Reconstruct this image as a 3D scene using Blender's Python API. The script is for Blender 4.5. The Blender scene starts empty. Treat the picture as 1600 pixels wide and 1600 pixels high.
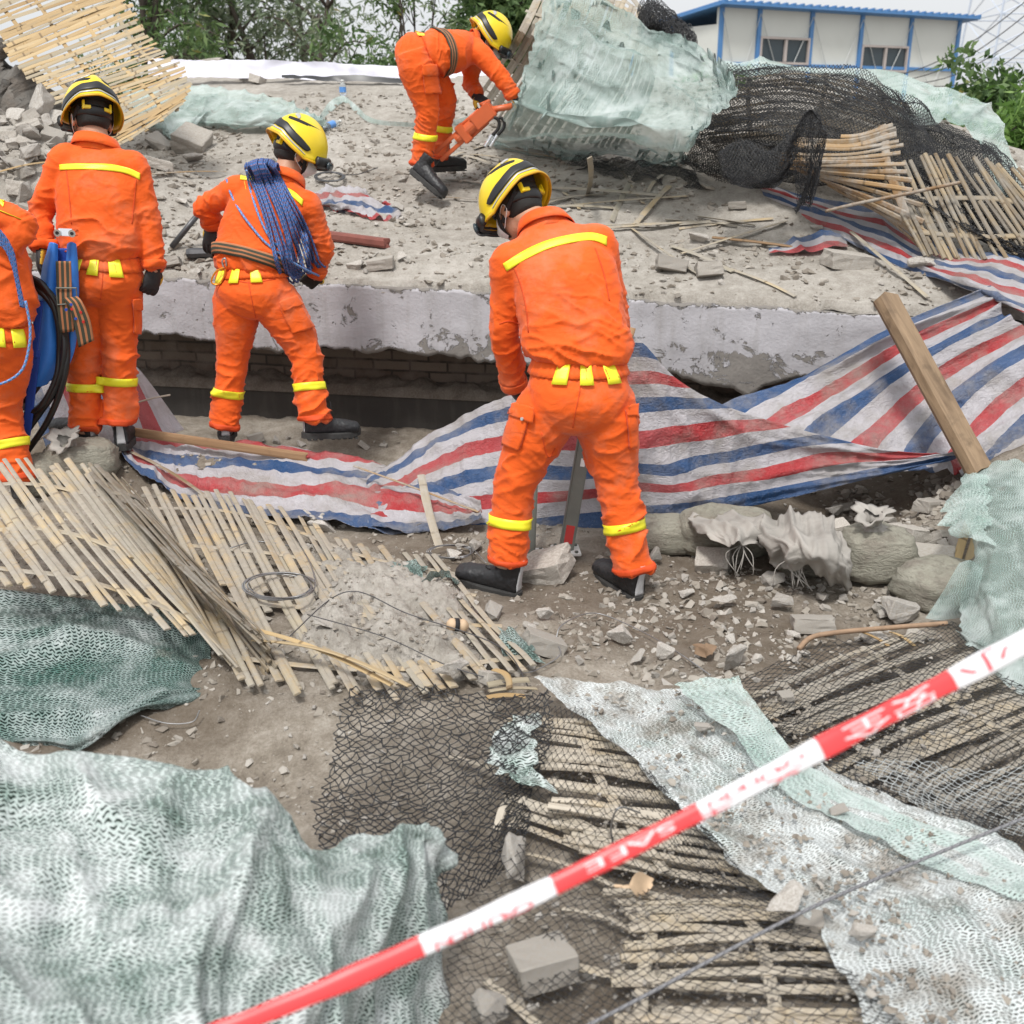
import bpy, bmesh, math, random
import numpy as np
from mathutils import Vector, Matrix
from mathutils.bvhtree import BVHTree
R = math.radians
rng = np.random.default_rng(7)
random.seed(7)
SC = bpy.context.scene
COL = SC.collection
# ------------------------------------------------------------------ camera, sky, sun, exposure
FPX = 1700.0
PITCH = R(20.0)
CAM = np.array([0.0, 0.0, 1.83])
FW = np.array([0, math.cos(PITCH), -math.sin(PITCH)])
UP = np.array([0, math.sin(PITCH), math.cos(PITCH)])
RT = np.array([1.0, 0, 0])
cd = bpy.data.cameras.new('camera')
cam = bpy.data.objects.new('camera', cd)
COL.objects.link(cam)
cam.location = CAM
cam.rotation_euler = (math.pi / 2 - PITCH, 0, 0)
cd.sensor_width = 36
cd.lens = 36 * FPX / 1600
cd.clip_start = 0.05
cd.clip_end = 3000
cd.dof.use_dof = True
cd.dof.focus_distance = 4.9
cd.dof.aperture_fstop = 4.0
SC.camera = cam
w = bpy.data.worlds.new('World')
SC.world = w
w.use_nodes = True
wt = w.node_tree
wt.nodes.clear()
SUN_EL, SUN_AZ = R(62), R(200)          # soft overcast sun, high and a little behind the camera on the left
sky = wt.nodes.new('ShaderNodeTexSky')
sky.sky_type = 'NISHITA'
sky.sun_disc = False
sky.sun_elevation = SUN_EL
sky.sun_rotation = SUN_AZ
sky.dust_density = 6.0
sky.air_density = 1.0
hs = wt.nodes.new('ShaderNodeHueSaturation')
hs.inputs['Saturation'].default_value = 0.10
mx = wt.nodes.new('ShaderNodeMix')
mx.data_type = 'RGBA'
mx.inputs[0].default_value = 0.55       # thick even cloud over the clear sky model
mx.inputs[7].default_value = (11.0, 11.3, 11.6, 1)
bg = wt.nodes.new('ShaderNodeBackground')
bg.inputs['Strength'].default_value = 0.095
wo = wt.nodes.new('ShaderNodeOutputWorld')
wt.links.new(sky.outputs[0], hs.inputs['Color'])
wt.links.new(hs.outputs[0], mx.inputs[6])
wt.links.new(mx.outputs[2], bg.inputs['Color'])
wt.links.new(bg.outputs[0], wo.inputs['Surface'])
sl = bpy.data.lights.new('sun', 'SUN')
sl.energy = 2.3
sl.angle = R(10)
sl.color = (1.0, 0.97, 0.92)
sun = bpy.data.objects.new('sun', sl)
COL.objects.link(sun)
sd = Vector((math.sin(SUN_AZ) * math.cos(SUN_EL), math.cos(SUN_AZ) * math.cos(SUN_EL), math.sin(SUN_EL)))
sun.rotation_euler = sd.to_track_quat('Z', 'Y').to_euler()
sun.location = (0, 0, 30)
SC.view_settings.view_transform = 'Standard'
SC.view_settings.look = 'None'
SC.view_settings.exposure = 0.34
SC.view_settings.gamma = 1.0
SC.cycles.max_bounces = 6
SC.cycles.transparent_max_bounces = 24
SC.cycles.diffuse_bounces = 3
SC.cycles.glossy_bounces = 2
SC.cycles.use_denoising = True

# ------------------------------------------------------------------ numpy noise
def _hash(i, j, k, s):
    h = (i * 374761393 + j * 668265263 + k * 2147483647 * 3 + s * 974634541) & 0xffffffff
    h = ((h ^ (h >> 13)) * 1274126177) & 0xffffffff
    h = ((h ^ (h >> 16)) * 2246822519) & 0xffffffff
    return (h ^ (h >> 15)) & 0xffffffff
_G = np.array([[1,1,0],[-1,1,0],[1,-1,0],[-1,-1,0],[1,0,1],[-1,0,1],[1,0,-1],[-1,0,-1],[0,1,1],[0,-1,1],[0,1,-1],[0,-1,-1]], float)
def perlin(p, seed=0):
    p = np.atleast_2d(np.asarray(p, float))
    i = np.floor(p).astype(np.int64)
    f = p - i
    u = f * f * f * (f * (f * 6 - 15) + 10)
    r = np.zeros(len(p))
    for dx in (0, 1):
        wx = u[:, 0] if dx else 1 - u[:, 0]
        for dy in (0, 1):
            wy = u[:, 1] if dy else 1 - u[:, 1]
            for dz in (0, 1):
                wz = u[:, 2] if dz else 1 - u[:, 2]
                g = _G[_hash(i[:, 0] + dx, i[:, 1] + dy, i[:, 2] + dz, seed) % 12]
                d = f - np.array([dx, dy, dz])
                r += wx * wy * wz * (g * d).sum(1)
    return r
def fbm(p, oct=4, seed=0, gain=0.5):
    p = np.atleast_2d(np.asarray(p, float))
    a, s, r = 1.0, 1.0, 0
    for o in range(oct):
        r = r + a * perlin(p * s, seed + o * 17)
        a *= gain
        s *= 2.03
    return r
def ridge(p, seed=0):
    return 1 - np.abs(perlin(p, seed)) * 2.0

# ------------------------------------------------------------------ pixels (1600 wide photo) to world points
def ray(px, py):
    return FW + RT * ((px - 800) / FPX) + UP * ((800 - py) / FPX)
def atY(px, py, Y):
    r = ray(px, py)
    return CAM + r * (Y / r[1])
def atZ(px, py, z):
    r = ray(px, py)
    return CAM + r * ((z - CAM[2]) / r[2])
def pix(P):
    d = np.asarray(P) - CAM
    D = d @ FW
    return 800 + FPX * (d @ RT) / D, 800 - FPX * (d @ UP) / D, D

# ------------------------------------------------------------------ terrain heights
def gauss(x, y, cx, cy, rx, ry, h):
    return h * np.exp(-((x - cx) / rx) ** 2 - ((y - cy) / ry) ** 2)
def H_ground(x, y):
    x = np.asarray(x, float); y = np.asarray(y, float)
    z = 0.0 * x
    z = z + gauss(x, y, -2.15, 5.15, .7, .55, .20)
    z = z + gauss(x, y, -1.25, 5.45, .7, .25, .10)
    z = z - gauss(x, y, -1.0, 6.05, 1.6, .28, .12)
    z = z + gauss(x, y, 2.45, 4.75, .45, .65, .42)
    z = z + gauss(x, y, 2.6, 3.4, .9, .8, .10)
    z = z + gauss(x, y, 0.9, 3.3, .5, .5, .03)
    z = z - gauss(x, y, -1.0, 2.75, .5, .35, .16)
    z = z - gauss(x, y, 1.75, 5.1, .45, .3, .12)
    z = z + gauss(x, y, -.55, 3.55, .6, .5, .06)
    z = z - gauss(x, y, -.15, 2.3, .22, .3, .08)
    P = np.stack([np.ravel(x), np.ravel(y), np.zeros(np.size(x))], 1)
    near = np.exp(-(np.maximum(np.ravel(y) - 7, 0) / 3) ** 2)
    n = .030 * fbm(P * 1.6, 3, 3) + .022 * np.maximum(fbm(P * 5.5, 3, 9), -.2) + .010 * np.maximum(fbm(P * 17, 2, 5), -.1)
    return z + (n * near).reshape(np.shape(x))
E0 = np.array([0.0, 6.18]); EDIR = np.array([1, -.19]) / math.hypot(1, .19); ENRM = np.array([.19, 1]) / math.hypot(1, .19)
SLAB_LEN = 5.3
def slab_t(x, y):
    return (x - E0[0]) * ENRM[0] + (y - E0[1]) * ENRM[1]
def H_slab(x, y):
    x = np.asarray(x, float); y = np.asarray(y, float)
    t = slab_t(x, y)
    P = np.stack([np.ravel(x), np.ravel(y), np.zeros(np.size(x)) + 5], 1)
    n = .030 * fbm(P * 1.1, 3, 13) + .018 * np.maximum(fbm(P * 5, 3, 19), -.15) + .008 * np.maximum(fbm(P * 15, 2, 15), -.1)
    edge = np.clip(t / .35, 0, 1).reshape(np.shape(x))
    pile = gauss(x, y, 2.35, 7.75, 1.05, .62, .56) + gauss(x, y, -3.5, 7.7, 1.0, .7, .66)
    return pile + .905 - .017 * x + .24 * t + n.reshape(np.shape(x)) * (.35 + .65 * edge) + .02 * edge
def H(x, y):
    t = slab_t(x, y)
    return np.where((t >= 0) & (t < SLAB_LEN), H_slab(x, y), H_ground(x, y))
_gx, _gy = np.arange(-5.2, 5.2, .025), np.arange(.4, 13.0, .025)
_GX, _GY = np.meshgrid(_gx, _gy, indexing='ij')
_GH = H(_GX, _GY)
def H_fast(x, y):
    a = np.clip((np.asarray(x) - _gx[0]) / .025, 0, len(_gx) - 1.001); b = np.clip((np.asarray(y) - _gy[0]) / .025, 0, len(_gy) - 1.001)
    i, j = a.astype(int), b.astype(int); u, v = a - i, b - j
    return (_GH[i, j] * (1 - u) + _GH[i + 1, j] * u) * (1 - v) + (_GH[i, j + 1] * (1 - u) + _GH[i + 1, j + 1] * u) * v
_DD = np.arange(.9, 14, .02)
def atG(px, py, off=0.0):
    """where the line of sight meets the terrain raised by off"""
    r = ray(px, py)
    P = CAM + _DD[:, None] * r
    below = np.nonzero(P[:, 2] < H_fast(P[:, 0], P[:, 1]) + off)[0]
    if len(below) == 0:
        return P[-1]
    k = max(below[0], 1)
    e0 = P[k - 1, 2] - H_fast(P[k - 1, 0], P[k - 1, 1]) - off; e1 = P[k, 2] - H_fast(P[k, 0], P[k, 1]) - off
    return P[k - 1] + (P[k] - P[k - 1]) * np.clip(e0 / (e0 - e1 + 1e-9), 0, 1)
def W(c):
    """(px, py, third): third a number = distance in front of the camera, 'g.05' = over the terrain, 'z.3' = that height."""
    k = c[2] if len(c) > 2 else 'g0'
    if isinstance(k, str):
        v = float(k[1:] or 0)
        return atG(c[0], c[1], v) if k[0] == 'g' else atZ(c[0], c[1], v)
    return atY(c[0], c[1], k)

# ------------------------------------------------------------------ objects
def tag(o, label=None, cat=None, group=None, kind=None):
    if label: o['label'] = label
    if cat: o['category'] = cat
    if group: o['group'] = group
    if kind: o['kind'] = kind
    return o
def empty(name, loc=(0, 0, 0), **k):
    o = bpy.data.objects.new(name, None)
    o.empty_display_size = .1
    COL.objects.link(o)
    o.location = [float(v) for v in loc]
    return tag(o, **k)
def fix_parent(o, parent):
    if parent is not None:
        o.parent = parent
        if parent.parent is None: o.matrix_parent_inverse = Matrix.Translation(-parent.location)
    return o
def link(name, me, mats, parent=None):
    o = bpy.data.objects.new(name, me)
    for m in (mats if isinstance(mats, (list, tuple)) else [mats]):
        if m: me.materials.append(m)
    COL.objects.link(o)
    return fix_parent(o, parent)
def np_mesh(name, V, Fs, uv=None, attrs=None, smooth=True, midx=None):
    me = bpy.data.meshes.new(name)
    V = np.asarray(V, np.float32)
    if isinstance(Fs, np.ndarray): Fs = [Fs]
    Fs = [np.asarray(f, np.int32) for f in Fs if len(f)]
    me.vertices.add(len(V))
    me.vertices.foreach_set('co', V.ravel())
    idx = np.concatenate([f.ravel() for f in Fs])
    tot = np.concatenate([np.full(len(f), f.shape[1], np.int32) for f in Fs])
    me.loops.add(len(idx))
    me.loops.foreach_set('vertex_index', idx)
    me.polygons.add(len(tot))
    st = np.concatenate([[0], np.cumsum(tot)[:-1]]).astype(np.int32)
    me.polygons.foreach_set('loop_start', st)
    me.polygons.foreach_set('loop_total', tot)
    me.polygons.foreach_set('use_smooth', np.full(len(tot), smooth))
    if midx is not None: me.polygons.foreach_set('material_index', np.asarray(midx, np.int32))
    if uv is not None:
        l = me.uv_layers.new(name='UVMap')
        l.data.foreach_set('uv', np.asarray(uv, np.float32)[idx].ravel())
    for k, a in (attrs or {}).items():
        at = me.attributes.new(k, 'FLOAT', 'POINT')
        at.data.foreach_set('value', np.asarray(a, np.float32))
    me.update(calc_edges=True)
    me.validate()
    return me
class MB:
    def __init__(s):
        s.V = []; s.Q = []; s.T = []; s.A = []; s.UV = []; s.n = 0; s.B = []
    def add(s, V, Q=None, T=None, rnd=0.0, uv=None, b=0.0):
        V = np.asarray(V, float).reshape(-1, 3)
        if Q is not None and len(Q): s.Q.append(np.asarray(Q).reshape(-1, 4) + s.n)
        if T is not None and len(T): s.T.append(np.asarray(T).reshape(-1, 3) + s.n)
        s.V.append(V); s.n += len(V)
        s.A.append(np.full(len(V), rnd) if np.isscalar(rnd) else np.asarray(rnd))
        s.B.append(np.full(len(V), b) if np.isscalar(b) else np.asarray(b))
        s.UV.append(np.zeros((len(V), 2)) if uv is None else np.asarray(uv, float))
    def box(s, c, x, y, z, rnd=0.0):
        """centre c and half-extent vectors x, y, z"""
        c, x, y, z = (np.asarray(v, float) for v in (c, x, y, z))
        V = [c + i * x + j * y + k * z for k in (-1, 1) for j in (-1, 1) for i in (-1, 1)]
        uv = [(i, j) for k in (-1, 1) for j in (-1, 1) for i in (-1, 1)]
        s.add(V, [(0, 2, 3, 1), (4, 5, 7, 6), (0, 1, 5, 4), (2, 6, 7, 3), (0, 4, 6, 2), (1, 3, 7, 5)], rnd=rnd, uv=uv)
    def tube(s, pts, r, n=8, rnd=0.0, caps=True, flat=1.0, hint=None, ulen=None):
        V, Q, T, uv = tube_geo(pts, r, n, caps, flat, hint)
        s.add(V, Q, T, rnd=rnd, uv=uv)
    def build(s, name, mat, parent=None, smooth=False, bevel=0, **k):
        F = []
        if s.Q: F.append(np.concatenate(s.Q))
        if s.T: F.append(np.concatenate(s.T))
        me = np_mesh(name, np.concatenate(s.V), F, uv=np.concatenate(s.UV), attrs={'rnd': np.concatenate(s.A), 'bb': np.concatenate(s.B)}, smooth=smooth)
        if bevel:
            bm = bmesh.new(); bm.from_mesh(me)
            bmesh.ops.remove_doubles(bm, verts=bm.verts, dist=1e-5)
            es = [e for e in bm.edges if e.is_manifold and e.calc_face_angle(0) > .5]
            bmesh.ops.bevel(bm, geom=es, offset=bevel, segments=2, affect='EDGES', clamp_overlap=True)
            bm.to_mesh(me); bm.free()
        return tag(link(name, me, mat, parent), **k)
def frames(P, hint=None):
    P = np.asarray(P, float)
    Tn = np.gradient(P, axis=0)
    Tn /= np.linalg.norm(Tn, axis=1)[:, None] + 1e-12
    h = np.array([0, 0, 1.0]) if hint is None else np.asarray(hint, float)
    if abs(h @ Tn[0]) > .95 and hint is None: h = np.array([1.0, 0, 0])
    A = np.zeros_like(P)
    a = h - (h @ Tn[0]) * Tn[0]
    for i in range(len(P)):
        a = a - (a @ Tn[i]) * Tn[i]
        a /= np.linalg.norm(a) + 1e-12
        A[i] = a
    return Tn, A, np.cross(Tn, A)
def tube_geo(pts, r, n=8, caps=True, flat=1.0, hint=None):
    P = np.asarray(pts, float)
    Tn, A, B = frames(P, hint)
    r = np.broadcast_to(np.asarray(r, float), (len(P),))
    th = np.arange(n) * 2 * math.pi / n
    V = P[:, None, :] + r[:, None, None] * (np.cos(th)[None, :, None] * A[:, None, :] + flat * np.sin(th)[None, :, None] * B[:, None, :])
    i, j = np.meshgrid(np.arange(len(P) - 1), np.arange(n), indexing='ij')
    a = i * n + j; b = i * n + (j + 1) % n
    Q = np.stack([a, b, b + n, a + n], -1).reshape(-1, 4)
    L = np.concatenate([[0], np.cumsum(np.linalg.norm(np.diff(P, axis=0), axis=1))])
    uv = np.stack(np.broadcast_arrays(L[:, None], (np.arange(n) / n)[None, :]), -1).reshape(-1, 2)
    V = V.reshape(-1, 3)
    T = []
    if caps:
        V = np.vstack([V, P[0], P[-1]])
        uv = np.vstack([uv, [0, 0], [L[-1], 0]])
        c0, c1 = len(V) - 2, len(V) - 1
        o = (len(P) - 1) * n
        T = [(c0, (k + 1) % n, k) for k in range(n)] + [(c1, o + k, o + (k + 1) % n) for k in range(n)]
    return V, Q, T, uv
def crom(P, m):
    """Catmull-Rom through P (k, d), m samples; linear beyond the ends"""
    P = np.asarray(P, float)
    if len(P) == 2:
        t = np.linspace(0, 1, m)[:, None]
        return P[0] * (1 - t) + P[1] * t
    u = np.linspace(0, len(P) - 1, m)
    return crom_at(P, u)
def crom_at(P, u):
    P = np.asarray(P, float); u = np.asarray(u, float)
    k = len(P)
    E = np.concatenate([[2 * P[0] - P[1]], P, [2 * P[-1] - P[-2]]])
    uc = np.clip(u, 0, k - 1)
    i = np.minimum(uc.astype(int), k - 2)
    t = (uc - i).reshape((-1,) + (1,) * (P.ndim - 1))
    a, b, c, d = E[i], E[i + 1], E[i + 2], E[i + 3]
    r = .5 * (2 * b + (c - a) * t + (2 * a - 5 * b + 4 * c - d) * t * t + (3 * b - a - 3 * c + d) * t ** 3)
    ex = (u - uc).reshape(t.shape)
    slope = np.where(ex > 0, P[-1] - P[-2], P[1] - P[0])
    return r + ex * slope
def grid_quads(nu, nv):
    i, j = np.meshgrid(np.arange(nu - 1), np.arange(nv - 1), indexing='ij')
    a = (i * nv + j).ravel()
    return np.stack([a, a + nv, a + nv + 1, a + 1], 1)
class Surf:
    """smooth surface through a grid of control points: rows (v) of columns (u)"""
    def __init__(s, ctrl):
        n = max(len(r) for r in ctrl)
        rows, ex = [], []
        for r in ctrl:
            p = np.array([W(c) for c in r])
            e = np.array([list(c[3:5]) if len(c) > 4 else [np.nan, np.nan] for c in r], float)
            if len(p) != n:
                p = crom(p, n); e = crom(e, n)
            rows.append(p); ex.append(e)
        s.C = np.array(rows); s.E = np.array(ex)
        s.nr, s.nc = s.C.shape[:2]
        s.lu = np.linalg.norm(np.diff(s.C, axis=1), axis=2).sum(1).mean()
        s.lv = np.linalg.norm(np.diff(s.C, axis=0), axis=2).sum(0).mean()
    def at(s, u, v, C=None):
        C = s.C if C is None else C
        u = np.ravel(u) * (s.nc - 1); v = np.ravel(v) * (s.nr - 1)
        # evaluate along u for each of the rows, then along v point by point
        rows = np.stack([crom_at(C[k], u) for k in range(s.nr)], 0)      # nr, m, d
        m = len(u)
        E = np.concatenate([[2 * rows[0] - rows[1]], rows, [2 * rows[-1] - rows[-2]]])
        vc = np.clip(v, 0, s.nr - 1)
        i = np.minimum(vc.astype(int), s.nr - 2)
        t = (vc - i)[:, None]
        ar = np.arange(m)
        a, b, c, d = E[i, ar], E[i + 1, ar], E[i + 2, ar], E[i + 3, ar]
        if s.nr == 2: r = b * (1 - t) + c * t
        else: r = .5 * (2 * b + (c - a) * t + (2 * a - 5 * b + 4 * c - d) * t * t + (3 * b - a - 3 * c + d) * t ** 3)
        exv = (v - vc)[:, None]
        return r + exv * np.where(exv > 0, rows[-1] - rows[-2], rows[1] - rows[0])
    def normal(s, u, v, e=.01):
        du = s.at(np.ravel(u) + e, v) - s.at(np.ravel(u) - e, v)
        dv = s.at(u, np.ravel(v) + e) - s.at(u, np.ravel(v) - e)
        n = np.cross(du, dv)
        n /= np.linalg.norm(n, axis=1)[:, None] + 1e-12
        tocam = CAM - s.at(u, v)
        f = np.sign((n * tocam).sum(1).mean())
        return n * (f if f else 1)
def grid_normals(P):
    du = np.gradient(P, axis=0); dv = np.gradient(P, axis=1)
    n = np.cross(du, dv)
    n /= np.linalg.norm(n, axis=2)[:, :, None] + 1e-12
    if (n * (CAM - P)).sum() < 0: n = -n
    return n
def cloth(name, ctrl, res, mat, wr=(), parent=None, uvscale=None, thick=0.0, hem=0.0, ground=None, rag=0.0, **k):
    """draped sheet. wr: (amp m, freq u, freq v, seed, ridged) folds; res = grid step in metres; ground = least height over the terrain"""
    s = Surf(ctrl)
    nu, nv = max(8, int(s.lu / res)), max(8, int(s.lv / res))
    uu, vv = np.meshgrid(np.linspace(0, 1, nu), np.linspace(0, 1, nv), indexing='ij')
    ju, jv = uu.copy(), vv.copy()
    if rag:
        e = rag * fbm(np.stack([uu.ravel() * s.lu * 9, vv.ravel() * s.lv * 9, np.full(uu.size, 3.3)], 1), 3, 5).reshape(uu.shape)
        ju = uu + e / s.lu * np.sin(math.pi * (uu - .5)) ; jv = vv + e / s.lv * np.sin(math.pi * (vv - .5))
    P = s.at(ju, jv).reshape(nu, nv, 3)
    N = grid_normals(P)
    L = np.stack([uu.ravel() * s.lu, vv.ravel() * s.lv, np.zeros(uu.size)], 1)
    d = np.zeros(uu.size)
    for a, fu, fv, seed, rd in wr:
        q = L * np.array([fu, fv, 1]) + seed * 3.7
        q[:, :2] += .35 * np.stack([perlin(L * 2.1 + seed, seed), perlin(L * 2.1 + 9 + seed, seed + 1)], 1)
        d += a * ((ridge(q, seed) ** 2 - .4) if rd else fbm(q, 3, seed))
    P = P + N * d.reshape(nu, nv, 1)
    if ground is not None:
        flat = P.reshape(-1, 3)
        hz = H(flat[:, 0], flat[:, 1]) + ground
        flat[:, 2] = np.maximum(flat[:, 2], hz)
        P = flat.reshape(nu, nv, 3)
    uv = np.stack([uu * s.lu, vv * s.lv], -1).reshape(-1, 2) if uvscale is None else np.stack([uu * uvscale[0], vv * uvscale[1]], -1).reshape(-1, 2)
    if not np.isnan(s.E).any():
        uv = s.at(uu, vv, s.E)
    edge = np.minimum(np.minimum(uu, 1 - uu) * s.lu, np.minimum(vv, 1 - vv) * s.lv).ravel()
    F = grid_quads(nu, nv)
    me = np_mesh(name, P.reshape(-1, 3), F, uv=uv, attrs={'edge': edge, 'rnd': np.zeros(uu.size)})
    o = link(name, me, mat, parent)
    if thick:
        m = o.modifiers.new('thickness', 'SOLIDIFY'); m.thickness = thick; m.offset = 0
    return tag(o, **k)
# ------------------------------------------------------------------ materials
class NT:
    def __init__(s, name, disp=False):
        s.m = bpy.data.materials.new(name)
        s.m.use_nodes = True
        s.t = s.m.node_tree
        s.t.nodes.clear()
        s.out = s.n('OutputMaterial')
        s.b = s.n('BsdfPrincipled')
        s.t.links.new(s.b.outputs[0], s.out.inputs['Surface'])
    def n(s, typ, ins=None, **props):
        nd = s.t.nodes.new('ShaderNode' + typ)
        for k, v in props.items(): setattr(nd, k, v)
        for k, v in (ins or {}).items(): s.set(nd.inputs[k], v)
        return nd
    def set(s, sock, v):
        if hasattr(v, 'is_output'): s.t.links.new(v, sock)
        elif isinstance(v, (tuple, list)) and sock.type == 'RGBA' and len(v) == 3: sock.default_value = (*v, 1)
        else: sock.default_value = v
    def P(s, **k):
        for a, v in k.items(): s.set(s.b.inputs[a.replace('_', ' ')], v)
        return s.m
    def pos(s): return s.n('NewGeometry').outputs['Position']
    def obj(s): return s.n('TexCoord').outputs['Object']
    def uv(s): return s.n('TexCoord').outputs['UV']
    def attr(s, name): return s.n('Attribute', attribute_name=name).outputs['Fac']
    def map(s, v, scale=(1, 1, 1), loc=(0, 0, 0), rot=(0, 0, 0)):
        return s.n('Mapping', {'Vector': v, 'Scale': scale, 'Location': loc, 'Rotation': rot}).outputs[0]
    def noise(s, v, scale, detail=4, rough=.55, dist=0.0):
        return s.n('TexNoise', {'Vector': v, 'Scale': scale, 'Detail': detail, 'Roughness': rough, 'Distortion': dist}).outputs['Fac']
    def ramp(s, fac, stops, interp='LINEAR'):
        nd = s.n('ValToRGB', {'Fac': fac})
        nd.color_ramp.interpolation = interp
        e = nd.color_ramp.elements
        while len(e) < len(stops): e.new(.5)
        for el, (p, c) in zip(e, stops):
            el.position = p
            el.color = (*c, 1) if not np.isscalar(c) else (c, c, c, 1)
        return nd.outputs[0]
    def mix(s, f, a, b, mode='MIX'):
        nd = s.n('Mix', data_type='RGBA', blend_type=mode)
        s.set(nd.inputs[0], f); s.set(nd.inputs[6], a); s.set(nd.inputs[7], b)
        return nd.outputs[2]
    def math(s, op, a, b=0.0, c=0.0, clamp=False):
        nd = s.n('Math', operation=op, use_clamp=clamp)
        s.set(nd.inputs[0], a); s.set(nd.inputs[1], b); s.set(nd.inputs[2], c)
        return nd.outputs[0]
    def bump(s, h, strength=.3, dist=.01, nrm=None):
        i = {'Height': h, 'Strength': strength, 'Distance': dist}
        if nrm is not None: i['Normal'] = nrm
        return s.n('Bump', i).outputs[0]
    def sep(s, v): return s.n('SeparateXYZ', {'Vector': v}).outputs
    def comb(s, x, y, z=0.0): return s.n('CombineXYZ', {'X': x, 'Y': y, 'Z': z}).outputs[0]
def simple(name, col, rough=.6, metal=0.0, var=.15, scale=30, bump=.0, bscale=200, **k):
    t = NT(name)
    p = t.obj()
    f = t.noise(p, scale, 4)
    c = t.mix(f, tuple(max(0, x * (1 - var)) for x in col), tuple(min(1, x * (1 + var)) for x in col))
    kw = dict(Base_Color=c, Roughness=rough, Metallic=metal)
    if bump: kw['Normal'] = t.bump(t.noise(p, bscale, 3), bump, .004)
    kw.update(k)
    return t.P(**kw)

def m_dirt(name, cols, damp=0.0):
    t = NT(name)
    p = t.pos()
    a = t.noise(p, 1.7, 5, .6)
    b = t.noise(p, 14, 6, .65)
    c = t.noise(p, 90, 4, .7)
    f = t.math('ADD', t.math('MULTIPLY', a, .40), t.math('ADD', t.math('MULTIPLY', b, .40), t.math('MULTIPLY', c, .30)))
    col = t.ramp(f, [(.40, cols[0]), (.53, cols[1]), (.66, cols[2])])
    sp = t.n('TexVoronoi', {'Vector': p, 'Scale': 120.0}).outputs
    col = t.mix(t.ramp(sp['Distance'], [(.10, .5), (.22, 0)]), col, t.mix(sp['Color'], (.12, .105, .09), (.55, .52, .48)))
    if damp:
        dm = t.ramp(t.noise(t.map(p, loc=(3, 1, 0)), .9, 3), [(.46, 0), (.58, damp)])
        col = t.mix(dm, col, (.105, .078, .055))
    h = t.math('ADD', t.math('MULTIPLY', t.noise(p, 38, 6, .7), 1.0), t.math('MULTIPLY', t.noise(p, 190, 4, .7), .5))
    return t.P(Base_Color=col, Roughness=.95, Specular_IOR_Level=.2, Normal=t.bump(h, .8, .018))
DIRT = m_dirt('dirt', [(.145, .120, .094), (.265, .230, .188), (.41, .37, .32)], .60)
DIRT_ROOF = m_dirt('roof_dirt', [(.225, .203, .176), (.35, .322, .285), (.48, .45, .41)])
def m_rock(name, base=(.33, .32, .31), br=(.20, .17, .145)):
    t = NT(name)
    p = t.n('TexCoord').outputs['Object']
    r = t.n('ObjectInfo').outputs['Random']
    pp = t.map(p, loc=(0, 0, 0))
    f = t.noise(pp, 9, 5, .6)
    c = t.mix(r, tuple(x * .62 for x in base), tuple(min(1, x * 1.35) for x in base))
    c = t.mix(t.ramp(f, [(.40, 0), (.62, .8)]), c, br)
    c = t.mix(t.ramp(t.noise(pp, 70, 3), [(.45, 0), (.75, .5)]), c, (.50, .48, .45))
    h = t.math('ADD', t.noise(pp, 28, 6, .7), t.math('MULTIPLY', t.noise(pp, 140, 3), .4))
    return t.P(Base_Color=c, Roughness=.93, Specular_IOR_Level=.2, Normal=t.bump(h, .6, .003))
ROCK = m_rock('concrete_rubble', (.40, .38, .355), (.285, .25, .21))
BRICKGREY = m_rock('dusty_brick', (.41, .385, .35), (.30, .265, .225))
def m_fascia():
    t = NT('whitewashed_concrete')
    p = t.pos()
    z = t.sep(p)['Z']
    paint = t.mix(t.noise(p, 2.6, 6, .65), (.31, .30, .315), (.52, .51, .54))
    st = t.noise(t.map(p, scale=(8, 8, .8)), 2.0, 4)
    paint = t.mix(t.ramp(st, [(.5, 0), (.75, .45)]), paint, (.26, .245, .235))
    bare = t.mix(t.noise(p, 25, 5), (.15, .14, .13), (.27, .25, .23))
    chips = t.noise(p, 6.5, 7, .72, .6)
    bias = t.attr('bb')                     # worn arrises: the paint has flaked off along both edges of the face
    f = t.ramp(t.math('ADD', chips, bias), [(.60, 0), (.625, 1)])
    pits = t.n('TexVoronoi', {'Vector': t.map(p, scale=(1, 1, 1.5)), 'Scale': 9.0}).outputs['Distance']
    f2 = t.ramp(pits, [(.05, 1), (.08, 0)])
    f = t.math('MAXIMUM', f, t.math('MULTIPLY', f2, t.ramp(t.noise(p, 3, 2), [(.5, 0), (.6, 1)])))
    h = t.math('ADD', t.math('MULTIPLY', f, -1.0), t.math('MULTIPLY', t.noise(p, 60, 5), .35))
    return t.P(Base_Color=t.mix(f, paint, bare), Roughness=.85, Normal=t.bump(h, .8, .012))
FASCIA = m_fascia()
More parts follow.
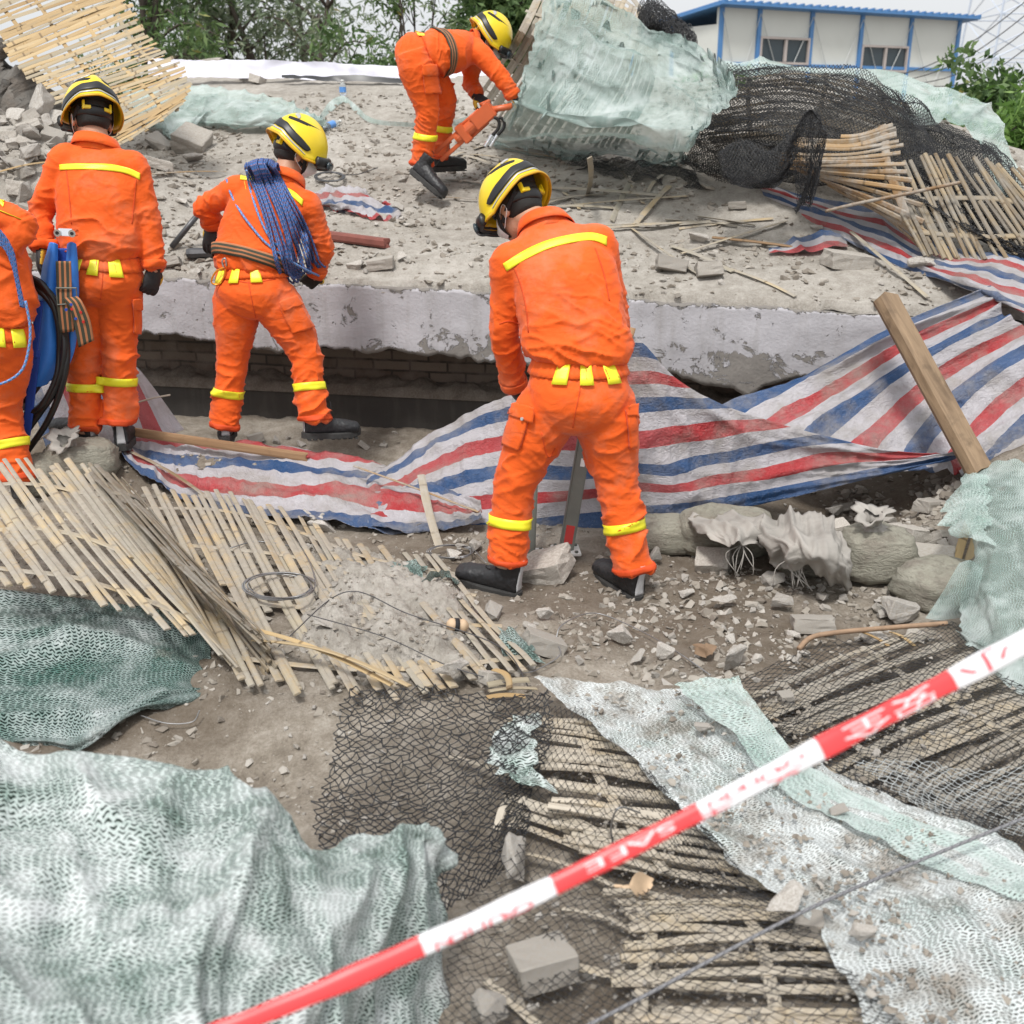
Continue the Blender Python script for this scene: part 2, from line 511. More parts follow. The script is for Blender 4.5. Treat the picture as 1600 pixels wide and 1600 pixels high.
def m_brickwall(c1=(.105, .08, .062, 1), c2=(.19, .155, .125, 1), mo=(.06, .05, .043, 1)):
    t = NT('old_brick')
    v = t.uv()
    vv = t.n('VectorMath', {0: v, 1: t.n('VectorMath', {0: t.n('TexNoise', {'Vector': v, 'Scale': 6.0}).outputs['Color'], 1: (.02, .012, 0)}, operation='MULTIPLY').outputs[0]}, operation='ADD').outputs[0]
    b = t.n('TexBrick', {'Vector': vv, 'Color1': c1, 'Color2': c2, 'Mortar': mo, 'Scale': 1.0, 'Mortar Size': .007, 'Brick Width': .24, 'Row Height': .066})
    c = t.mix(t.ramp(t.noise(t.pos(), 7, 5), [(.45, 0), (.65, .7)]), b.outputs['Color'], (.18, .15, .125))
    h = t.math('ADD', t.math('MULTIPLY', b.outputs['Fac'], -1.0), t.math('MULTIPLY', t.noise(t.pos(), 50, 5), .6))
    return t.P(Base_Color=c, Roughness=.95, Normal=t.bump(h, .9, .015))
BRICKWALL = m_brickwall()
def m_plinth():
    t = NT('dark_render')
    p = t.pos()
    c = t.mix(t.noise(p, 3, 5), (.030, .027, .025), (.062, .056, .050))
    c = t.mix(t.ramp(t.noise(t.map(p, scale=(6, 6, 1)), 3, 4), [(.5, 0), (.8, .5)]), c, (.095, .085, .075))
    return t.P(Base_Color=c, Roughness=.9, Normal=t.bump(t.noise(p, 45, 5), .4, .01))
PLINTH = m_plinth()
def m_bamboo(name, ca, cb, cg, dust=0.0, dustcol=(.34, .315, .28)):
    t = NT(name)
    r = t.attr('rnd'); uv = t.uv(); x = t.sep(uv)['X']
    c = t.ramp(r, [(0, ca), (.45, cb), (.75, cg), (1, tuple(v * 1.12 for v in cb))])
    st = t.noise(t.map(uv, scale=(3, 160, 1)), 1, 4)
    st2 = t.noise(t.n('VectorMath', {0: t.map(uv, scale=(2.5, 20, 1)), 1: t.comb(r, r, t.math('MULTIPLY', r, 90))}, operation='ADD').outputs[0], 1, 3)
    c = t.mix(t.ramp(st, [(.3, .35), (.7, 0)]), c, tuple(v * .55 for v in ca))
    c = t.mix(t.ramp(st2, [(.55, 0), (.75, .7)]), c, tuple(v * .75 for v in cg))
    ph = t.math('FRACT', t.math('ADD', t.math('MULTIPLY', x, 3.3), t.math('MULTIPLY', r, 17.0)))
    c = t.mix(t.ramp(ph, [(0, .75), (.035, .75), (.05, 0)]), c, (.13, .085, .045))      # the joint rings of the cane
    if dust:
        p = t.pos()
        nz = t.n('NewGeometry').outputs['Normal']
        d = t.ramp(t.math('ADD', t.noise(p, 5, 5, .65), t.math('MULTIPLY', t.noise(p, 60, 3), .25)), [(.62 - .42 * dust, 0), (.80 - .30 * dust, .92)])
        c = t.mix(d, c, t.mix(t.noise(p, 40, 4), tuple(v * .7 for v in dustcol), tuple(v * 1.2 for v in dustcol)))
    return t.P(Base_Color=c, Roughness=.62, Specular_IOR_Level=.35, Normal=t.bump(st, .35, .003))
BAMBOO = m_bamboo('split_bamboo', (.34, .225, .105), (.52, .38, .20), (.31, .28, .215))
BAMBOO_PALE = m_bamboo('pale_bamboo', (.37, .265, .14), (.54, .425, .26), (.33, .31, .25), .40, (.335, .305, .26))
BAMBOO_WARM = m_bamboo('brown_bamboo', (.25, .145, .065), (.42, .27, .13), (.21, .15, .085), .2)
BAMBOO_DARK = m_bamboo('dark_bamboo', (.20, .145, .085), (.37, .29, .18), (.15, .125, .095), .25, (.22, .2, .17))  # dark dull brown slat colours, varied per slat
BAMBOO_DUSTY = m_bamboo('dusty_bamboo', (.42, .31, .175), (.58, .47, .31), (.42, .38, .30), .55, (.47, .42, .35))
BAMBOO_OLD = m_bamboo('old_grey_bamboo', (.32, .25, .165), (.47, .385, .265), (.27, .24, .19), .45, (.36, .33, .285))
def m_tarp():
    t = NT('striped_tarpaulin')
    uv = t.uv(); s = t.sep(uv)
    wob = t.math('MULTIPLY', t.math('SUBTRACT', t.noise(t.map(uv, scale=(9, 2, 1)), 1, 4), .5), .10)
    ph = t.math('FRACT', t.math('MULTIPLY', t.math('ADD', s['Y'], wob), .25))
    wh, bl, rd = (.53, .51, .54), (.025, .085, .225), (.46, .040, .045)
    c = t.ramp(ph, [(0, bl), (.25, wh), (.50, rd), (.75, wh)], 'CONSTANT')
    p = t.pos()
    fade = t.ramp(t.noise(p, 3.0, 4), [(.35, 0), (.7, .28)])
    c = t.mix(fade, c, t.mix(.5, c, (.60, .58, .60)))
    crk = t.noise(t.map(uv, scale=(40, 8, 1)), 1, 5, .7, 1.0)
    c = t.mix(t.ramp(crk, [(.60, 0), (.78, .45)]), c, (.72, .70, .71))
    dirt = t.ramp(t.noise(t.map(p, loc=(5, 2, 1)), 4.2, 6, .68), [(.46, 0), (.70, .8)])
    c = t.mix(dirt, c, (.33, .30, .265))
    h = t.math('ADD', t.noise(t.map(uv, scale=(14, 5, 1)), 1, 6, .6, 1.2), t.math('MULTIPLY', t.noise(p, 55, 4, .6), .22))
    cr = t.n('TexNoise', {'Vector': t.map(uv, scale=(6, 1.6, 1)), 'Scale': 1.0, 'Detail': 5.0, 'Roughness': .5, 'Distortion': .6}, noise_type='RIDGED_MULTIFRACTAL').outputs['Fac']
    h = t.math('ADD', h, t.math('MULTIPLY', cr, .45))
    b = t.P(Base_Color=c, Roughness=.36, Specular_IOR_Level=.5, Normal=t.bump(h, .6, .03))
    tr = t.n('BsdfTranslucent', {'Color': c})
    mxs = t.n('MixShader', {0: .22})
    t.t.links.new(t.b.outputs[0], mxs.inputs[1]); t.t.links.new(tr.outputs[0], mxs.inputs[2])
    t.t.links.new(mxs.outputs[0], t.out.inputs['Surface'])
    return t.m
TARP = m_tarp()
def m_greennet(name, white=.5, alpha=.9, scale=1.0, green=(.10, .30, .22), pale=(.40, .62, .53), wave=.5, dust=0.25, fill=.14, dark=(.008, .028, .022), hole=.5, big=0, thin=0.0):
    """knitted debris netting: rows of small wavy slits in a pale, whitened knit; scale = slits per unit over the default 9 mm"""
    t = NT(name)
    uv = t.uv(); s = t.sep(uv); p = t.pos()
    kx, ky = 42 * scale, 95 * scale
    wv = t.math('MULTIPLY', t.math('SINE', t.math('MULTIPLY', s['X'], kx * 6.283 / 1.0)), .30 * wave)
    wob = t.math('MULTIPLY', t.math('SUBTRACT', t.noise(t.map(uv, scale=(16 * scale, 10 * scale, 1)), 1, 4), .5), 3.4)
    row = t.math('ADD', t.math('ADD', t.math('MULTIPLY', s['Y'], ky), wv), wob)
    rf = t.math('FRACT', row); ri = t.math('FLOOR', row)
    sh = t.math('FRACT', t.math('MULTIPLY', t.math('SINE', t.math('MULTIPLY', ri, 12.9898)), 437.58))
    cx = t.math('ADD', t.math('MULTIPLY', s['X'], kx), sh)
    cf = t.math('FRACT', cx)
    rr = t.math('MULTIPLY', t.math('SUBTRACT', 1.0, t.math('ABSOLUTE', t.math('SUBTRACT', t.math('MULTIPLY', rf, 2.0), 1.0))), 1.0)
    cc = t.math('SUBTRACT', 1.0, t.math('POWER', t.math('ABSOLUTE', t.math('SUBTRACT', t.math('MULTIPLY', cf, 2.0), 1.0)), 4.0))
    bign = t.noise(t.map(p, loc=(1.7, .3, 4)), 2.6 if not big else 5.0, 4, .6)
    mid = t.noise(p, 16, 4, .6)
    wmap = t.math('ADD', t.math('MULTIPLY', t.noise(t.map(p, loc=(9, 1, 3)), 3.1 if not big else 5.5, 5, .66, .4), .70), t.math('MULTIPLY', mid, .30))
    openness = t.ramp(t.math('ADD', wmap, (white - .5) * .25), [(.40, 1.0), (.62, fill)])
    slit = t.math('MULTIPLY', rr, cc)
    thr = t.math('SUBTRACT', 1.0, t.math('MULTIPLY', openness, hole))
    holem = t.n('MapRange', {0: slit, 1: t.math('SUBTRACT', thr, .10), 2: t.math('ADD', thr, .10)}, clamp=True).outputs[0]
    fine = t.noise(t.map(uv, scale=(70 * scale, 160 * scale, 1)), 1, 4, .7)
    ws = t.math('ADD', t.math('ADD', t.math('MULTIPLY', wmap, .72), t.math('MULTIPLY', fine, .26)), (white - .5) * .5)
    c = t.mix(t.ramp(fine, [(.3, 0), (.7, 1)]), green, pale)
    c = t.mix(t.ramp(ws, [(.29, 0), (.62, .9)]), c, (.73, .75, .76))
    if dust:
        dm = t.ramp(t.math('ADD', t.noise(t.map(p, loc=(2, 7, 1)), 4.5, 6, .7), t.math('MULTIPLY', t.noise(p, 45, 3), .12)), [(.74 - .30 * dust, 0), (.86 - .26 * dust, .9)])
        c = t.mix(dm, c, (.33, .305, .27))
    t.P(Base_Color=t.mix(holem, c, dark), Roughness=.75, Specular_IOR_Level=.3, Normal=t.bump(t.math('SUBTRACT', fine, holem), .6, .004))
    tr = t.n('BsdfTranslucent', {'Color': c})
    m0 = t.n('MixShader', {0: .18})
    t.t.links.new(t.b.outputs[0], m0.inputs[1]); t.t.links.new(tr.outputs[0], m0.inputs[2])
    tp = t.n('BsdfTransparent')
    fac = t.math('MAXIMUM', t.math('MULTIPLY', holem, alpha), thin)
    m1 = t.n('MixShader', {0: fac})
    t.t.links.new(m0.outputs[0], m1.inputs[1]); t.t.links.new(tp.outputs[0], m1.inputs[2])
    t.t.links.new(m1.outputs[0], t.out.inputs['Surface'])
    return t.m
NET_WHITE = m_greennet('debris_net_whitened', .60, .30, 1.45, (.010, .115, .068), (.11, .33, .22), dust=.12, wave=1.0, hole=.64, big=1, fill=.34)
NET_DARK = m_greennet('debris_net_dark', .34, .25, 1.35, (.035, .11, .09), (.12, .25, .21), .8, .2, hole=.6, fill=.45)
NET_STRIP = m_greennet('debris_net_dusty', .74, .5, 1.6, (.16, .35, .29), (.43, .61, .55), .4, .68, hole=.62, fill=.45)
NET_SHEER = m_greennet('debris_net_sheer', .38, .6, 2.2, (.24, .41, .355), (.46, .62, .57), .2, .10, hole=.60, thin=.16)
NET_MID = m_greennet('debris_net_pale', .36, .9, 1.5, (.25, .42, .36), (.48, .62, .565), .3, .34, hole=.45, thin=.10)
BLACKNET = simple('black_netting', (.012, .0125, .015), .42, 0, .4, 60, Specular_IOR_Level=.6)
BLACKNET_DUSTY = simple('dusty_netting', (.10, .10, .105), .6, 0, .7, 14)
GREYNET = simple('grey_netting', (.40, .42, .42), .55, 0, .35, 30)
def m_cloth_orange():
    t = NT('orange_cloth')
    p = t.obj()
    c = t.mix(t.noise(p, 5, 4), (.70, .090, .008), (.84, .125, .012))
    soil = t.ramp(t.noise(t.map(p, loc=(4, 4, 2)), 6.5, 5, .65), [(.60, 0), (.80, .45)])
    c = t.mix(soil, c, (.42, .07, .02))
    c = t.mix(t.ramp(t.noise(t.map(p, loc=(7, 1, 5)), 3.2, 6, .7), [(.52, 0), (.80, .42)]), c, (.42, .30, .21))
    h = t.math('ADD', t.math('MULTIPLY', t.noise(t.map(p, scale=(1, 1, 1.6)), 13, 4, .5, .8), 1.0), t.math('MULTIPLY', t.noise(p, 420, 2), .10))
    return t.P(Base_Color=c, Roughness=.72, Specular_IOR_Level=.25, Sheen_Weight=.12, Normal=t.bump(h, .45, .016))
ORANGE = m_cloth_orange()
ORANGE_D = simple('orange_trim', (.62, .065, .008), .75, 0, .2, 40, .3, 120)
YTAPE = simple('yellow_reflective_tape', (.86, .80, .03), .38, 0, .06, 60, .2, 300)
HELM = simple('helmet_yellow', (.80, .585, .012), .34, 0, .10, 14, .12, 40, Coat_Weight=.2, Coat_Roughness=.2)
HELM_IN = simple('helmet_rim_amber', (.62, .34, .01), .4, 0, .1, 8)
SILVER = simple('silver_sticker', (.48, .48, .46), .35, .3, .1, 30)
BLACKP = simple('black_plastic', (.013, .013, .014), .42, 0, .3, 20)
BLACKF = simple('black_webbing', (.012, .012, .014), .8, 0, .4, 90, .4, 300)
GLOVE = simple('black_glove_fabric', (.016, .016, .018), .62, 0, .5, 40, .5, 160)
GLOVE_Y = simple('yellow_glove_palm', (.72, .48, .05), .7, 0, .2, 40, .4, 160)
LEATHER = simple('boot_leather', (.018, .018, .020), .45, 0, .5, 25, .5, 90)
SOLE = simple('boot_sole', (.035, .034, .033), .8, 0, .5, 40, .5, 120)
HEELG = simple('grey_heel_patch', (.45, .45, .46), .6, 0, .2, 30, .3, 90)
SKIN = simple('skin', (.50, .27, .175), .5, 0, .12, 25, .15, 150, Subsurface_Weight=.12, Subsurface_Radius=(.012, .005, .003))
HAIR = simple('black_hair', (.012, .011, .010), .6, 0, .4, 90, .8, 300)
MASKW = simple('white_mask', (.75, .77, .80), .8, 0, .05, 50)
STEEL = simple('galvanised_steel', (.42, .44, .44), .35, .85, .2, 12)
STEEL_D = simple('dull_prop_steel', (.16, .17, .15), .5, .5, .3, 10, .2, 60)
CHROME = simple('bright_metal', (.72, .73, .75), .18, 1.0, .05, 20)
WHITEP = simple('white_paint', (.72, .72, .70), .5, 0, .12, 14)
REDP = simple('red_label', (.48, .02, .015), .45, 0, .15, 30)
RUBBER = simple('black_hose_rubber', (.014, .014, .015), .35, 0, .3, 20)
BLUEF = simple('blue_stretcher_fabric', (.035, .20, .66), .5, 0, .2, 9, .3, 60)
BLUED = simple('blue_webbing', (.012, .06, .36), .7, 0, .2, 60, .4, 220)
TOOLO = simple('tool_orange_paint', (.60, .13, .045), .4, 0, .2, 12, .2, 50)
RUST = simple('rusty_rebar', (.30, .20, .13), .85, .1, .4, 40, .5, 120)
WIRE = simple('grey_wire', (.28, .28, .285), .4, .7, .3, 40)
WIRE_D = simple('dark_wire', (.09, .09, .095), .45, .6, .3, 40)
REDBEAM = simple('red_oxide_timber', (.20, .065, .05), .75, 0, .35, 14, .4, 60)
LEAFD = simple('dry_leaf', (.50, .36, .235), .7, 0, .2, 30, .4, 60)
WHITESHEET = simple('white_sheeting', (.74, .74, .84), .6, 0, .06, 5)
BAG = None
def m_bag():
    t = NT('sandbag_weave')
    p = t.obj()
    c = t.mix(t.noise(p, 5, 5), (.30, .285, .225), (.45, .43, .36))
    c = t.mix(t.ramp(t.noise(p, 9, 5), [(.48, 0), (.68, .8)]), c, (.27, .235, .195))
    c = t.mix(t.ramp(t.noise(t.map(p, loc=(3, 3, 3)), 26, 5, .7), [(.5, 0), (.7, .55)]), c, (.15, .13, .105))
    h = t.math('ADD', t.noise(p, 260, 2), t.math('MULTIPLY', t.noise(t.map(p, scale=(1, 1, 2.5)), 26, 6, .65, 1.0), 2.5))
    return t.P(Base_Color=c, Roughness=.85, Normal=t.bump(h, .9, .012))
BAG = m_bag()
BAGCLOTH = simple('pale_bag_cloth', (.31, .29, .265), .85, 0, .45, 7, .5, 60)
def m_wood(name, a, b, sc=(2, 30, 30)):
    t = NT(name)
    p = t.map(t.uv(), scale=sc)
    g = t.noise(p, 1.0, 6, .6, .6)
    c = t.mix(t.ramp(g, [(.3, 0), (.7, 1)]), a, b)
    c = t.mix(t.ramp(t.noise(t.pos(), 11, 5), [(.55, 0), (.75, .7)]), c, tuple(x * .5 for x in a))
    return t.P(Base_Color=c, Roughness=.75, Normal=t.bump(g, .3, .004))
PLANKW = m_wood('weathered_plank', (.14, .09, .052), (.33, .23, .14), (3, 22, 1))
BOARDW = m_wood('brown_board', (.25, .14, .07), (.38, .24, .13), (3, 26, 1))
def m_rope(name, base, flecks):
    t = NT(name)
    s = t.sep(t.uv())
    a = t.math('FRACT', t.math('ADD', t.math('MULTIPLY', s['X'], 42.0), t.math('MULTIPLY', s['Y'], 2.0)))
    b = t.math('FRACT', t.math('SUBTRACT', t.math('MULTIPLY', s['X'], 42.0), t.math('MULTIPLY', s['Y'], 2.0)))
    c = t.mix(t.ramp(a, [(0, 1), (.20, 0)], 'CONSTANT'), base, flecks[0])
    c = t.mix(t.ramp(b, [(0, 1), (.22, 0)], 'CONSTANT'), c, flecks[1])
    return t.P(Base_Color=c, Roughness=.7, Normal=t.bump(t.math('ABSOLUTE', t.math('SUBTRACT', a, .5)), .4, .003))
ROPE = m_rope('blue_rope', (.035, .125, .36), ((.30, .15, .16), (.02, .035, .09)))
ROPE_L = m_rope('light_blue_rope', (.07, .26, .62), ((.36, .40, .50), (.22, .12, .14)))
def m_strap():
    t = NT('striped_strap')
    y = t.math('FRACT', t.math('MULTIPLY', t.sep(t.uv())['Y'], 3.0))
    c = t.ramp(y, [(0, (.045, .047, .03)), (.58, (.40, .16, .07))], 'CONSTANT')
    return t.P(Base_Color=c, Roughness=.8, Normal=t.bump(t.noise(t.uv(), 200, 2), .3, .003))
STRAP = m_strap()
# ------------------------------------------------------------------ ground, fallen roof, back wall
def axis(lo, hi, step, far):
    a = np.arange(lo, hi + step / 2, step)
    g = np.cumsum(.06 * 1.35 ** np.arange(40)); g = g[g < far]
    return np.concatenate([(lo - g)[::-1], a, hi + g])
xs = axis(-3.6, 4.2, .022, 900); ys = np.concatenate([-axis(0, .1, .1, 60)[::-1][:0], axis(.5, 7.3, .022, 1500)])
X, Y = np.meshgrid(xs, ys, indexing='ij')
Z = H_ground(X, Y)
tag(link('ground', np_mesh('ground', np.stack([X, Y, Z], -1).reshape(-1, 3), grid_quads(len(xs), len(ys)), uv=np.stack([X, Y], -1).reshape(-1, 2)), DIRT), kind='structure')

ss = np.arange(-4.6, 3.5, .024); ts = np.concatenate([np.arange(0.0, 2.6, .024), np.arange(2.6, SLAB_LEN + .1, .05)])
S_, T_ = np.meshgrid(ss, ts, indexing='ij')
jag = .045 * fbm(np.stack([ss * 6, ss * 0, ss * 0 + 2.2], 1), 4, 21)
S_ = np.minimum(S_, 3.5 - .6 * np.maximum(T_ - 2.3, 0))
T2 = T_ + (jag[:, None] + .03) * np.exp(-T_ / .05)
X = E0[0] + EDIR[0] * S_ + ENRM[0] * T2; Y = E0[1] + EDIR[1] * S_ + ENRM[1] * T2
Z = H_slab(X, Y)
P3 = np.stack([X, Y, Z], -1)
P3[:, 0, 2] -= .05                                     # the dirt layer breaks off at the lip
tag(link('roof_dirt', np_mesh('roof_dirt', P3.reshape(-1, 3), grid_quads(len(ss), len(ts)), uv=np.stack([X, Y], -1).reshape(-1, 2)), DIRT_ROOF), kind='structure')

def edge_hit(px, py, t=0.0):
    r = ray(px, py)
    n3 = np.array([ENRM[0], ENRM[1], 0]); o = np.array([E0[0], E0[1], 0]) + n3 * t
    return CAM + r * (((o - CAM) @ n3) / (r @ n3))
cols = [(-260, 412, 500), (60, 421, 512), (215, 429, 517), (300, 432, 529), (430, 438, 546), (560, 442, 549), (620, 444, 551), (750, 452, 561), (880, 458, 567),
        (1000, 465, 573), (1070, 470, 592), (1130, 472, 606), (1165, 474, 618), (1215, 477, 604), (1250, 479, 588), (1330, 485, 566), (1440, 493, 562), (1640, 500, 566)]
ct = np.array([edge_hit(a, b) for a, b, c in cols]); cb = np.array([edge_hit(a, c) for a, b, c in cols])
s_of = lambda P: (P[:, 0] - E0[0]) * EDIR[0] + (P[:, 1] - E0[1]) * EDIR[1]
sg = np.arange(-4.4, 3.6, .02)
so, sb = np.argsort(s_of(ct)), np.argsort(s_of(cb))
ztop = np.interp(sg, s_of(ct)[so], ct[so, 2]); zbot = np.interp(sg, s_of(cb)[sb], cb[sb, 2])
nn = lambda f, s, o=4: fbm(np.stack([sg * f, sg * 0 + .37, sg * 0 + s], 1), o, int(s))
zbot = zbot + .032 * nn(5, 31) + .035 * np.minimum(nn(11, 33), 0)
ztop = ztop - .012 + .012 * nn(9, 35)
nf = 18
prof = [(.75, 0, 'top'), (.02, 0, 'top')] + [(0.0, k / (nf - 1), 'f') for k in range(nf)] + [(.03, 1.0, 'b'), (.18, 1.02, 'b'), (1.6, .9, 'b')]
V = []; B_ = []
for t, f, kind in prof:
    z = ztop + (zbot - ztop) * f
    tt = t + (.012 * fbm(np.stack([sg * 3, np.full_like(sg, f * 1.2), sg * 0 + 7], 1), 4, 3) if kind == 'f' else 0)
    if kind == 'top': z = z - .02 + .24 * t
    if kind == 'b': z = z + .03 * nn(4, 41) * (1 if t > .1 else 0) - (.02 if t < .1 else 0) * 0
    V.append(np.stack([E0[0] + EDIR[0] * sg + ENRM[0] * tt, E0[1] + EDIR[1] * sg + ENRM[1] * tt, z], -1))
    e = min(f, 1 - f) if kind == 'f' else -.02
    low = np.clip((zbot.mean() - zbot) / .15, 0, 1)
    B_.append(np.full(len(sg), max(0, .20 - e * 2.6) if kind == 'f' else .35) + (.16 * low * (f > .55)))
V = np.array(V).transpose(1, 0, 2); B_ = np.array(B_).T
roof = empty('collapsed_roof', (E0[0], E0[1], .7), label='collapsed flat roof slab with a pale chipped front edge over the dark hollow', cat='roof slab')
link('slab_edge', np_mesh('slab_edge', V.reshape(-1, 3), grid_quads(len(sg), len(prof)), attrs={'bb': B_.ravel()}), FASCIA, roof)

def wall_strip(name, t0, z0, z1, mat, s0=-4.2, s1=4.2, amp=.006, lean=0.0, top=.0):
    sgw = np.arange(s0, s1, .03); zs = np.linspace(z0, z1, max(3, int(abs(z1 - z0) / .025)))
    S2, Z2 = np.meshgrid(sgw, zs, indexing='ij')
    q = np.stack([S2.ravel() * 4, Z2.ravel() * 4, np.zeros(S2.size)], 1)
    d = (amp * fbm(q, 4, 5) + .5 * amp * fbm(q * 3.1, 3, 8)).reshape(S2.shape) + lean * (Z2 - z0)
    T3 = t0 + d
    Pw = np.stack([E0[0] + EDIR[0] * S2 + ENRM[0] * T3, E0[1] + EDIR[1] * S2 + ENRM[1] * T3, Z2], -1)
    if top:                                             # a top face running back under the roof
        back = Pw[:, -1:, :].copy(); back[:, :, 0] += ENRM[0] * top; back[:, :, 1] += ENRM[1] * top; back[:, :, 2] += .02
        Pw = np.concatenate([Pw, back], 1); S2 = np.concatenate([S2, S2[:, -1:]], 1); Z2 = np.concatenate([Z2, Z2[:, -1:] + top], 1)
    return np_mesh(name, Pw.reshape(-1, 3), grid_quads(Pw.shape[0], Pw.shape[1]), uv=np.stack([S2, Z2], -1).reshape(-1, 2))
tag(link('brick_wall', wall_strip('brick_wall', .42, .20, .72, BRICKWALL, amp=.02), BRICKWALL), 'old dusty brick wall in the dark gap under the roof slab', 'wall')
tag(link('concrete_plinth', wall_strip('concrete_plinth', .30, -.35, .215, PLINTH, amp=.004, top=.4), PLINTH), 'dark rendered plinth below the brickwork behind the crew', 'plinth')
# crumbled mortar lying along the plinth's top
ms = np.arange(-3.2, 1.6, .02); mt = np.linspace(0, 1, 12)
S2, F2 = np.meshgrid(ms, mt, indexing='ij')
q = np.stack([S2.ravel() * 5, F2.ravel() * 2, np.zeros(S2.size)], 1)
hh = (.06 + .05 * fbm(q, 4, 4) + .02 * fbm(q * 4, 3, 14)).reshape(S2.shape) * np.sin(np.pi * np.clip(F2 * .62 + .0, 0, 1)) ** .6
T3 = .285 + .2 * F2
Pm = np.stack([E0[0] + EDIR[0] * S2 + ENRM[0] * T3, E0[1] + EDIR[1] * S2 + ENRM[1] * T3, .215 + hh - .03 * (F2 < .05)], -1)
tag(link('mortar_debris', np_mesh('mortar_debris', Pm.reshape(-1, 3), grid_quads(len(ms), len(mt))), m_dirt('mortar_dirt', [(.10, .085, .07), (.17, .145, .12), (.25, .22, .19)])), kind='stuff')

# ------------------------------------------------------------------ background
bk = [(232, 92), (300, 96), (360, 95), (430, 96), (500, 99), (570, 103), (660, 106), (760, 110)]
YB = 11.6
o = cloth('white_sheeting', [[(a, b - 2, YB) for a, b in bk], [(a, b + 10, YB - .02) for a, b in bk], [(a, b + 26, YB - .05) for a, b in bk]], .03, WHITESHEET,
          wr=[(.05, 1.2, 3, 2, False), (.02, 6, .5, 4, True)], label='long white plastic sheeting strung along the far edge of the roof', cat='sheeting')
cloth('shade_netting', [[(440, 117, YB - .15), (520, 119, YB - .2), (640, 122, YB - .25), (700, 124, YB - .25)], [(440, 122, YB - .2), (520, 126, YB - .25), (640, 130, YB - .3), (700, 132, YB - .3)]], .03, BLACKNET,
      wr=[(.03, 3, 3, 2, False)], label='strip of black netting along the foot of the white sheeting', cat='netting')

# prefab house
pA, pB = atY(1125, 6, 38.0), atY(1504, 27, 43.5)
Hh = (pA[2] + pB[2]) / 2
bx = np.array([pB[0] - pA[0], pB[1] - pA[1], 0]); Lh = np.linalg.norm(bx); bx /= Lh
by = np.array([-bx[1], bx[0], 0])                        # into the house
O3 = np.array([pA[0], pA[1], 0.0]); ZZ = np.array([0, 0, 1.0])
house = empty('prefab_house', O3, label='cream panel cabin with blue posts and a blue roof edge', cat='building')
def hp(s, d, z): return O3 + bx * s + by * d + ZZ * z
PANEL = NT('cream_panel'); _p = PANEL.pos()
PANEL = PANEL.P(Base_Color=PANEL.mix(PANEL.noise(_p, 1.2, 3), (.57, .59, .56), (.65, .67, .64)), Roughness=.6)
BLUEP = simple('blue_paint', (.075, .215, .47), .5, 0, .1, 4)
FRAMEP = simple('stained_frame', (.44, .39, .37), .6, 0, .2, 3)
GLASSD = simple('dark_window_glass', (.035, .05, .06), .08, 0, .2, 1)
mb = MB(); dpt = 5.2
mb.box(hp(Lh / 2, .06, Hh / 2), bx * Lh / 2, by * .05, ZZ * Hh / 2)
mb.box(hp(.06, dpt / 2 + .1, Hh / 2 - .3), bx * .05, by * dpt / 2, ZZ * (Hh / 2 - .3))
mb.box(hp(Lh / 2, dpt, Hh / 2 - .4), bx * Lh / 2, by * .05, ZZ * (Hh / 2 - .4))
mb.build('wall', PANEL, house)
mb = MB()
mb.box(hp(Lh / 2 + .1, dpt / 2 - .1, Hh + .02 - .35), bx * (Lh / 2 + .35), by * (dpt / 2 + .35) + ZZ * -.32, ZZ * .05)
for k in range(34):                                     # the corrugations of the sheet
    mb.box(hp(-.1 + k * (Lh + .5) / 33, dpt / 2 - .1, Hh + .09 - .35), bx * .05, by * (dpt / 2 + .36) + ZZ * -.32, ZZ * .03)
mb.build('roof', BLUEP, house)
mb = MB(); mb.box(hp(Lh / 2 + .1, -.28, Hh - .02), bx * (Lh / 2 + .36), by * .03, ZZ * .07); mb.build('eave_trim', BLUEP, house)
def s_px(px):
    a = ray(px, 60); M = np.array([[a[0], -bx[0]], [a[1], -bx[1]]]); r = np.linalg.solve(M, (O3 - CAM)[:2]); return r[1]
def z_px(px, py):
    a = ray(px, py); M = np.array([[a[0], -bx[0]], [a[1], -bx[1]]]); r = np.linalg.solve(M, (O3 - CAM)[:2]); return CAM[2] + a[2] * r[0]
for px in (1125, 1184, 1266, 1344, 1421, 1496):
    m = MB(); m.box(hp(s_px(px), -.03, Hh / 2), bx * .075, by * .035, ZZ * (Hh / 2 - .03)); m.build('post', BLUEP, house)
for k in (1, 2):
    m = MB(); m.box(hp(-.02, dpt * k / 2.2, Hh / 2 - .2), bx * .035, by * .07, ZZ * (Hh / 2 - .3)); m.build('post', BLUEP, house)
m = MB(); m.box(hp(Lh / 2, -.028, z_px(1300, 104)), bx * Lh / 2, by * .03, ZZ * .05); m.build('rail', BLUEP, house)
for a, b in ((1184, 1266), (1344, 1421)):
    s0, s1 = s_px(a) + .1, s_px(b) - .1
    z1, z0 = z_px((a + b) / 2, 60 if a < 1300 else 73), z_px((a + b) / 2, 99 if a < 1300 else 111)
    c = (s0 + s1) / 2; hw = (s1 - s0) / 2; zc = (z0 + z1) / 2; hz = (z1 - z0) / 2
    m = MB()
    for sgn in (-1, 1):
        m.box(hp(c + sgn * hw, -.05, zc), bx * .035, by * .05, ZZ * (hz + .035)); m.box(hp(c, -.05, zc + sgn * hz), bx * (hw - .035), by * .048, ZZ * .035)
    m.box(hp(c + .03, -.055, zc), bx * .05, by * .04, ZZ * (hz - .05))
    fr = m.build('window_frame', FRAMEP, house)
    m = MB(); m.box(hp(c, -.01, zc), bx * hw, by * .012, ZZ * hz); m.build('window_pane', GLASSD, fr)
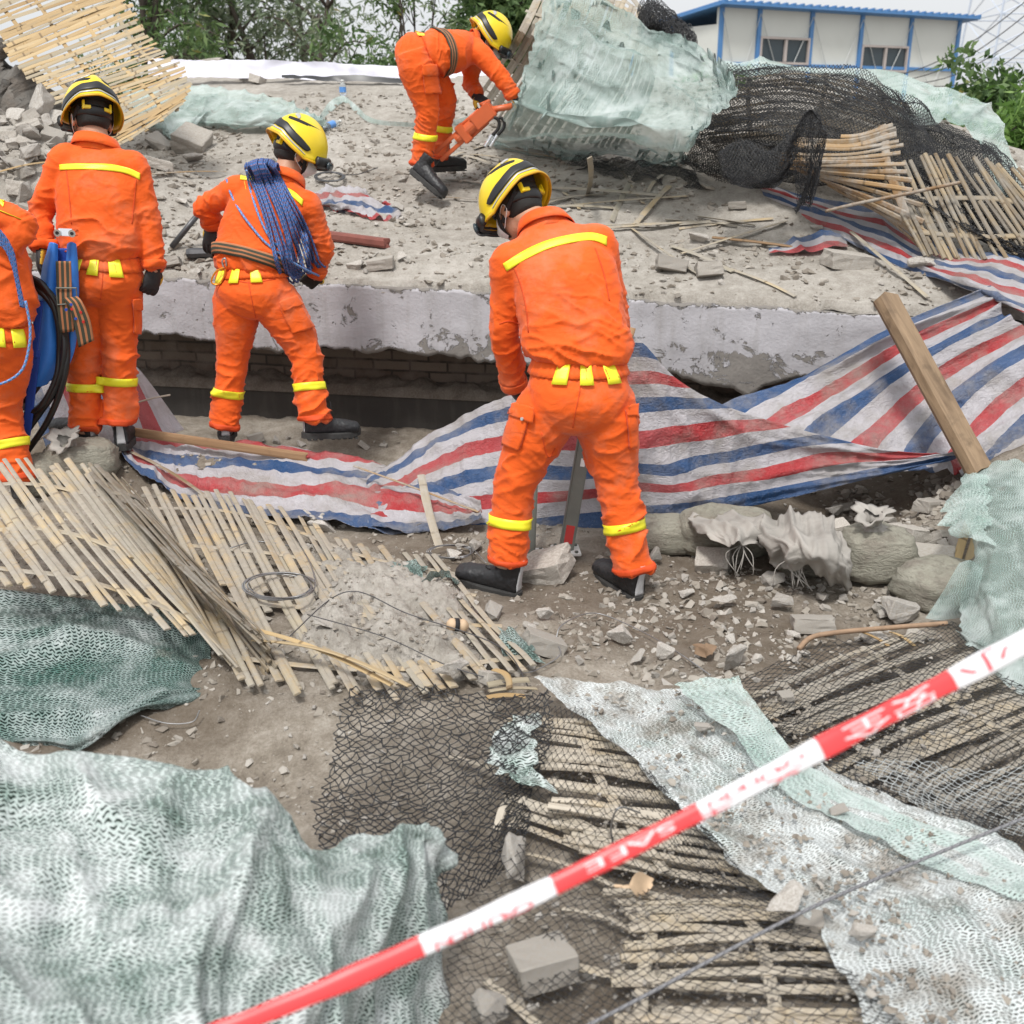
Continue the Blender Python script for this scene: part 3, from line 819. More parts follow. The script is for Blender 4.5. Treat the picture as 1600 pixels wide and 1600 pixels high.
PALEL = simple('pale_steel_rod', (.50, .52, .52), .5, .2, .05, 5)
pl = [s_px(p) for p in (1125, 1184, 1266, 1344, 1421, 1496)]
for i in range(5):
    m = MB()
    m.tube([hp(pl[i], -.075, .3), hp(pl[i + 1], -.075, Hh - .25)], .012, 5); m.tube([hp(pl[i], -.088, Hh - .25), hp(pl[i + 1], -.088, .3)], .012, 5)
    m.build('brace_rod', PALEL, house)

# lattice tower and its lines
TOWERM = simple('hazed_tower_steel', (.52, .58, .68), .6, .2, .05, 2)  # distance haze is put into this pale bluish steel colour
tb = atY(1590, 120, 105.0); tx, ty = tb[0], tb[1]
def lev(z): return 3.9 * (1 - z / 62) + .5
m = MB(); zs = [0, 3, 6.5, 10, 13.5, 17, 20, 23, 26, 29, 32, 36, 40]
cor = lambda z: [np.array([tx + sx * lev(z), ty + sy * lev(z), z]) for sx, sy in ((-1, -1), (1, -1), (1, 1), (-1, 1))]
for a, b in zip(zs[:-1], zs[1:]):
    A_, B2 = cor(a), cor(b)
    for k in range(4):
        k2 = (k + 1) % 4
        m.tube([A_[k], B2[k]], .10, 4, caps=False)
        m.tube([A_[k], B2[k2]], .05, 4, caps=False); m.tube([A_[k2], B2[k]], .05, 4, caps=False); m.tube([B2[k], B2[k2]], .05, 4, caps=False)
m.build('lattice_tower', TOWERM, label='steel lattice pylon, coloured pale for haze, standing behind the cabin at the right', cat='pylon')
lines = [((1640, -30), (1385, 122)), ((1640, -8), (1400, 128)), ((1640, 18), (1420, 132)), ((1640, 45), (1455, 135)), ((1640, 88), (1470, 150))]
lname = ['topmost', 'second from the top', 'middle', 'second from the bottom', 'lowest']
for (a, b), nm in zip(lines, lname):
    p, q = atY(*a, 24.0), atY(*b, 30.0)
    d = (q - p); pts = [p + d * t - ZZ * .35 * math.sin(math.pi * t) for t in np.linspace(-.6, 1.25, 24)]
    m = MB(); m.tube(pts, .012, 5); m.build('power_line', WIRE_D, smooth=True, label=f'thin overhead cable by the pylon, {nm} of five', cat='cable', group='overhead cables at the right')

def m_leaf(name, a, b, c):
    t = NT(name); r = t.attr('rnd')
    col = t.ramp(r, [(0, a), (.55, b), (.93, c), (1, (.36, .26, .06))])
    tr = t.n('BsdfTranslucent', {'Color': col}); t.P(Base_Color=col, Roughness=.55, Specular_IOR_Level=.4)
    mm = t.n('MixShader', {0: .35}); t.t.links.new(t.b.outputs[0], mm.inputs[1]); t.t.links.new(tr.outputs[0], mm.inputs[2]); t.t.links.new(mm.outputs[0], t.out.inputs['Surface'])
    return t.m
LEAF_G = m_leaf('leaves_greygreen', (.085, .12, .07), (.19, .245, .15), (.34, .37, .26))
LEAF_D = m_leaf('leaves_dark', (.045, .09, .03), (.11, .185, .065), (.22, .31, .12))
LEAF_Y = m_leaf('leaves_fresh', (.06, .13, .025), (.13, .25, .05), (.24, .38, .10))
BARK = simple('bark', (.07, .055, .045), .9, 0, .4, 12, .6, 40)
def leaves(mb, C, rad, n, L, wd, up=.2, seed=0):
    g = np.random.default_rng(seed)
    u = g.normal(size=(n, 3)); u /= np.linalg.norm(u, axis=1)[:, None]
    r = g.random(n) ** .45
    P = C + u * r[:, None] * np.asarray(rad)
    d = g.normal(size=(n, 3)); d[:, 2] -= up; d /= np.linalg.norm(d, axis=1)[:, None]
    s = np.cross(d, g.normal(size=(n, 3))); s /= np.linalg.norm(s, axis=1)[:, None]
    ln = L * (.6 + .8 * g.random(n))[:, None]; wn = wd * (.7 + .6 * g.random(n))[:, None]
    m4 = P + d * ln * .45
    V = np.stack([P, m4 + s * wn, P + d * ln, m4 - s * wn], 1).reshape(-1, 3)
    rr = np.clip(g.random(n) * .8 + .2 * g.random(), 0, 1)
    mb.add(V, np.arange(4 * n).reshape(-1, 4), rnd=np.repeat(rr, 4))
def tree(name, base, hgt, crown, nclump, nleaf, mat, L, wd, lab, cat='tree', spread=1.0, seed=1, low=.25, group=None, rt=.12, up=.3, cl=.3):
    g = np.random.default_rng(seed)
    root = empty(name, base, label=lab, cat=cat, group=group)
    base = np.asarray(base, float); tr = MB(); cr = MB()
    nst = 3 if cat == 'tree' else 5
    ends = []
    for k in range(nst):
        a = g.random() * 6.28; lean = .25 * hgt * g.random()
        top = base + np.array([math.cos(a) * lean, math.sin(a) * lean, hgt * (.75 + .25 * g.random())])
        mid = base * .5 + top * .5 + np.array([g.normal() * .1, g.normal() * .1, .05]) * hgt * .3
        pts = crom([base + g.normal(size=3) * .03, mid, top], 14)
        tr.tube(pts, np.linspace(rt, rt * .2, 14), 7); ends.append(pts)
    per = nclump
    for k in range(per):
        pts = ends[k % nst]; i = int(g.integers(int(14 * low), 14)); s0 = pts[min(i, 13)]
        u = g.normal(size=3); u[2] = abs(u[2]) * .6 - .1; u /= np.linalg.norm(u)
        e = s0 + u * np.array(crown) * (.35 + .65 * g.random())
        e2 = (s0 + e) / 2 + np.array([0, 0, .06 * hgt])
        tr.tube(crom([s0, e2, e], 7), np.linspace(rt * .28, rt * .05, 7), 5)
        for q in range(3):
            cpt = s0 + (e - s0) * (.55 + .2 * q) + g.normal(size=3) * cl * .5
            leaves(cr, cpt, np.array([cl, cl, cl * .75]) * (.6 + .7 * g.random()), nleaf // 3, L, wd, up, int(g.integers(1e9)))
    tr.build('trunk', BARK, root, smooth=True)
    cr.build('crown', mat, root, smooth=False)
    return root
def bg(px, Yd): p = atY(px, 150, Yd); return (p[0], p[1], 0.0)
tree('broadleaf_tree', bg(245, 19), 5.2, (1.6, 1.6, 1.3), 40, 130, LEAF_D, .17, .022, 'dark leafy tree rising right behind the leaning bamboo screen', seed=3, low=.35, cl=.4)
tree('broadleaf_tree', bg(330, 21), 5.4, (1.7, 1.6, 1.4), 46, 150, LEAF_G, .19, .020, 'grey green tree with yellowing leaves above the white sheeting', seed=8, low=.35, cl=.42)
tree('broadleaf_tree', bg(455, 20), 5.0, (1.8, 1.6, 1.3), 34, 120, LEAF_G, .19, .020, 'loose grey green tree with bare limbs against the white sky', seed=12, low=.4, cl=.40)
tree('sapling', bg(610, 17), 4.6, (.9, .8, 1.0), 18, 50, LEAF_G, .13, .016, 'sparse thin sapling left of the bending worker', seed=21, low=.3, rt=.03, cl=.26)
tree('sapling', bg(668, 18), 4.6, (.9, .9, 1.0), 24, 70, LEAF_D, .13, .018, 'thin leafy sapling directly behind the bending worker', seed=23, low=.3, rt=.035, cl=.28)
tree('broadleaf_tree', bg(800, 19), 5.0, (1.5, 1.3, 1.2), 60, 200, LEAF_D, .15, .028, 'dense dark tree behind the worker and the green net', seed=31, low=.4, cl=.38)
tree('hedge_shrub', bg(590, 15), 2.75, (.8, .6, .5), 26, 140, LEAF_D, .11, .020, 'low shrub just above the white sheeting beside the worker', cat='shrub', seed=33, low=.5, rt=.03, cl=.26)
tree('hedge_shrub', bg(1125, 11), 2.25, (.45, .4, .3), 20, 90, LEAF_Y, .09, .016, 'small bright green shrub peeping over the netted pile', cat='shrub', seed=35, low=.6, rt=.02, cl=.12)
tree('hedge_shrub', bg(1590, 12), 2.0, (.8, .8, .7), 70, 260, LEAF_D, .11, .026, 'dark bushy shrub at the right behind the netted pile', cat='shrub', seed=37, low=.4, rt=.03, cl=.28)
tree('hedge_shrub', bg(1640, 10), 1.75, (.9, .8, .7), 70, 260, LEAF_Y, .13, .014, 'fresh green shrub at the far right edge below the bushy one', cat='shrub', seed=39, low=.3, rt=.03, cl=.30)
m = MB(); g = np.random.default_rng(5)
for k in range(2600):
    x = g.uniform(4.6, 6.3); y = g.uniform(8.3, 10.5); h = g.uniform(.5, 1.25); b = np.array([x, y, 0.35]); t = np.array([g.normal() * .2, g.normal() * .2, h]); s = np.array([.007, g.normal() * .006, 0])
    m.add([b - s, b + s, b + t * .6 + s * .7, b + t, b + t * .6 - s * .7], T=[(0, 1, 2), (0, 2, 4), (4, 2, 3)], rnd=g.random() * .9)
m.build('tall_grass', LEAF_Y, kind='stuff')
# ------------------------------------------------------------------ bamboo mats
def mat_panel(ctrl, label, mat, pitch=.046, width=.030, battens=(.12, .5, .88), thick=.006, overhang=.05, seed=1, split=False, jit=1.0, name='bamboo_mat', group=None, weave=.004, bw=.03, nseg=12, rag=.5):
    s = Surf(ctrl); g = np.random.default_rng(seed)
    root = empty(name, s.at(.5, .5)[0], label=label, cat='bamboo mat', group=group)
    n = max(3, int(s.lv / pitch)); mb = MB()
    for k in range(n):
        v = (k + .5) / n + g.normal() * .12 / n * jit
        a, b = -overhang * g.random() * 1.4 - .01 + g.random() * rag * .05, 1 + overhang * g.random() * 1.4 - g.random() * rag * .05
        if g.random() < .06 * jit: b = g.uniform(.45, .9)
        if g.random() < .05 * jit: a = g.uniform(.1, .4)
        u = np.linspace(a, b, nseg)
        skew = g.normal() * .25 / n * jit
        vv = v + skew * (u - .5) + .0 * u
        P = s.at(u, vv); N = s.normal(u, np.clip(vv, 0.02, .98))
        par = 1 if k % 2 else -1
        off = np.zeros(nseg)
        for bi, bu in enumerate(battens): off += (1 if bi % 2 else -1) * par * np.exp(-((u - bu) / .09) ** 2)
        P = P + N * (off * weave + g.normal() * .0035 * jit + .004 * jit * np.sin(u * g.uniform(2, 7) + g.random() * 6))[:, None]
        T = np.gradient(P, axis=0); T /= np.linalg.norm(T, axis=1)[:, None]
        tw = g.normal() * .16 * jit
        Sd = np.cross(T, N); Sd /= np.linalg.norm(Sd, axis=1)[:, None]
        S2 = Sd * math.cos(tw) + N * math.sin(tw); N2 = N * math.cos(tw) - Sd * math.sin(tw)
        wd = width * g.uniform(.72, 1.15) / 2
        prof = [(-1, 0), (-.55, .8), (.55, .8), (1, 0), (.8, -.7), (-.8, -.7)]
        V = np.stack([P + S2 * wd * x + N2 * thick / 2 * 1.2 * z for x, z in prof], 1).reshape(-1, 3)
        m = len(prof)
        i, j = np.meshgrid(np.arange(nseg - 1), np.arange(m), indexing='ij')
        q = np.stack([i * m + j, i * m + (j + 1) % m, (i + 1) * m + (j + 1) % m, (i + 1) * m + j], -1).reshape(-1, 4)
        L = (u - a) * s.lu
        uv = np.stack(np.broadcast_arrays(L[:, None], np.array([0, .2, .8, 1, .8, .2])[None] * width), -1).reshape(-1, 2)
        o = (nseg - 1) * m
        q = np.vstack([q, [(0, 3, 4, 5), (0, 1, 2, 3), (o, o + 5, o + 4, o + 3), (o, o + 3, o + 2, o + 1)]])
        mb.add(V, q, rnd=g.random(), uv=uv)
    mb.build('slats', mat, root)
    for bi, bu in enumerate(battens):
        bb = MB()
        v = np.linspace(-.01, 1.01, max(8, n))
        u = bu + g.normal() * .01 + .012 * np.sin(v * 5 + g.random() * 6)
        P = s.at(np.full_like(v, 1) * u, v); N = s.normal(np.clip(u, .02, .98) * np.ones_like(v), np.clip(v, .02, .98))
        P = P - N * .004
        T = np.gradient(P, axis=0); T /= np.linalg.norm(T, axis=1)[:, None]
        S2 = np.cross(T, N)
        prof = [(-1, 0), (-.6, .8), (.6, .8), (1, 0), (.8, -.8), (-.8, -.8)]; m = 6; ns = len(v)
        V = np.stack([P + S2 * bw / 2 * x + N * .004 * z for x, z in prof], 1).reshape(-1, 3)
        i, j = np.meshgrid(np.arange(ns - 1), np.arange(m), indexing='ij')
        q = np.stack([i * m + j, i * m + (j + 1) % m, (i + 1) * m + (j + 1) % m, (i + 1) * m + j], -1).reshape(-1, 4)
        uv = np.stack(np.broadcast_arrays((v * s.lv)[:, None], np.linspace(0, .03, m)[None]), -1).reshape(-1, 2)
        bb.add(V, q, rnd=g.random(), uv=uv)
        bb.build('batten', mat, root)
    return root
mat_panel([[(-60, -10, 9.2), (50, -55, 9.4), (160, -95, 9.6)], [(-2, 38, 8.9), (90, 2, 9.1), (182, -30, 9.3)], [(22, 84, 8.7), (115, 46, 8.9), (200, 12, 9.1)],
           [(58, 124, 8.5), (148, 92, 8.65), (228, 62, 8.8)], [(92, 158, 8.3), (185, 128, 8.4), (272, 100, 8.5)], [(150, 200, 8.0), (225, 166, 8.1), (292, 132, 8.2)], [(190, 225, 7.8), (240, 195, 7.9), (285, 165, 8.0)]],
          'tan bamboo screen leaning at the upper left behind the rubble', BAMBOO, .044, .040, (.1, .36, .64, .9), seed=2, jit=.9)
mat_panel([[(742, 152, 'g.03'), (800, 62, 8.1), (852, -45, 8.6)], [(800, 195, 'g.03'), (868, 90, 8.0), (918, -35, 8.4)], [(880, 222, 'g.03'), (950, 112, 7.9), (985, 12, 8.2)], [(975, 226, 'g.03'), (1020, 140, 7.7), (1030, 40, 8.0)]],
          'tan bamboo mat propped steeply under the big pale green net', BAMBOO_OLD, .05, .036, (.1, .4, .7, .93), seed=3)
mat_panel([[(930, -5, 8.5), (965, 12, 8.4), (1002, 45, 8.3)], [(960, -30, 8.6), (990, -10, 8.5), (1008, 12, 8.4)]], 'splayed bamboo strips poking up beside the rolled black net', BAMBOO_OLD, .07, .036, (.5,), seed=5)
mat_panel([[(1115, 128, 7.55), (1240, 112, 7.6), (1330, 124, 7.5), (1420, 160, 7.3)], [(1110, 165, 7.35), (1230, 150, 7.4), (1330, 170, 7.3), (1430, 205, 7.1)], [(1120, 205, 7.2), (1230, 195, 7.2), (1330, 215, 7.1), (1420, 240, 7.0)], [(1140, 235, 7.1), (1240, 235, 7.05), (1330, 250, 6.95), (1410, 270, 6.85)]],
          'greyed bamboo mat humped under the black net on the right pile', BAMBOO_DARK, .046, .034, (.15, .5, .85), seed=6, jit=1.4)
mat_panel([[(1275, 205, 6.75), (1335, 208, 6.65), (1392, 192, 6.55)], [(1240, 232, 6.7), (1325, 234, 6.6), (1405, 218, 6.5)], [(1225, 254, 6.7), (1320, 256, 6.55), (1412, 252, 6.45)], [(1245, 268, 6.7), (1330, 280, 6.55), (1425, 292, 6.4)], [(1285, 282, 6.7), (1360, 318, 6.5), (1445, 362, 6.3)], [(1310, 300, 6.7), (1385, 345, 6.5), (1452, 398, 6.3)]],
          'brown bamboo mat fanning open below the black net with one upright batten', BAMBOO_WARM, .040, .030, (.86,), thick=.010, seed=7, jit=1.3, nseg=14, bw=.045)
mat_panel([[(1440, 392, 6.2), (1400, 320, 6.45), (1370, 262, 6.7)], [(1490, 400, 6.15), (1450, 318, 6.4), (1420, 250, 6.65)], [(1560, 402, 6.1), (1510, 318, 6.35), (1470, 245, 6.6)], [(1640, 400, 6.1), (1580, 320, 6.3), (1530, 250, 6.5)], [(1720, 420, 6.0), (1660, 340, 6.2), (1600, 270, 6.4)]],
          'pale bamboo strips slanting down at the right edge beyond the tarpaulin', BAMBOO_DARK, .034, .024, (.2, .55), seed=8, jit=1.8, thick=.012)
mat_panel([[(-115, 752, 4.2), (-62, 834, 3.82), (-24, 896, 3.5)], [(-58, 745, 4.25), (0, 832, 3.83), (50, 908, 3.48)], [(0, 736, 4.3), (62, 830, 3.85), (130, 922, 3.45)], [(60, 738, 4.35), (142, 846, 3.82), (235, 958, 3.42)], [(112, 747, 4.35), (208, 872, 3.78), (322, 998, 3.38)], [(142, 746, 4.38), (250, 885, 3.78), (368, 1045, 3.34)], [(152, 742, 4.4), (262, 876, 3.85), (392, 1090, 3.3)]],
          'pale bamboo mat arched over the dark green net at the left', BAMBOO_PALE, .036, .025, (.10, .48, .88), seed=9, jit=1.4, nseg=18, overhang=.09, thick=.008)
mat_panel([[(142, 738, 4.32), (248, 856, 3.74), (392, 985, 3.36)], [(182, 746, 4.34), (300, 878, 3.80), (416, 1008, 3.38)], [(206, 786, 4.38), (318, 930, 3.85), (414, 1060, 3.33)], [(168, 790, 4.36), (286, 940, 3.80), (394, 1112, 3.27)]],
          'curled up edge of bamboo strips running down the fold of the left mat', BAMBOO_DARK, .019, .020, (.15, .6, .95), seed=10, jit=1.6, nseg=16, thick=.008)
mat_panel([[(222, 772, 'g.06'), (292, 900, 'g.05'), (372, 1064, 'g.04')], [(330, 776, 'g.05'), (402, 920, 'g.04'), (482, 1068, 'g.04')], [(430, 802, 'g.05'), (505, 930, 'g.04'), (592, 1072, 'g.04')], [(560, 852, 'g.04'), (628, 950, 'g.04'), (722, 1064, 'g.04')], [(700, 880, 'g.04'), (765, 960, 'g.04'), (838, 1044, 'g.04')]],
          'pale bamboo mat flat on the ground, half buried by dirt', BAMBOO_PALE, .044, .029, (.08, .3, .6, .9), seed=11, jit=1.4, overhang=.06, thick=.008)
mat_panel([[(835, 1118, 'g.06'), (960, 1132, 'g.06'), (1090, 1145, 'g.05')], [(852, 1190, 'g.07'), (990, 1205, 'g.07'), (1150, 1225, 'g.05')], [(890, 1265, 'g.08'), (1040, 1285, 'g.07'), (1220, 1310, 'g.05')], [(950, 1340, 'g.08'), (1100, 1370, 'g.07'), (1270, 1400, 'g.05')]],
          'dusty bamboo mat with staggered ends left of the whitened net strip', BAMBOO_DUSTY, .034, .026, (.3, .72), seed=12, jit=2.0, overhang=.13, thick=.014)
mat_panel([[(950, 1385, 'g.06'), (1090, 1400, 'g.06'), (1260, 1415, 'g.05')], [(992, 1448, 'g.07'), (1140, 1442, 'g.06'), (1320, 1450, 'g.05')], [(966, 1530, 'g.07'), (1150, 1530, 'g.06'), (1370, 1540, 'g.05')], [(960, 1650, 'g.07'), (1150, 1650, 'g.06'), (1440, 1650, 'g.05')]],
          'dusty bamboo mat with level strips at the bottom edge of the photo', BAMBOO_DUSTY, .040, .027, (.12, .62), seed=13, jit=1.3, overhang=.06, thick=.014)
mat_panel([[(805, 1240, 'g.07'), (870, 1262, 'g.06'), (935, 1295, 'g.05')], [(790, 1290, 'g.05'), (850, 1310, 'g.04'), (930, 1340, 'g.03')]], 'small broken piece of bamboo mat beside the wedge shaped stone', BAMBOO_DUSTY, .055, .03, (.08,), seed=14, jit=1.4, thick=.008)
mat_panel([[(1175, 1085, 'g.06'), (1300, 1030, 'g.06'), (1430, 985, 'g.06')], [(1232, 1142, 'g.06'), (1365, 1085, 'g.06'), (1510, 1030, 'g.06')], [(1295, 1200, 'g.05'), (1435, 1132, 'g.06'), (1590, 1080, 'g.06')], [(1400, 1252, 'g.04'), (1535, 1182, 'g.05'), (1670, 1120, 'g.06')], [(1480, 1312, 'g.03'), (1610, 1252, 'g.04'), (1720, 1200, 'g.05')]],
          'grey dusty bamboo mat under the black net right of the whitened strip', BAMBOO_OLD, .040, .032, (.2, .7), seed=15, jit=1.8, overhang=.04, thick=.010)

# ------------------------------------------------------------------ striped tarpaulins
def tarp_cols(cols, nrow):
    rows = [[] for _ in range(nrow)]
    for x, tab, y0, y1 in cols:
        ks = sorted(tab); top = tab[ks[-1]]; bot = tab[ks[0]]
        for r in range(nrow):
            f = r / (nrow - 1); y = bot + (top - bot) * f
            t = np.interp(-y, [-tab[k] for k in ks], ks)
            rows[r].append((x + (tab.get('dx', 0) if False else 0), y, y0 + (y1 - y0) * f, x / 100.0, t))
    return rows
TW = [(.030, .7, 3.6, 3, True), (.026, 1.3, 1.3, 4, False), (.022, 2.0, 7, 12, True), (.014, 7, 2.0, 6, True), (.010, 15, 6, 9, True), (.004, 26, 18, 8, False)]
front = [(575, {0: 833, 1: 824, 10: 745}, 4.72, 5.2), (640, {0: 836, 1: 822, 2: 806, 10: 702}, 4.74, 5.3), (710, {0: 839, 1: 818, 2: 798, 9: 664, 10: 655}, 4.75, 5.28), (790, {0: 839, 1: 813, 2: 792, 3: 768, 4: 748, 5: 724, 6: 702, 7: 682, 8: 657, 9: 640, 10: 620}, 4.78, 5.18),
         (890, {0: 833, 1: 807, 2: 778, 3: 764, 4: 752, 5: 724, 6: 704, 7: 677, 8: 655, 9: 628, 10: 610, 12: 575}, 4.8, 5.03), (950, {0: 829, 1: 803, 2: 770, 3: 760, 4: 753, 5: 723, 6: 704, 7: 675, 8: 653, 9: 622, 10: 604, 11: 580, 13: 545}, 4.8, 4.98), (990, {0: 823, 1: 799, 2: 764, 3: 758, 4: 754, 5: 722, 6: 705, 7: 673, 8: 652, 9: 619, 10: 600, 11: 580, 13.4: 526}, 4.8, 4.95),
         (1050, {0: 815, 1: 791, 2: 763, 3: 752, 4: 747, 5: 715, 6: 697, 7: 665, 8: 645, 9: 616, 10: 600, 11: 588}, 4.82, 4.95), (1120, {0: 803, 1: 778, 2: 758, 3: 741, 4: 734, 5: 704, 6: 686, 7: 657, 8: 640, 8.6: 628}, 4.85, 4.96), (1200, {0: 786, 1: 764, 2: 751, 3: 726, 4: 714, 5: 687, 6: 674, 6.8: 657}, 4.87, 4.97),
         (1300, {0: 762, 1: 745, 2: 728, 3: 703, 4: 695, 4.6: 684}, 4.88, 4.95), (1400, {0: 738, 1: 727, 2: 720, 3: 706}, 4.9, 4.94), (1512, {0: 716, 1: 714, 1.4: 711}, 4.9, 4.93)]
cloth('striped_tarpaulin', tarp_cols(front, 7), .014, TARP, TW, label='large striped tarpaulin hanging in a peak behind the man with bowed head', cat='tarpaulin', thick=.002)
left = [(178, {0: 706, 1: 704, 2: 700, 6: 690}, 5.2, 5.45), (235, {0: 745, 1: 742, 2: 733, 3: 722, 4: 714, 5: 703, 7: 684}, 5.0, 5.5), (300, {0: 776, 1: 773, 2: 769, 3: 737, 4: 728, 5: 708, 7: 690}, 4.93, 5.5), (400, {0: 801, 1: 792, 2: 777, 3: 744, 4: 735, 5: 716, 7: 698}, 4.86, 5.5),
        (500, {0: 814, 1: 802, 2: 787, 3: 757, 4: 748, 5: 732, 7: 711}, 4.8, 5.42), (600, {0: 829, 1: 817, 2: 800, 3: 771, 4: 760, 5: 742, 6: 733}, 4.72, 5.28), (690, {0: 822, 1: 815, 2: 806, 3: 784, 4: 775, 4.6: 764}, 4.7, 5.0), (752, {0: 806, 1: 804, 2: 801, 3: 795, 3.5: 790}, 4.68, 4.78)]
cloth('striped_tarpaulin', tarp_cols(left, 6), .014, TARP, TW, label='striped tarpaulin lying slack across the ground below the hollow', cat='tarpaulin', thick=.002)
cloth('striped_tarpaulin', [[(30, 590, 5.8, 0, 0), (55, 650, 5.6, .5, 0), (75, 712, 5.4, 1, 0)], [(105, 535, 5.85, 0, 3.4), (138, 612, 5.65, .6, 3.4), (170, 698, 5.42, 1.2, 3.4)], [(148, 515, 5.85, 0, 6.2), (196, 592, 5.68, .6, 6.2), (236, 690, 5.45, 1.2, 6.2)], [(156, 515, 5.9, 0, 8), (224, 585, 5.72, .6, 8), (288, 672, 5.52, 1.2, 8)]],
      .016, TARP, [(.02, .8, 3, 3, True), (.01, 2, 8, 6, True)], label='steep strip of striped tarpaulin behind the legs of the stretcher carrier', cat='tarpaulin', thick=.002)
cloth('striped_tarpaulin', [[(1120, 648, 5.45, 0, 0), (1250, 588, 5.52, 1, 0), (1400, 506, 5.55, 2, 0), (1548, 446, 5.58, 3, 0)], [(1180, 668, 5.25, 0, 2), (1300, 606, 5.42, 1, 2.4), (1425, 532, 5.5, 2, 2.6), (1558, 474, 5.54, 3, 2.6)], [(1240, 690, 5.1, 0, 4), (1340, 630, 5.32, 1, 4.6), (1455, 560, 5.42, 2, 5), (1580, 500, 5.46, 3, 5.2)],
      [(1310, 715, 5.02, 0, 6), (1400, 668, 5.2, 1, 7), (1500, 590, 5.32, 2, 7.6), (1645, 520, 5.36, 3, 8)], [(1420, 735, 4.98, 0, 8), (1470, 700, 5.08, 1, 9.6), (1560, 630, 5.18, 2, 10.4), (1660, 580, 5.2, 3, 11)], [(1490, 742, 4.92, 0, 10), (1530, 718, 4.96, 1, 12), (1600, 680, 5.0, 2, 13), (1670, 650, 5.04, 3, 14)], [(1505, 748, 4.85, 0, 12), (1548, 738, 4.86, 1, 14), (1610, 716, 4.86, 2, 15), (1680, 700, 4.88, 3, 16)]],
      .014, TARP, [(.060, .8, 4.5, 3, True), (.030, 1.2, 10, 6, True), (.012, 9, 5, 9, True), (.004, 16, 14, 8, False)], label='striped tarpaulin sweeping up to the roof edge behind the leaning plank', cat='tarpaulin', thick=.002)
cloth('striped_tarpaulin', [[(1185, 286, 'g.03', 0, 0), (1285, 310, 'g.05', 1, 0), (1390, 335, 'g.06', 2, 0), (1490, 392, 'g.08', 3, 0), (1565, 398, 'g.10', 4, 0), (1650, 410, 'g.10', 5, 0)], [(1188, 292, 'g.02', 0, 2), (1285, 326, 'g.05', 1, 3), (1385, 362, 'g.07', 2, 3.5), (1475, 408, 'g.08', 3, 3.5), (1555, 424, 'g.10', 4, 4), (1650, 450, 5.6, 5, 5)],
      [(1190, 298, 'g.01', 0, 4), (1285, 344, 'g.04', 1, 6), (1378, 388, 'g.04', 2, 7), (1460, 424, 'g.04', 3, 7), (1540, 448, 5.6, 4, 7), (1650, 500, 5.5, 5, 9)], [(1195, 306, 'g.0', 0, 5), (1285, 358, 'g.01', 1, 7.5), (1372, 402, 'g.01', 2, 9), (1450, 432, 'g.01', 3, 9), (1548, 462, 5.56, 4, 10), (1650, 530, 5.44, 5, 13)]],
      .014, TARP, [(.03, 1.5, 2, 3, True), (.012, 5, 4, 6, True)], label='striped tarpaulin trailing along the roof under the fanned bamboo mat', cat='tarpaulin', thick=.002)
cloth('striped_tarpaulin', [[(1200, 392, 'g.02', 0, 0), (1240, 372, 'g.05', 1, 0), (1285, 362, 'g.06', 2, 0), (1322, 372, 'g.05', 3, 0)], [(1203, 398, 'g.01', 0, 3), (1245, 394, 'g.03', 1, 3), (1285, 390, 'g.04', 2, 3), (1326, 384, 'g.03', 3, 3)]], .012, TARP, [(.03, 6, 3, 3, True)], label='small torn scrap of striped tarpaulin on the roof beside the long stick', cat='tarpaulin')
cloth('striped_tarpaulin', [[(482, 300, 'g.03', 0, 1), (520, 292, 'g.05', 1, 1), (565, 300, 'g.04', 2, 1), (600, 318, 'g.02', 3, 1)], [(490, 316, 'g.03', 0, 4.5), (530, 318, 'g.06', 1, 4.5), (575, 322, 'g.03', 2, 4.5), (625, 330, 'g.02', 3, 4.5)], [(500, 322, 'g.01', 0, 6.5), (540, 330, 'g.02', 1, 6.5), (590, 342, 'g.02', 2, 6.5), (615, 344, 'g.01', 3, 6.5)]], .012, TARP, [(.035, 6, 6, 3, True), (.02, 12, 9, 5, False)], label='crumpled scrap of striped sheeting lying on the roof behind the rope carrier', cat='tarpaulin', rag=.05)

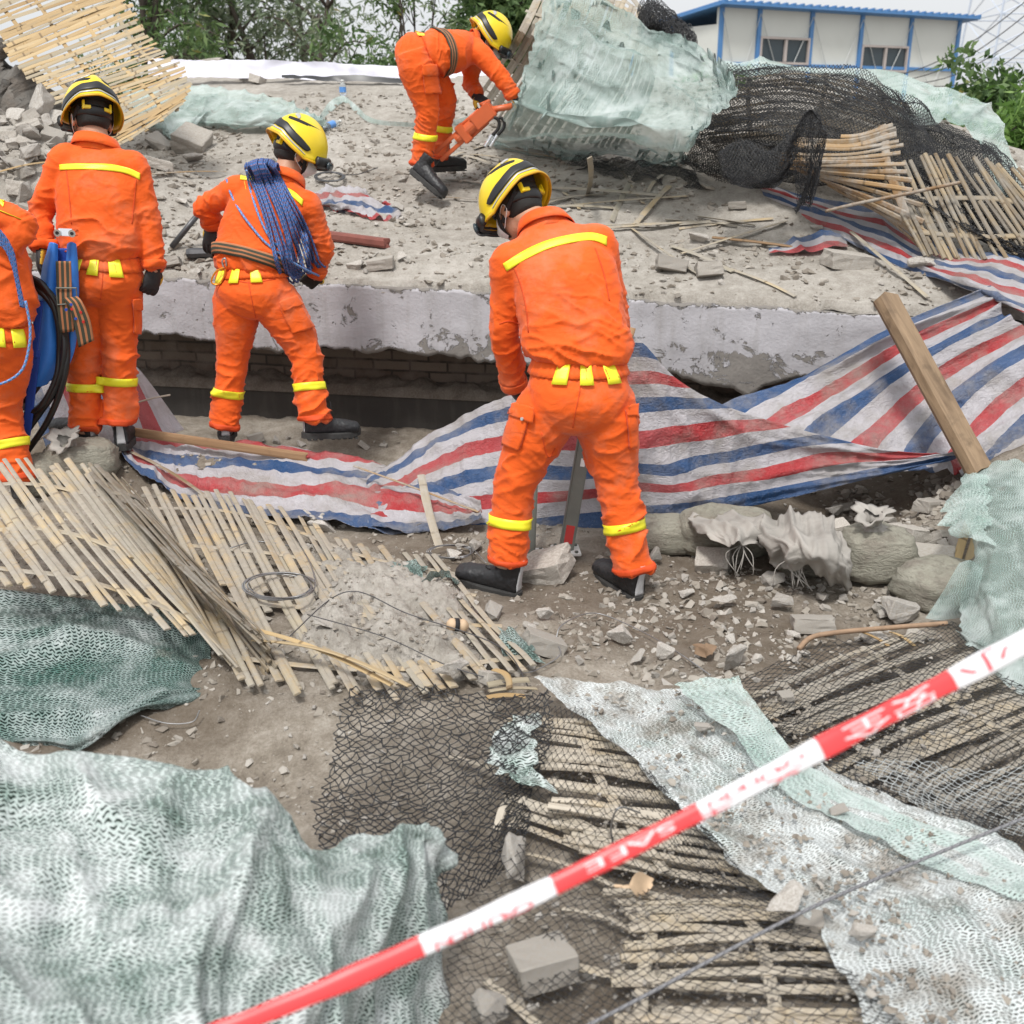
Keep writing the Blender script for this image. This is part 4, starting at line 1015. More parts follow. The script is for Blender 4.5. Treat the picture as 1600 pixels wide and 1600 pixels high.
# ------------------------------------------------------------------ green debris nets
GW = [(.03, 1.2, 1.2, 3, False), (.018, 3, 1.2, 5, True), (.006, 9, 5, 7, False)]
def G(*pts, o='g.105'): return [(a, b, o) for a, b in pts]
cloth('debris_net', [[(872, -40, 8.05), (900, -28, 8.0), (965, 12, 7.8), (1010, 48, 7.65), (1060, 52, 7.55), (1105, 78, 7.35), (1152, 126, 7.05)], [(846, 30, 7.75), (886, 40, 7.68), (952, 72, 7.55), (1022, 92, 7.42), (1080, 112, 7.25), (1120, 132, 7.05), (1146, 152, 6.9)], [(820, 104, 7.5), (862, 118, 7.45), (930, 142, 7.3), (1002, 150, 7.18), (1058, 164, 7.02), (1092, 178, 6.88), (1112, 186, 6.8)],
      [(794, 176, 7.3), (838, 190, 7.22), (905, 202, 7.1), (974, 200, 6.98), (1030, 208, 6.85), (1064, 210, 6.78), (1090, 214, 6.72)], [(770, 222, 'g.05'), (828, 228, 'g.07'), (900, 238, 'g.08'), (956, 226, 'g.16'), (1010, 236, 'g.13'), (1042, 246, 'g.08'), (1072, 236, 'g.12')], [(764, 230, 'g.01'), (830, 242, 'g.01'), (902, 250, 'g.01'), (958, 240, 'g.06'), (1016, 256, 'g.01'), (1040, 262, 'g.0'), (1066, 250, 'g.04')]],
      .014, NET_SHEER, [(.06, 1.0, .8, 3, False), (.08, .8, 1.9, 5, True), (.03, 2.2, 4.5, 8, True), (.006, 9, 5, 7, False)], label='big pale green net draped over the leaning bamboo mat by the bending worker', cat='debris net', rag=.05)
cloth('debris_net', [[(1108, 98, 7.9), (1180, 98, 8.0), (1260, 101, 8.0), (1350, 104, 7.9), (1450, 126, 7.75), (1530, 152, 7.5), (1566, 200, 7.1), (1606, 300, 6.55), (1650, 360, 6.3)], [(1128, 110, 7.65), (1190, 104, 7.7), (1260, 105, 7.75), (1365, 116, 7.6), (1436, 160, 7.35), (1505, 172, 7.2), (1546, 216, 6.95), (1590, 318, 6.42), (1636, 372, 6.2)], [(1170, 120, 7.5), (1200, 112, 7.55), (1262, 108, 7.6), (1372, 138, 7.4), (1424, 196, 7.1), (1485, 186, 7.1), (1530, 228, 6.85), (1572, 325, 6.35), (1622, 382, 6.15)]],
      .016, NET_MID, [(.05, 1.6, 1.6, 3, False), (.03, 4, 1.5, 5, True)], label='pale green net folded along the crest of the right hand pile', cat='debris net', rag=.03)
cloth('debris_net', [G((185, 140), (250, 142), (310, 130), (370, 142), (440, 152), (468, 165), (505, 184), o='g.10'), G((205, 162), (250, 166), (300, 168), (350, 166), (410, 172), (470, 180), (508, 188), o='g.14'), G((228, 192), (262, 202), (284, 216), (312, 190), (380, 194), (450, 192), (510, 190), o='g.08'), G((232, 198), (264, 210), (286, 232), (314, 200), (380, 201), (450, 197), (512, 192), o='g.01')],
      .016, NET_MID, [(.05, 2.5, 2.5, 3, False), (.03, 6, 3, 5, True)], label='crumpled pale green net on the rubble right of the standing stretcher carrier', cat='debris net', rag=.04)
cloth('net_ribbon', [G((498, 182), (516, 158), (536, 150), (556, 164), (580, 184), (620, 190), (660, 192), (700, 190), (760, 172), o='g.05'), G((500, 190), (520, 172), (538, 160), (556, 176), (580, 192), (620, 197), (660, 199), (704, 197), (764, 180), o='g.01')], .014, NET_MID, [(.012, 5, 2, 3, False)], label='thin green net ribbon trailing behind the feet of the bending worker', cat='net ribbon')
cloth('debris_net', [[(1508, 738, 'g.10'), (1552, 722, 'g.08'), (1604, 728, 'g.06'), (1660, 745, 'g.05')], [(1506, 800, 'g.20'), (1548, 796, 'g.24'), (1606, 812, 'g.20'), (1660, 820, 'g.14')], [(1524, 860, 'g.24'), (1556, 870, 'g.28'), (1608, 880, 'g.24'), (1660, 890, 'g.18')], [(1500, 938, 'g.16'), (1540, 936, 'g.22'), (1602, 940, 'g.22'), (1665, 945, 'g.18')], [(1490, 985, 'g.12'), (1548, 1006, 'g.14'), (1606, 1010, 'g.14'), (1670, 1010, 'g.14')], [(1496, 996, 'g.07'), (1545, 1046, 'g.07'), (1602, 1090, 'g.07'), (1670, 1140, 'g.07')]],
      .012, NET_SHEER, [(.03, 3, 1, 3, False), (.025, 5, 1.4, 5, True), (.01, 12, 4, 7, False)], label='green net hanging off the right mound below the foot of the plank', cat='debris net', rag=.03)
cloth('debris_net', [[(1490, 770, 'g.16'), (1520, 742, 'g.18'), (1548, 745, 'g.18')], [(1470, 812, 'g.24'), (1505, 800, 'g.28'), (1544, 812, 'g.28')], [(1498, 842, 'g.26'), (1522, 840, 'g.30'), (1548, 846, 'g.30')]], .010, NET_MID, [(.015, 6, 3, 3, False)], label='frayed end of green net flaring over the bundled bamboo splints', cat='debris net', rag=.05)
cloth('debris_net', [[(1500, 880, 'g.24'), (1518, 876, 'g.27'), (1538, 890, 'g.27')], [(1472, 930, 'g.13'), (1496, 925, 'g.18'), (1526, 930, 'g.2')], [(1446, 966, 'g.05'), (1472, 970, 'g.06'), (1510, 968, 'g.06')]], .010, NET_SHEER, [(.015, 6, 3, 3, False)], label='green net skirt tied round the lower end of the bundled splints', cat='debris net')
cloth('debris_net', [G((832, 1060), (915, 1064), (1000, 1078), (1060, 1074), (1152, 1062)), G((905, 1122), (980, 1128), (1060, 1134), (1130, 1138), (1198, 1128)), G((1000, 1198), (1080, 1200), (1160, 1204), (1230, 1204), (1292, 1192)), G((1085, 1288), (1180, 1288), (1260, 1280), (1340, 1274), (1420, 1262)), G((1205, 1398), (1300, 1390), (1390, 1370), (1480, 1342), (1565, 1318)), G((1292, 1478), (1390, 1480), (1490, 1460), (1600, 1432), (1670, 1392)), G((1375, 1650), (1470, 1660), (1560, 1668), (1660, 1660), (1780, 1600))],
      .012, NET_STRIP, [(.025, 2.5, 1.2, 3, False), (.022, 6, 1.2, 5, True), (.004, 14, 8, 7, False)], label='long whitened net strip strewn with dirt running down to the right corner', cat='debris net', rag=.025)
cloth('debris_net', [G((1052, 1072), (1110, 1060), (1152, 1064), o='g.15'), G((1100, 1110), (1160, 1100), (1192, 1112), o='g.16'), G((1180, 1190), (1222, 1176), (1252, 1184), o='g.15'), G((1232, 1234), (1280, 1222), (1316, 1226), o='g.13'), G((1312, 1282), (1360, 1268), (1400, 1272), o='g.13'), G((1430, 1336), (1480, 1322), (1530, 1320), o='g.13'), G((1600, 1410), (1650, 1396), (1690, 1380), o='g.13')],
      .010, NET_MID, [(.02, 4, 2, 3, False), (.015, 8, 2, 5, True)], label='greener folded net edge lying along the whitened strip', cat='debris net', rag=.02)
cloth('debris_net', [[(-40, 940, 3.85), (100, 936, 3.8), (200, 940, 3.75), (300, 958, 3.68), (326, 985, 3.62)], [(-40, 1005, 3.45), (100, 1002, 3.45), (200, 1004, 3.45), (292, 1010, 3.48), (330, 1028, 3.45)], [(-40, 1082, 3.15), (100, 1078, 3.15), (200, 1070, 3.2), (286, 1058, 3.28), (330, 1072, 3.3)], [(-40, 1160, 2.98), (80, 1168, 2.95), (132, 1166, 2.95), (215, 1108, 3.1), (326, 1088, 3.26)], [(-40, 1150, 3.02), (80, 1158, 3.0), (128, 1155, 3.0), (205, 1112, 3.16), (320, 1095, 3.3)]],
      .012, NET_DARK, [(.05, .7, 3, 3, True), (.03, 1.6, 6, 5, True), (.006, 9, 9, 7, False)], label='dark green net hanging in the gap under the arched bamboo mat', cat='debris net', thick=.003)
cloth('debris_net', [[(-60, 1158, 2.02), (50, 1188, 2.0), (130, 1176, 2.02), (250, 1202, 2.0), (350, 1238, 1.98), (425, 1230, 1.98), (475, 1300, 1.92), (560, 1288, 1.96), (640, 1272, 2.0), (690, 1292, 2.0), (706, 1340, 2.0)], [(-60, 1180, 1.96), (50, 1205, 1.94), (130, 1196, 1.95), (250, 1222, 1.93), (350, 1256, 1.91), (440, 1262, 1.9), (490, 1316, 1.87), (560, 1300, 1.92), (640, 1284, 1.96), (692, 1310, 1.96), (707, 1365, 1.98)],
      [(-60, 1290, 1.72), (50, 1300, 1.72), (140, 1300, 1.72), (250, 1310, 1.72), (340, 1320, 1.72), (420, 1330, 1.74), (490, 1352, 1.77), (560, 1350, 1.8), (640, 1350, 1.86), (685, 1380, 1.9), (704, 1420, 1.96)], [(-60, 1410, 1.5), (50, 1410, 1.5), (140, 1410, 1.52), (250, 1410, 1.53), (340, 1420, 1.56), (420, 1430, 1.6), (490, 1440, 1.66), (560, 1440, 1.7), (620, 1450, 1.76), (672, 1480, 1.84), (695, 1500, 1.92)],
      [(-60, 1530, 1.3), (50, 1530, 1.32), (140, 1530, 1.34), (250, 1530, 1.38), (340, 1540, 1.44), (420, 1540, 1.5), (480, 1550, 1.56), (540, 1550, 1.62), (600, 1560, 1.7), (650, 1580, 1.78), (688, 1590, 1.86)], [(-60, 1680, 1.12), (50, 1680, 1.14), (140, 1680, 1.18), (250, 1680, 1.25), (340, 1680, 1.32), (420, 1680, 1.4), (470, 1690, 1.46), (530, 1690, 1.52), (590, 1700, 1.6), (640, 1700, 1.7), (684, 1700, 1.78)]],
      .008, NET_WHITE, [(.050, 1.8, 2.2, 3, False), (.050, 3.2, 1.3, 5, True), (.022, 8, 4, 8, True), (.004, 18, 18, 7, False)], label='whitened green net heaped in the near left corner', cat='debris net', thick=.003)
cloth('debris_net', [G((800, 1120), (830, 1115), (848, 1122), o='g.13'), G((770, 1170), (800, 1170), (835, 1165), o='g.13'), G((765, 1215), (800, 1225), (850, 1230), o='g.12')], .008, NET_WHITE, [(.02, 8, 8, 3, True)], label='small torn clump of whitened green net caught in the black netting', cat='debris net', rag=.05)
cloth('debris_net', [G((612, 880), (640, 878), (668, 882), o='g.06'), G((608, 905), (640, 900), (660, 912), o='g.04')], .008, NET_DARK, [(.02, 10, 8, 3, True)], label='scrap of dull green net on the half buried bamboo mat', cat='debris net', rag=.05)
cloth('debris_net', [G((655, 905), (690, 892), (718, 905), o='g.09'), G((652, 912), (690, 902), (724, 920), o='g.05')], .008, NET_DARK, [(.02, 10, 8, 3, True)], label='twisted scrap of dull green net in front of the toe of a boot', cat='debris net', rag=.05)
cloth('debris_net', [G((775, 980), (800, 985), (830, 1010), o='g.06'), G((790, 1020), (815, 1030), (850, 1035), o='g.03')], .008, NET_DARK, [(.02, 10, 8, 3, True)], label='muddy green net scrap at the right end of the half buried mat', cat='debris net', rag=.05)

# ------------------------------------------------------------------ black knotted nets, each strand modelled
def knot_net(ctrl, cell, label, mat=BLACKNET, r=.0011, wr=(), seed=1, jit=.18, name='black_net', layers=1, aspect=1.0, lift=.0):
    s = Surf(ctrl); g = np.random.default_rng(seed)
    Vs, Qs, n0 = [], [], 0
    for ly in range(layers):
        nu, nv = max(4, int(s.lu / cell)), max(4, int(s.lv / cell * 2 * aspect))
        I, J = np.meshgrid(np.arange(nu + 1), np.arange(nv + 1), indexing='ij')
        u = (I + .5 * (J % 2)) / nu + g.normal(size=I.shape) * jit / nu * .7 + (.013 * ly if ly else 0)
        v = J / nv + g.normal(size=I.shape) * jit / nv * 1.2
        L = np.stack([u.ravel() * s.lu, v.ravel() * s.lv, np.full(u.size, 1.7 * ly)], 1)
        wob = cell * 1.3 * np.stack([perlin(L * 3.1 + 5, seed), perlin(L * 3.1 + 11, seed + 2)], 1)
        P = s.at(u.ravel() + wob[:, 0] / s.lu, v.ravel() + wob[:, 1] / s.lv)
        N = s.normal(np.clip(u.ravel(), .01, .99), np.clip(v.ravel(), .01, .99))
        d = np.zeros(len(P))
        for a, fu, fv, sd, rd in wr:
            q = L * np.array([fu, fv, 1]) + sd * 3.7
            d += a * ((ridge(q, sd) ** 2 - .4) if rd else fbm(q, 3, sd))
        P = P + N * (d + lift + g.normal(size=len(P)) * cell * .10)[:, None]
        idx = (I * (nv + 1) + J)
        segs = []
        for di_even, di_odd in ((0, 1), (-1, 0)):
            for j in range(nv):
                di = di_odd if j % 2 else di_even
                i = np.arange(nu + 1); ok = (i + di >= 0) & (i + di <= nu)
                segs.append(np.stack([idx[i[ok], j], idx[i[ok] + di, j + 1]], 1))
        segs = np.concatenate(segs)
        a, b = P[segs[:, 0]], P[segs[:, 1]]
        t = b - a; t /= np.linalg.norm(t, axis=1)[:, None] + 1e-9
        h = np.cross(t, g.normal(size=t.shape)); h /= np.linalg.norm(h, axis=1)[:, None] + 1e-9
        k = np.cross(t, h)
        mid = (a + b) / 2 - np.array([0, 0, cell * .05]) + h * (g.normal(size=len(a)) * cell * .05)[:, None]
        rings = []
        for c, rr in ((a, r * 1.25), (mid, r * .85), (b, r * 1.25)):
            rings.append(np.stack([c + rr * (math.cos(x) * h + math.sin(x) * k) for x in (0, 2.094, 4.189)], 1))
        V = np.stack(rings, 1).reshape(-1, 3)
        m = len(a); base = (np.arange(m) * 9)[:, None]
        q = []
        for ri in range(2):
            for kx in range(3):
                k2 = (kx + 1) % 3
                q.append(base + np.array([ri * 3 + kx, ri * 3 + k2, ri * 3 + 3 + k2, ri * 3 + 3 + kx]))
        Vs.append(V); Qs.append(np.concatenate(q) + n0); n0 += len(V)
    me = np_mesh(name, np.concatenate(Vs), np.concatenate(Qs), smooth=True)
    return tag(link(name, me, mat), label, 'netting')
knot_net([[(548, 1076, 'g.22'), (650, 1078, 'g.18'), (760, 1084, 'g.16'), (852, 1078, 'g.16')], [(520, 1175, 'g.16'), (640, 1180, 'g.14'), (760, 1185, 'g.13'), (850, 1170, 'g.12')], [(486, 1296, 'g.06'), (600, 1296, 'g.10'), (720, 1292, 'g.10'), (825, 1245, 'g.08')], [(560, 1420, 'g.03'), (660, 1420, 'g.06'), (735, 1400, 'g.08'), (810, 1340, 'g.06')]],
         .0245, 'black knotted net hanging in a curtain over the dirt in the foreground centre', r=.0020, wr=[(.03, 3, 3, 3, False)], seed=3, jit=.28, layers=1)
knot_net([G((850, 1100), (930, 1130), (1010, 1200), (1095, 1290), o='g.11'), G((800, 1240), (920, 1270), (1040, 1310), (1180, 1380), o='g.11'), G((742, 1380), (900, 1400), (1060, 1410), (1240, 1430), o='g.11'), G((700, 1520), (880, 1530), (1080, 1530), (1320, 1520), o='g.10'), G((680, 1650), (880, 1660), (1100, 1660), (1400, 1650), o='g.10')],
         .027, 'black knotted net spread over the dusty bamboo in the foreground', r=.00095, wr=[(.02, 4, 4, 3, False)], seed=4, jit=.15)
knot_net([G((1155, 1062), (1285, 1008), (1400, 992), (1482, 975), (1530, 990), o='g.10'), G((1192, 1122), (1320, 1085), (1450, 1055), (1570, 1050), o='g.10'), G((1262, 1182), (1392, 1165), (1510, 1150), (1660, 1140), o='g.10'), G((1380, 1246), (1470, 1246), (1570, 1255), (1680, 1262), o='g.11'), G((1490, 1312), (1550, 1322), (1610, 1322), (1700, 1340), o='g.09')],
         .024, 'black knotted net stretched over the grey bamboo right of the strip', r=.0012, wr=[(.02, 4, 4, 3, False)], seed=5, jit=.10)
knot_net([[(1330, 1190, 'g.14'), (1420, 1185, 'g.14'), (1520, 1200, 'g.13'), (1640, 1190, 'g.13')], [(1400, 1235, 'g.13'), (1470, 1240, 'g.13'), (1560, 1255, 'g.12'), (1660, 1245, 'g.12')], [(1490, 1300, 'g.09'), (1550, 1310, 'g.09'), (1610, 1310, 'g.09'), (1690, 1320, 'g.09')]],
         .024, 'pale grey net band sagging across the black net at the right', GREYNET, r=.0011, wr=[(.02, 4, 4, 3, False)], seed=6, jit=.08)
knot_net([[(1112, 108, 7.5), (1220, 105, 7.52), (1320, 110, 7.45), (1400, 142, 7.3), (1470, 192, 7.1), (1550, 222, 6.85), (1605, 312, 6.45)], [(1112, 162, 7.2), (1205, 160, 7.25), (1305, 170, 7.15), (1405, 200, 7.0), (1462, 242, 6.8), (1535, 286, 6.55), (1605, 345, 6.3)], [(1080, 212, 7.05), (1165, 222, 7.0), (1265, 238, 6.85), (1350, 258, 6.75), (1430, 290, 6.6), (1510, 330, 6.4), (1600, 385, 6.15)], [(1062, 256, 'g.05'), (1120, 275, 'g.05'), (1200, 285, 'g.1'), (1270, 278, 6.75), (1400, 300, 6.5), (1500, 360, 6.25), (1600, 410, 6.1)]],
         .021, 'black net stretched over the bamboo pile at the upper right', r=.0021, wr=[(.06, 2.5, 2.5, 3, False), (.05, 1.2, 5, 5, True)], seed=7, jit=.12, layers=2)
knot_net([[(1120, 240, 6.7), (1160, 222, 6.75), (1200, 235, 6.7), (1232, 205, 6.65)], [(1130, 270, 6.6), (1170, 275, 6.6), (1210, 272, 6.55), (1240, 240, 6.5)], [(1140, 285, 6.6), (1180, 292, 6.6), (1215, 290, 6.55), (1235, 262, 6.5)]],
         .020, 'bunched fold of black net sagging below the right hand pile', r=.0018, wr=[(.05, 4, 4, 3, False)], seed=8, jit=.1, layers=3)
knot_net([[(1222, 260, 6.45), (1240, 205, 6.42), (1262, 172, 6.42), (1280, 180, 6.4)], [(1235, 262, 6.44), (1252, 215, 6.42), (1268, 180, 6.41), (1283, 195, 6.4)], [(1245, 330, 6.4), (1262, 280, 6.4), (1275, 230, 6.38), (1290, 220, 6.38)], [(1238, 325, 6.4), (1256, 322, 6.4), (1268, 318, 6.38), (1278, 280, 6.38)]],
         .019, 'loop of black net hanging down over the fanned bamboo mat', r=.0017, wr=[(.03, 4, 6, 3, False)], seed=9, jit=.1, layers=2)
knot_net([[(998, 18, 8.0), (1020, 6, 8.0), (1050, 20, 7.9), (1078, 50, 7.8), (1094, 90, 7.7)], [(1000, 40, 7.9), (1020, 35, 7.8), (1045, 50, 7.75), (1065, 75, 7.7), (1085, 100, 7.65)], [(1004, 52, 7.95), (1024, 55, 7.9), (1045, 70, 7.85), (1060, 85, 7.8), (1080, 110, 7.75)]],
         .016, 'rolled up bundle of black net at the top edge beside the house', r=.002, wr=[(.08, 5, 5, 3, False)], seed=10, jit=.3, layers=5)
knot_net([[(905, 240, 'g.06'), (960, 246, 'g.06'), (1010, 252, 'g.05'), (1080, 262, 'g.05')], [(880, 258, 'g.02'), (940, 272, 'g.02'), (1010, 285, 'g.02'), (1100, 300, 'g.02')]], .020, 'black net lying along the roof below the big pale green net', r=.0016, wr=[(.05, 4, 4, 3, False)], seed=11, jit=.25, layers=1)
# ------------------------------------------------------------------ people
nrm = lambda v: np.asarray(v, float) / (np.linalg.norm(v) + 1e-12)
def loft_geo(P, a, b, S, F, m=40, n=40, pw=.9):
    k = len(P); u = np.linspace(0, k - 1, m)
    C = crom_at(np.array(P), u)
    a = np.maximum(crom_at(np.array(a, float)[:, None], u)[:, 0], 1e-3); b = np.maximum(crom_at(np.array(b, float)[:, None], u)[:, 0], 1e-3)
    S = crom_at(np.array(S), u); F = crom_at(np.array(F), u)
    S /= np.linalg.norm(S, axis=1)[:, None]
    F = F - (F * S).sum(1)[:, None] * S; F /= np.linalg.norm(F, axis=1)[:, None]
    th = np.arange(n) * 2 * math.pi / n
    c, s_ = np.cos(th), np.sin(th)
    c = np.sign(c) * np.abs(c) ** pw; s_ = np.sign(s_) * np.abs(s_) ** pw
    V = C[:, None] + a[:, None, None] * c[None, :, None] * S[:, None] + b[:, None, None] * s_[None, :, None] * F[:, None]
    V = np.vstack([V.reshape(-1, 3), C[0], C[-1]])
    i, j = np.meshgrid(np.arange(m - 1), np.arange(n), indexing='ij')
    q = np.stack([i * n + j, i * n + (j + 1) % n, (i + 1) * n + (j + 1) % n, (i + 1) * n + j], -1).reshape(-1, 4)
    o = (m - 1) * n
    t = [(m * n, (x + 1) % n, x) for x in range(n)] + [(m * n + 1, o + x, o + (x + 1) % n) for x in range(n)]
    return V, q, t
def limb_geo(P, r, m=40, n=32, hint=None, flat=1.0):
    Pc = crom(np.array(P), m); rr = np.maximum(crom(np.array(r, float)[:, None], m)[:, 0], .002)
    V, Q, T, uv = tube_geo(Pc, rr, n, True, flat, hint)
    return V, Q, T
def ball(c, r, n=16):
    c = np.asarray(c, float); r = np.broadcast_to(r, 3)
    ph = np.linspace(-1, 1, n); P = []
    for t in np.linspace(-math.pi / 2 + .05, math.pi / 2 - .05, n): P.append((math.sin(t), math.cos(t)))
    V = np.array([[c[0] + r[0] * cz * math.cos(a), c[1] + r[1] * cz * math.sin(a), c[2] + r[2] * sz] for sz, cz in P for a in np.arange(24) * math.pi / 12])
    V = np.vstack([V, c + [0, 0, -r[2]], c + [0, 0, r[2]]])
    q = [(i * 24 + j, i * 24 + (j + 1) % 24, (i + 1) * 24 + (j + 1) % 24, (i + 1) * 24 + j) for i in range(n - 1) for j in range(24)]
    o = (n - 1) * 24
    t = [(n * 24, (j + 1) % 24, j) for j in range(24)] + [(n * 24 + 1, o + j, o + (j + 1) % 24) for j in range(24)]
    return V, q, t
def union(parts, voxel, smooth=4, fac=.5):
    mb = MB()
    for V, q, t in parts: mb.add(V, q, t)
    F = [np.concatenate(mb.Q), np.concatenate(mb.T)]
    me = np_mesh('tmp', np.concatenate(mb.V), F)
    o = bpy.data.objects.new('tmp', me); COL.objects.link(o)
    m = o.modifiers.new('r', 'REMESH'); m.mode = 'VOXEL'; m.voxel_size = voxel
    if smooth:
        s = o.modifiers.new('s', 'SMOOTH'); s.factor = fac; s.iterations = smooth
    dg = bpy.context.evaluated_depsgraph_get()
    r = bpy.data.meshes.new_from_object(o.evaluated_get(dg))
    bpy.data.objects.remove(o); bpy.data.meshes.remove(me)
    r.polygons.foreach_set('use_smooth', np.ones(len(r.polygons), bool))
    return r
def get_co(me):
    a = np.zeros(len(me.vertices) * 3, np.float32); me.vertices.foreach_get('co', a); return a.reshape(-1, 3).astype(float)
def get_no(me):
    a = np.zeros(len(me.vertices) * 3, np.float32); me.vertices.foreach_get('normal', a); return a.reshape(-1, 3).astype(float)
def fold(me, bones, seed):
    """cloth folds: creases lie across each bone, strongest where the amplitude says so. bone = p0, p1, radius, amp at start, middle, end, creases per metre"""
    co, no = get_co(me), get_no(me)
    tw = np.zeros(len(co)) + 1e-6; h = np.zeros(len(co))
    for k, (p0, p1, r, a0, am, a1, fr) in enumerate(bones):
        p0, p1 = np.asarray(p0), np.asarray(p1); L = np.linalg.norm(p1 - p0); ax = (p1 - p0) / L
        s = (co - p0) @ ax; sc = np.clip(s / L, 0, 1)
        rel = co - p0 - np.outer(sc * L, ax); d = np.linalg.norm(rel, axis=1)
        w = np.exp(-np.minimum((d / r), 6) ** 2 * 1.2 - np.maximum(np.abs(s / L - .5) - .5, 0) ** 2 * 30)
        hint = np.array([0, 1.0, 0.1]) if abs(ax[1]) < .9 else np.array([1.0, 0, 0])
        e1 = nrm(np.cross(ax, hint)); e2 = np.cross(ax, e1)
        x, y = rel @ e1, rel @ e2
        amp = np.where(sc < .5, a0 + (am - a0) * sc * 2, am + (a1 - am) * (sc * 2 - 1))
        wp = .5 * perlin(np.stack([x * 9, y * 9, s * 6], 1) + seed, seed)
        q = np.stack([s * fr + wp + x * fr * .35, x * 5.5 + 3 * k, y * 5.5 + seed], 1)
        q2 = np.stack([s * fr * 1.9 - x * fr * .7 + wp, x * 8 + 3 * k, y * 8 + seed + 7], 1)
        big = perlin(np.stack([s * fr * .38 + wp, x * 4 + 5 * k, y * 4 + seed], 1), seed + 3)
        f = amp * 2.0 * (.9 * (np.clip(ridge(q, seed + k), 0, 1) ** 4 - .2) * np.clip(.55 + 1.6 * big, 0, 1.3) + .6 * (np.clip(ridge(q2, seed + k + 9), 0, 1) ** 4 - .2) * np.clip(.4 - 1.5 * big, 0, 1.2) + .45 * big)
        h += w * f; tw += w
    h = h / tw
    co = co + no * h[:, None]
    me.vertices.foreach_set('co', co.astype(np.float32).ravel()); me.update()
def bvh_of(me):
    bm = bmesh.new(); bm.from_mesh(me); b = BVHTree.FromBMesh(bm); bm.free(); return b
def cam_patch(name, bvh, ea, eb, off, mat, parent, m=5, n=24, thick=.003, maxd=None):
    """strip laid on a garment between two pixel polylines"""
    A = crom(np.array(ea, float), n); B = crom(np.array(eb, float), n)
    V = []; last = None
    for i in range(n):
        row = []
        for k in range(m):
            p = A[i] + (B[i] - A[i]) * k / (m - 1)
            d = ray(*p); h = bvh.ray_cast(Vector(CAM), Vector(nrm(d)))
            if h[0] is None or (maxd and h[3] > maxd):
                if last is not None:
                    dd = np.linalg.norm(last - CAM); h = bvh.find_nearest(Vector(CAM + nrm(d) * dd))
                else: h = bvh.find_nearest(Vector(CAM + nrm(d) * 5))
            q = np.array(h[0]) + np.array(h[1]) * off; last = np.array(h[0])
            row.append(q)
        V.append(row)
    V = np.array(V)
    for _ in range(2):
        V[1:-1] = V[1:-1] * .5 + (V[:-2] + V[2:]) * .25
    o = link(name, np_mesh(name, V.reshape(-1, 3), grid_quads(n, m)), mat, parent)
    s = o.modifiers.new('t', 'SOLIDIFY'); s.thickness = thick; s.offset = 0
    return o
def ring_band(name, bvh, c, ax, w, off, mat, parent, th=(0, 360), ref=None, n=56, m=4, thick=.003, pleat=0.0, dist=.4, rmax=.3):
    c = np.asarray(c); ax = nrm(ax); ref = np.array([1.0, 0, 0]) if ref is None else np.asarray(ref)
    e1 = nrm(ref - (ref @ ax) * ax); e2 = np.cross(ax, e1)
    full = th[1] - th[0] >= 360
    A = np.radians(np.linspace(th[0], th[1], n, endpoint=not full))
    V = []; prev = rmax * .5
    for i, a in enumerate(A):
        row = []
        for k in range(m):
            o = c + ax * w * (k / (m - 1) - .5); d = e1 * math.cos(a) + e2 * math.sin(a)
            h = bvh.ray_cast(Vector(o + d * dist), Vector(-d), dist)
            r = prev
            if h[0] is not None:
                r = (np.array(h[0]) - o) @ d
                if r > rmax or r < .01: r = prev
            prev = r
            row.append(r)
        V.append(row)
    Rr = np.array(V)
    for _ in range(3):
        Rr = (np.roll(Rr, 1, 0) + 2 * Rr + np.roll(Rr, -1, 0)) / 4 if full else np.vstack([Rr[:1], (Rr[:-2] + 2 * Rr[1:-1] + Rr[2:]) / 4, Rr[-1:]])
    P = np.array([[c + ax * w * (k / (m - 1) - .5) + (e1 * math.cos(a) + e2 * math.sin(a)) * (Rr[i, k] + off + pleat * (math.sin(i * 2.4) * .6 + math.sin(i * 1.1 + 1) * .4)) for k in range(m)] for i, a in enumerate(A)])
    F = grid_quads(n, m)
    if full:
        j = np.arange(m - 1); a0 = (n - 1) * m + j
        F = np.vstack([F, np.stack([a0, j, j + 1, a0 + 1], 1)])
    uvx = np.repeat(np.linspace(0, 1, n), m); uvy = np.tile(np.linspace(0, 1, m), n)
    o = link(name, np_mesh(name, P.reshape(-1, 3), F, uv=np.stack([uvx, uvy], 1)), mat, parent)
    if thick:
        s = o.modifiers.new('t', 'SOLIDIFY'); s.thickness = thick; s.offset = 0
    return o
def basis(f, u):
    f = nrm(f); u = np.asarray(u, float); u = nrm(u - (u @ f) * f); return np.stack([np.cross(f, u), f, u], 1)   # columns: right, forward, up

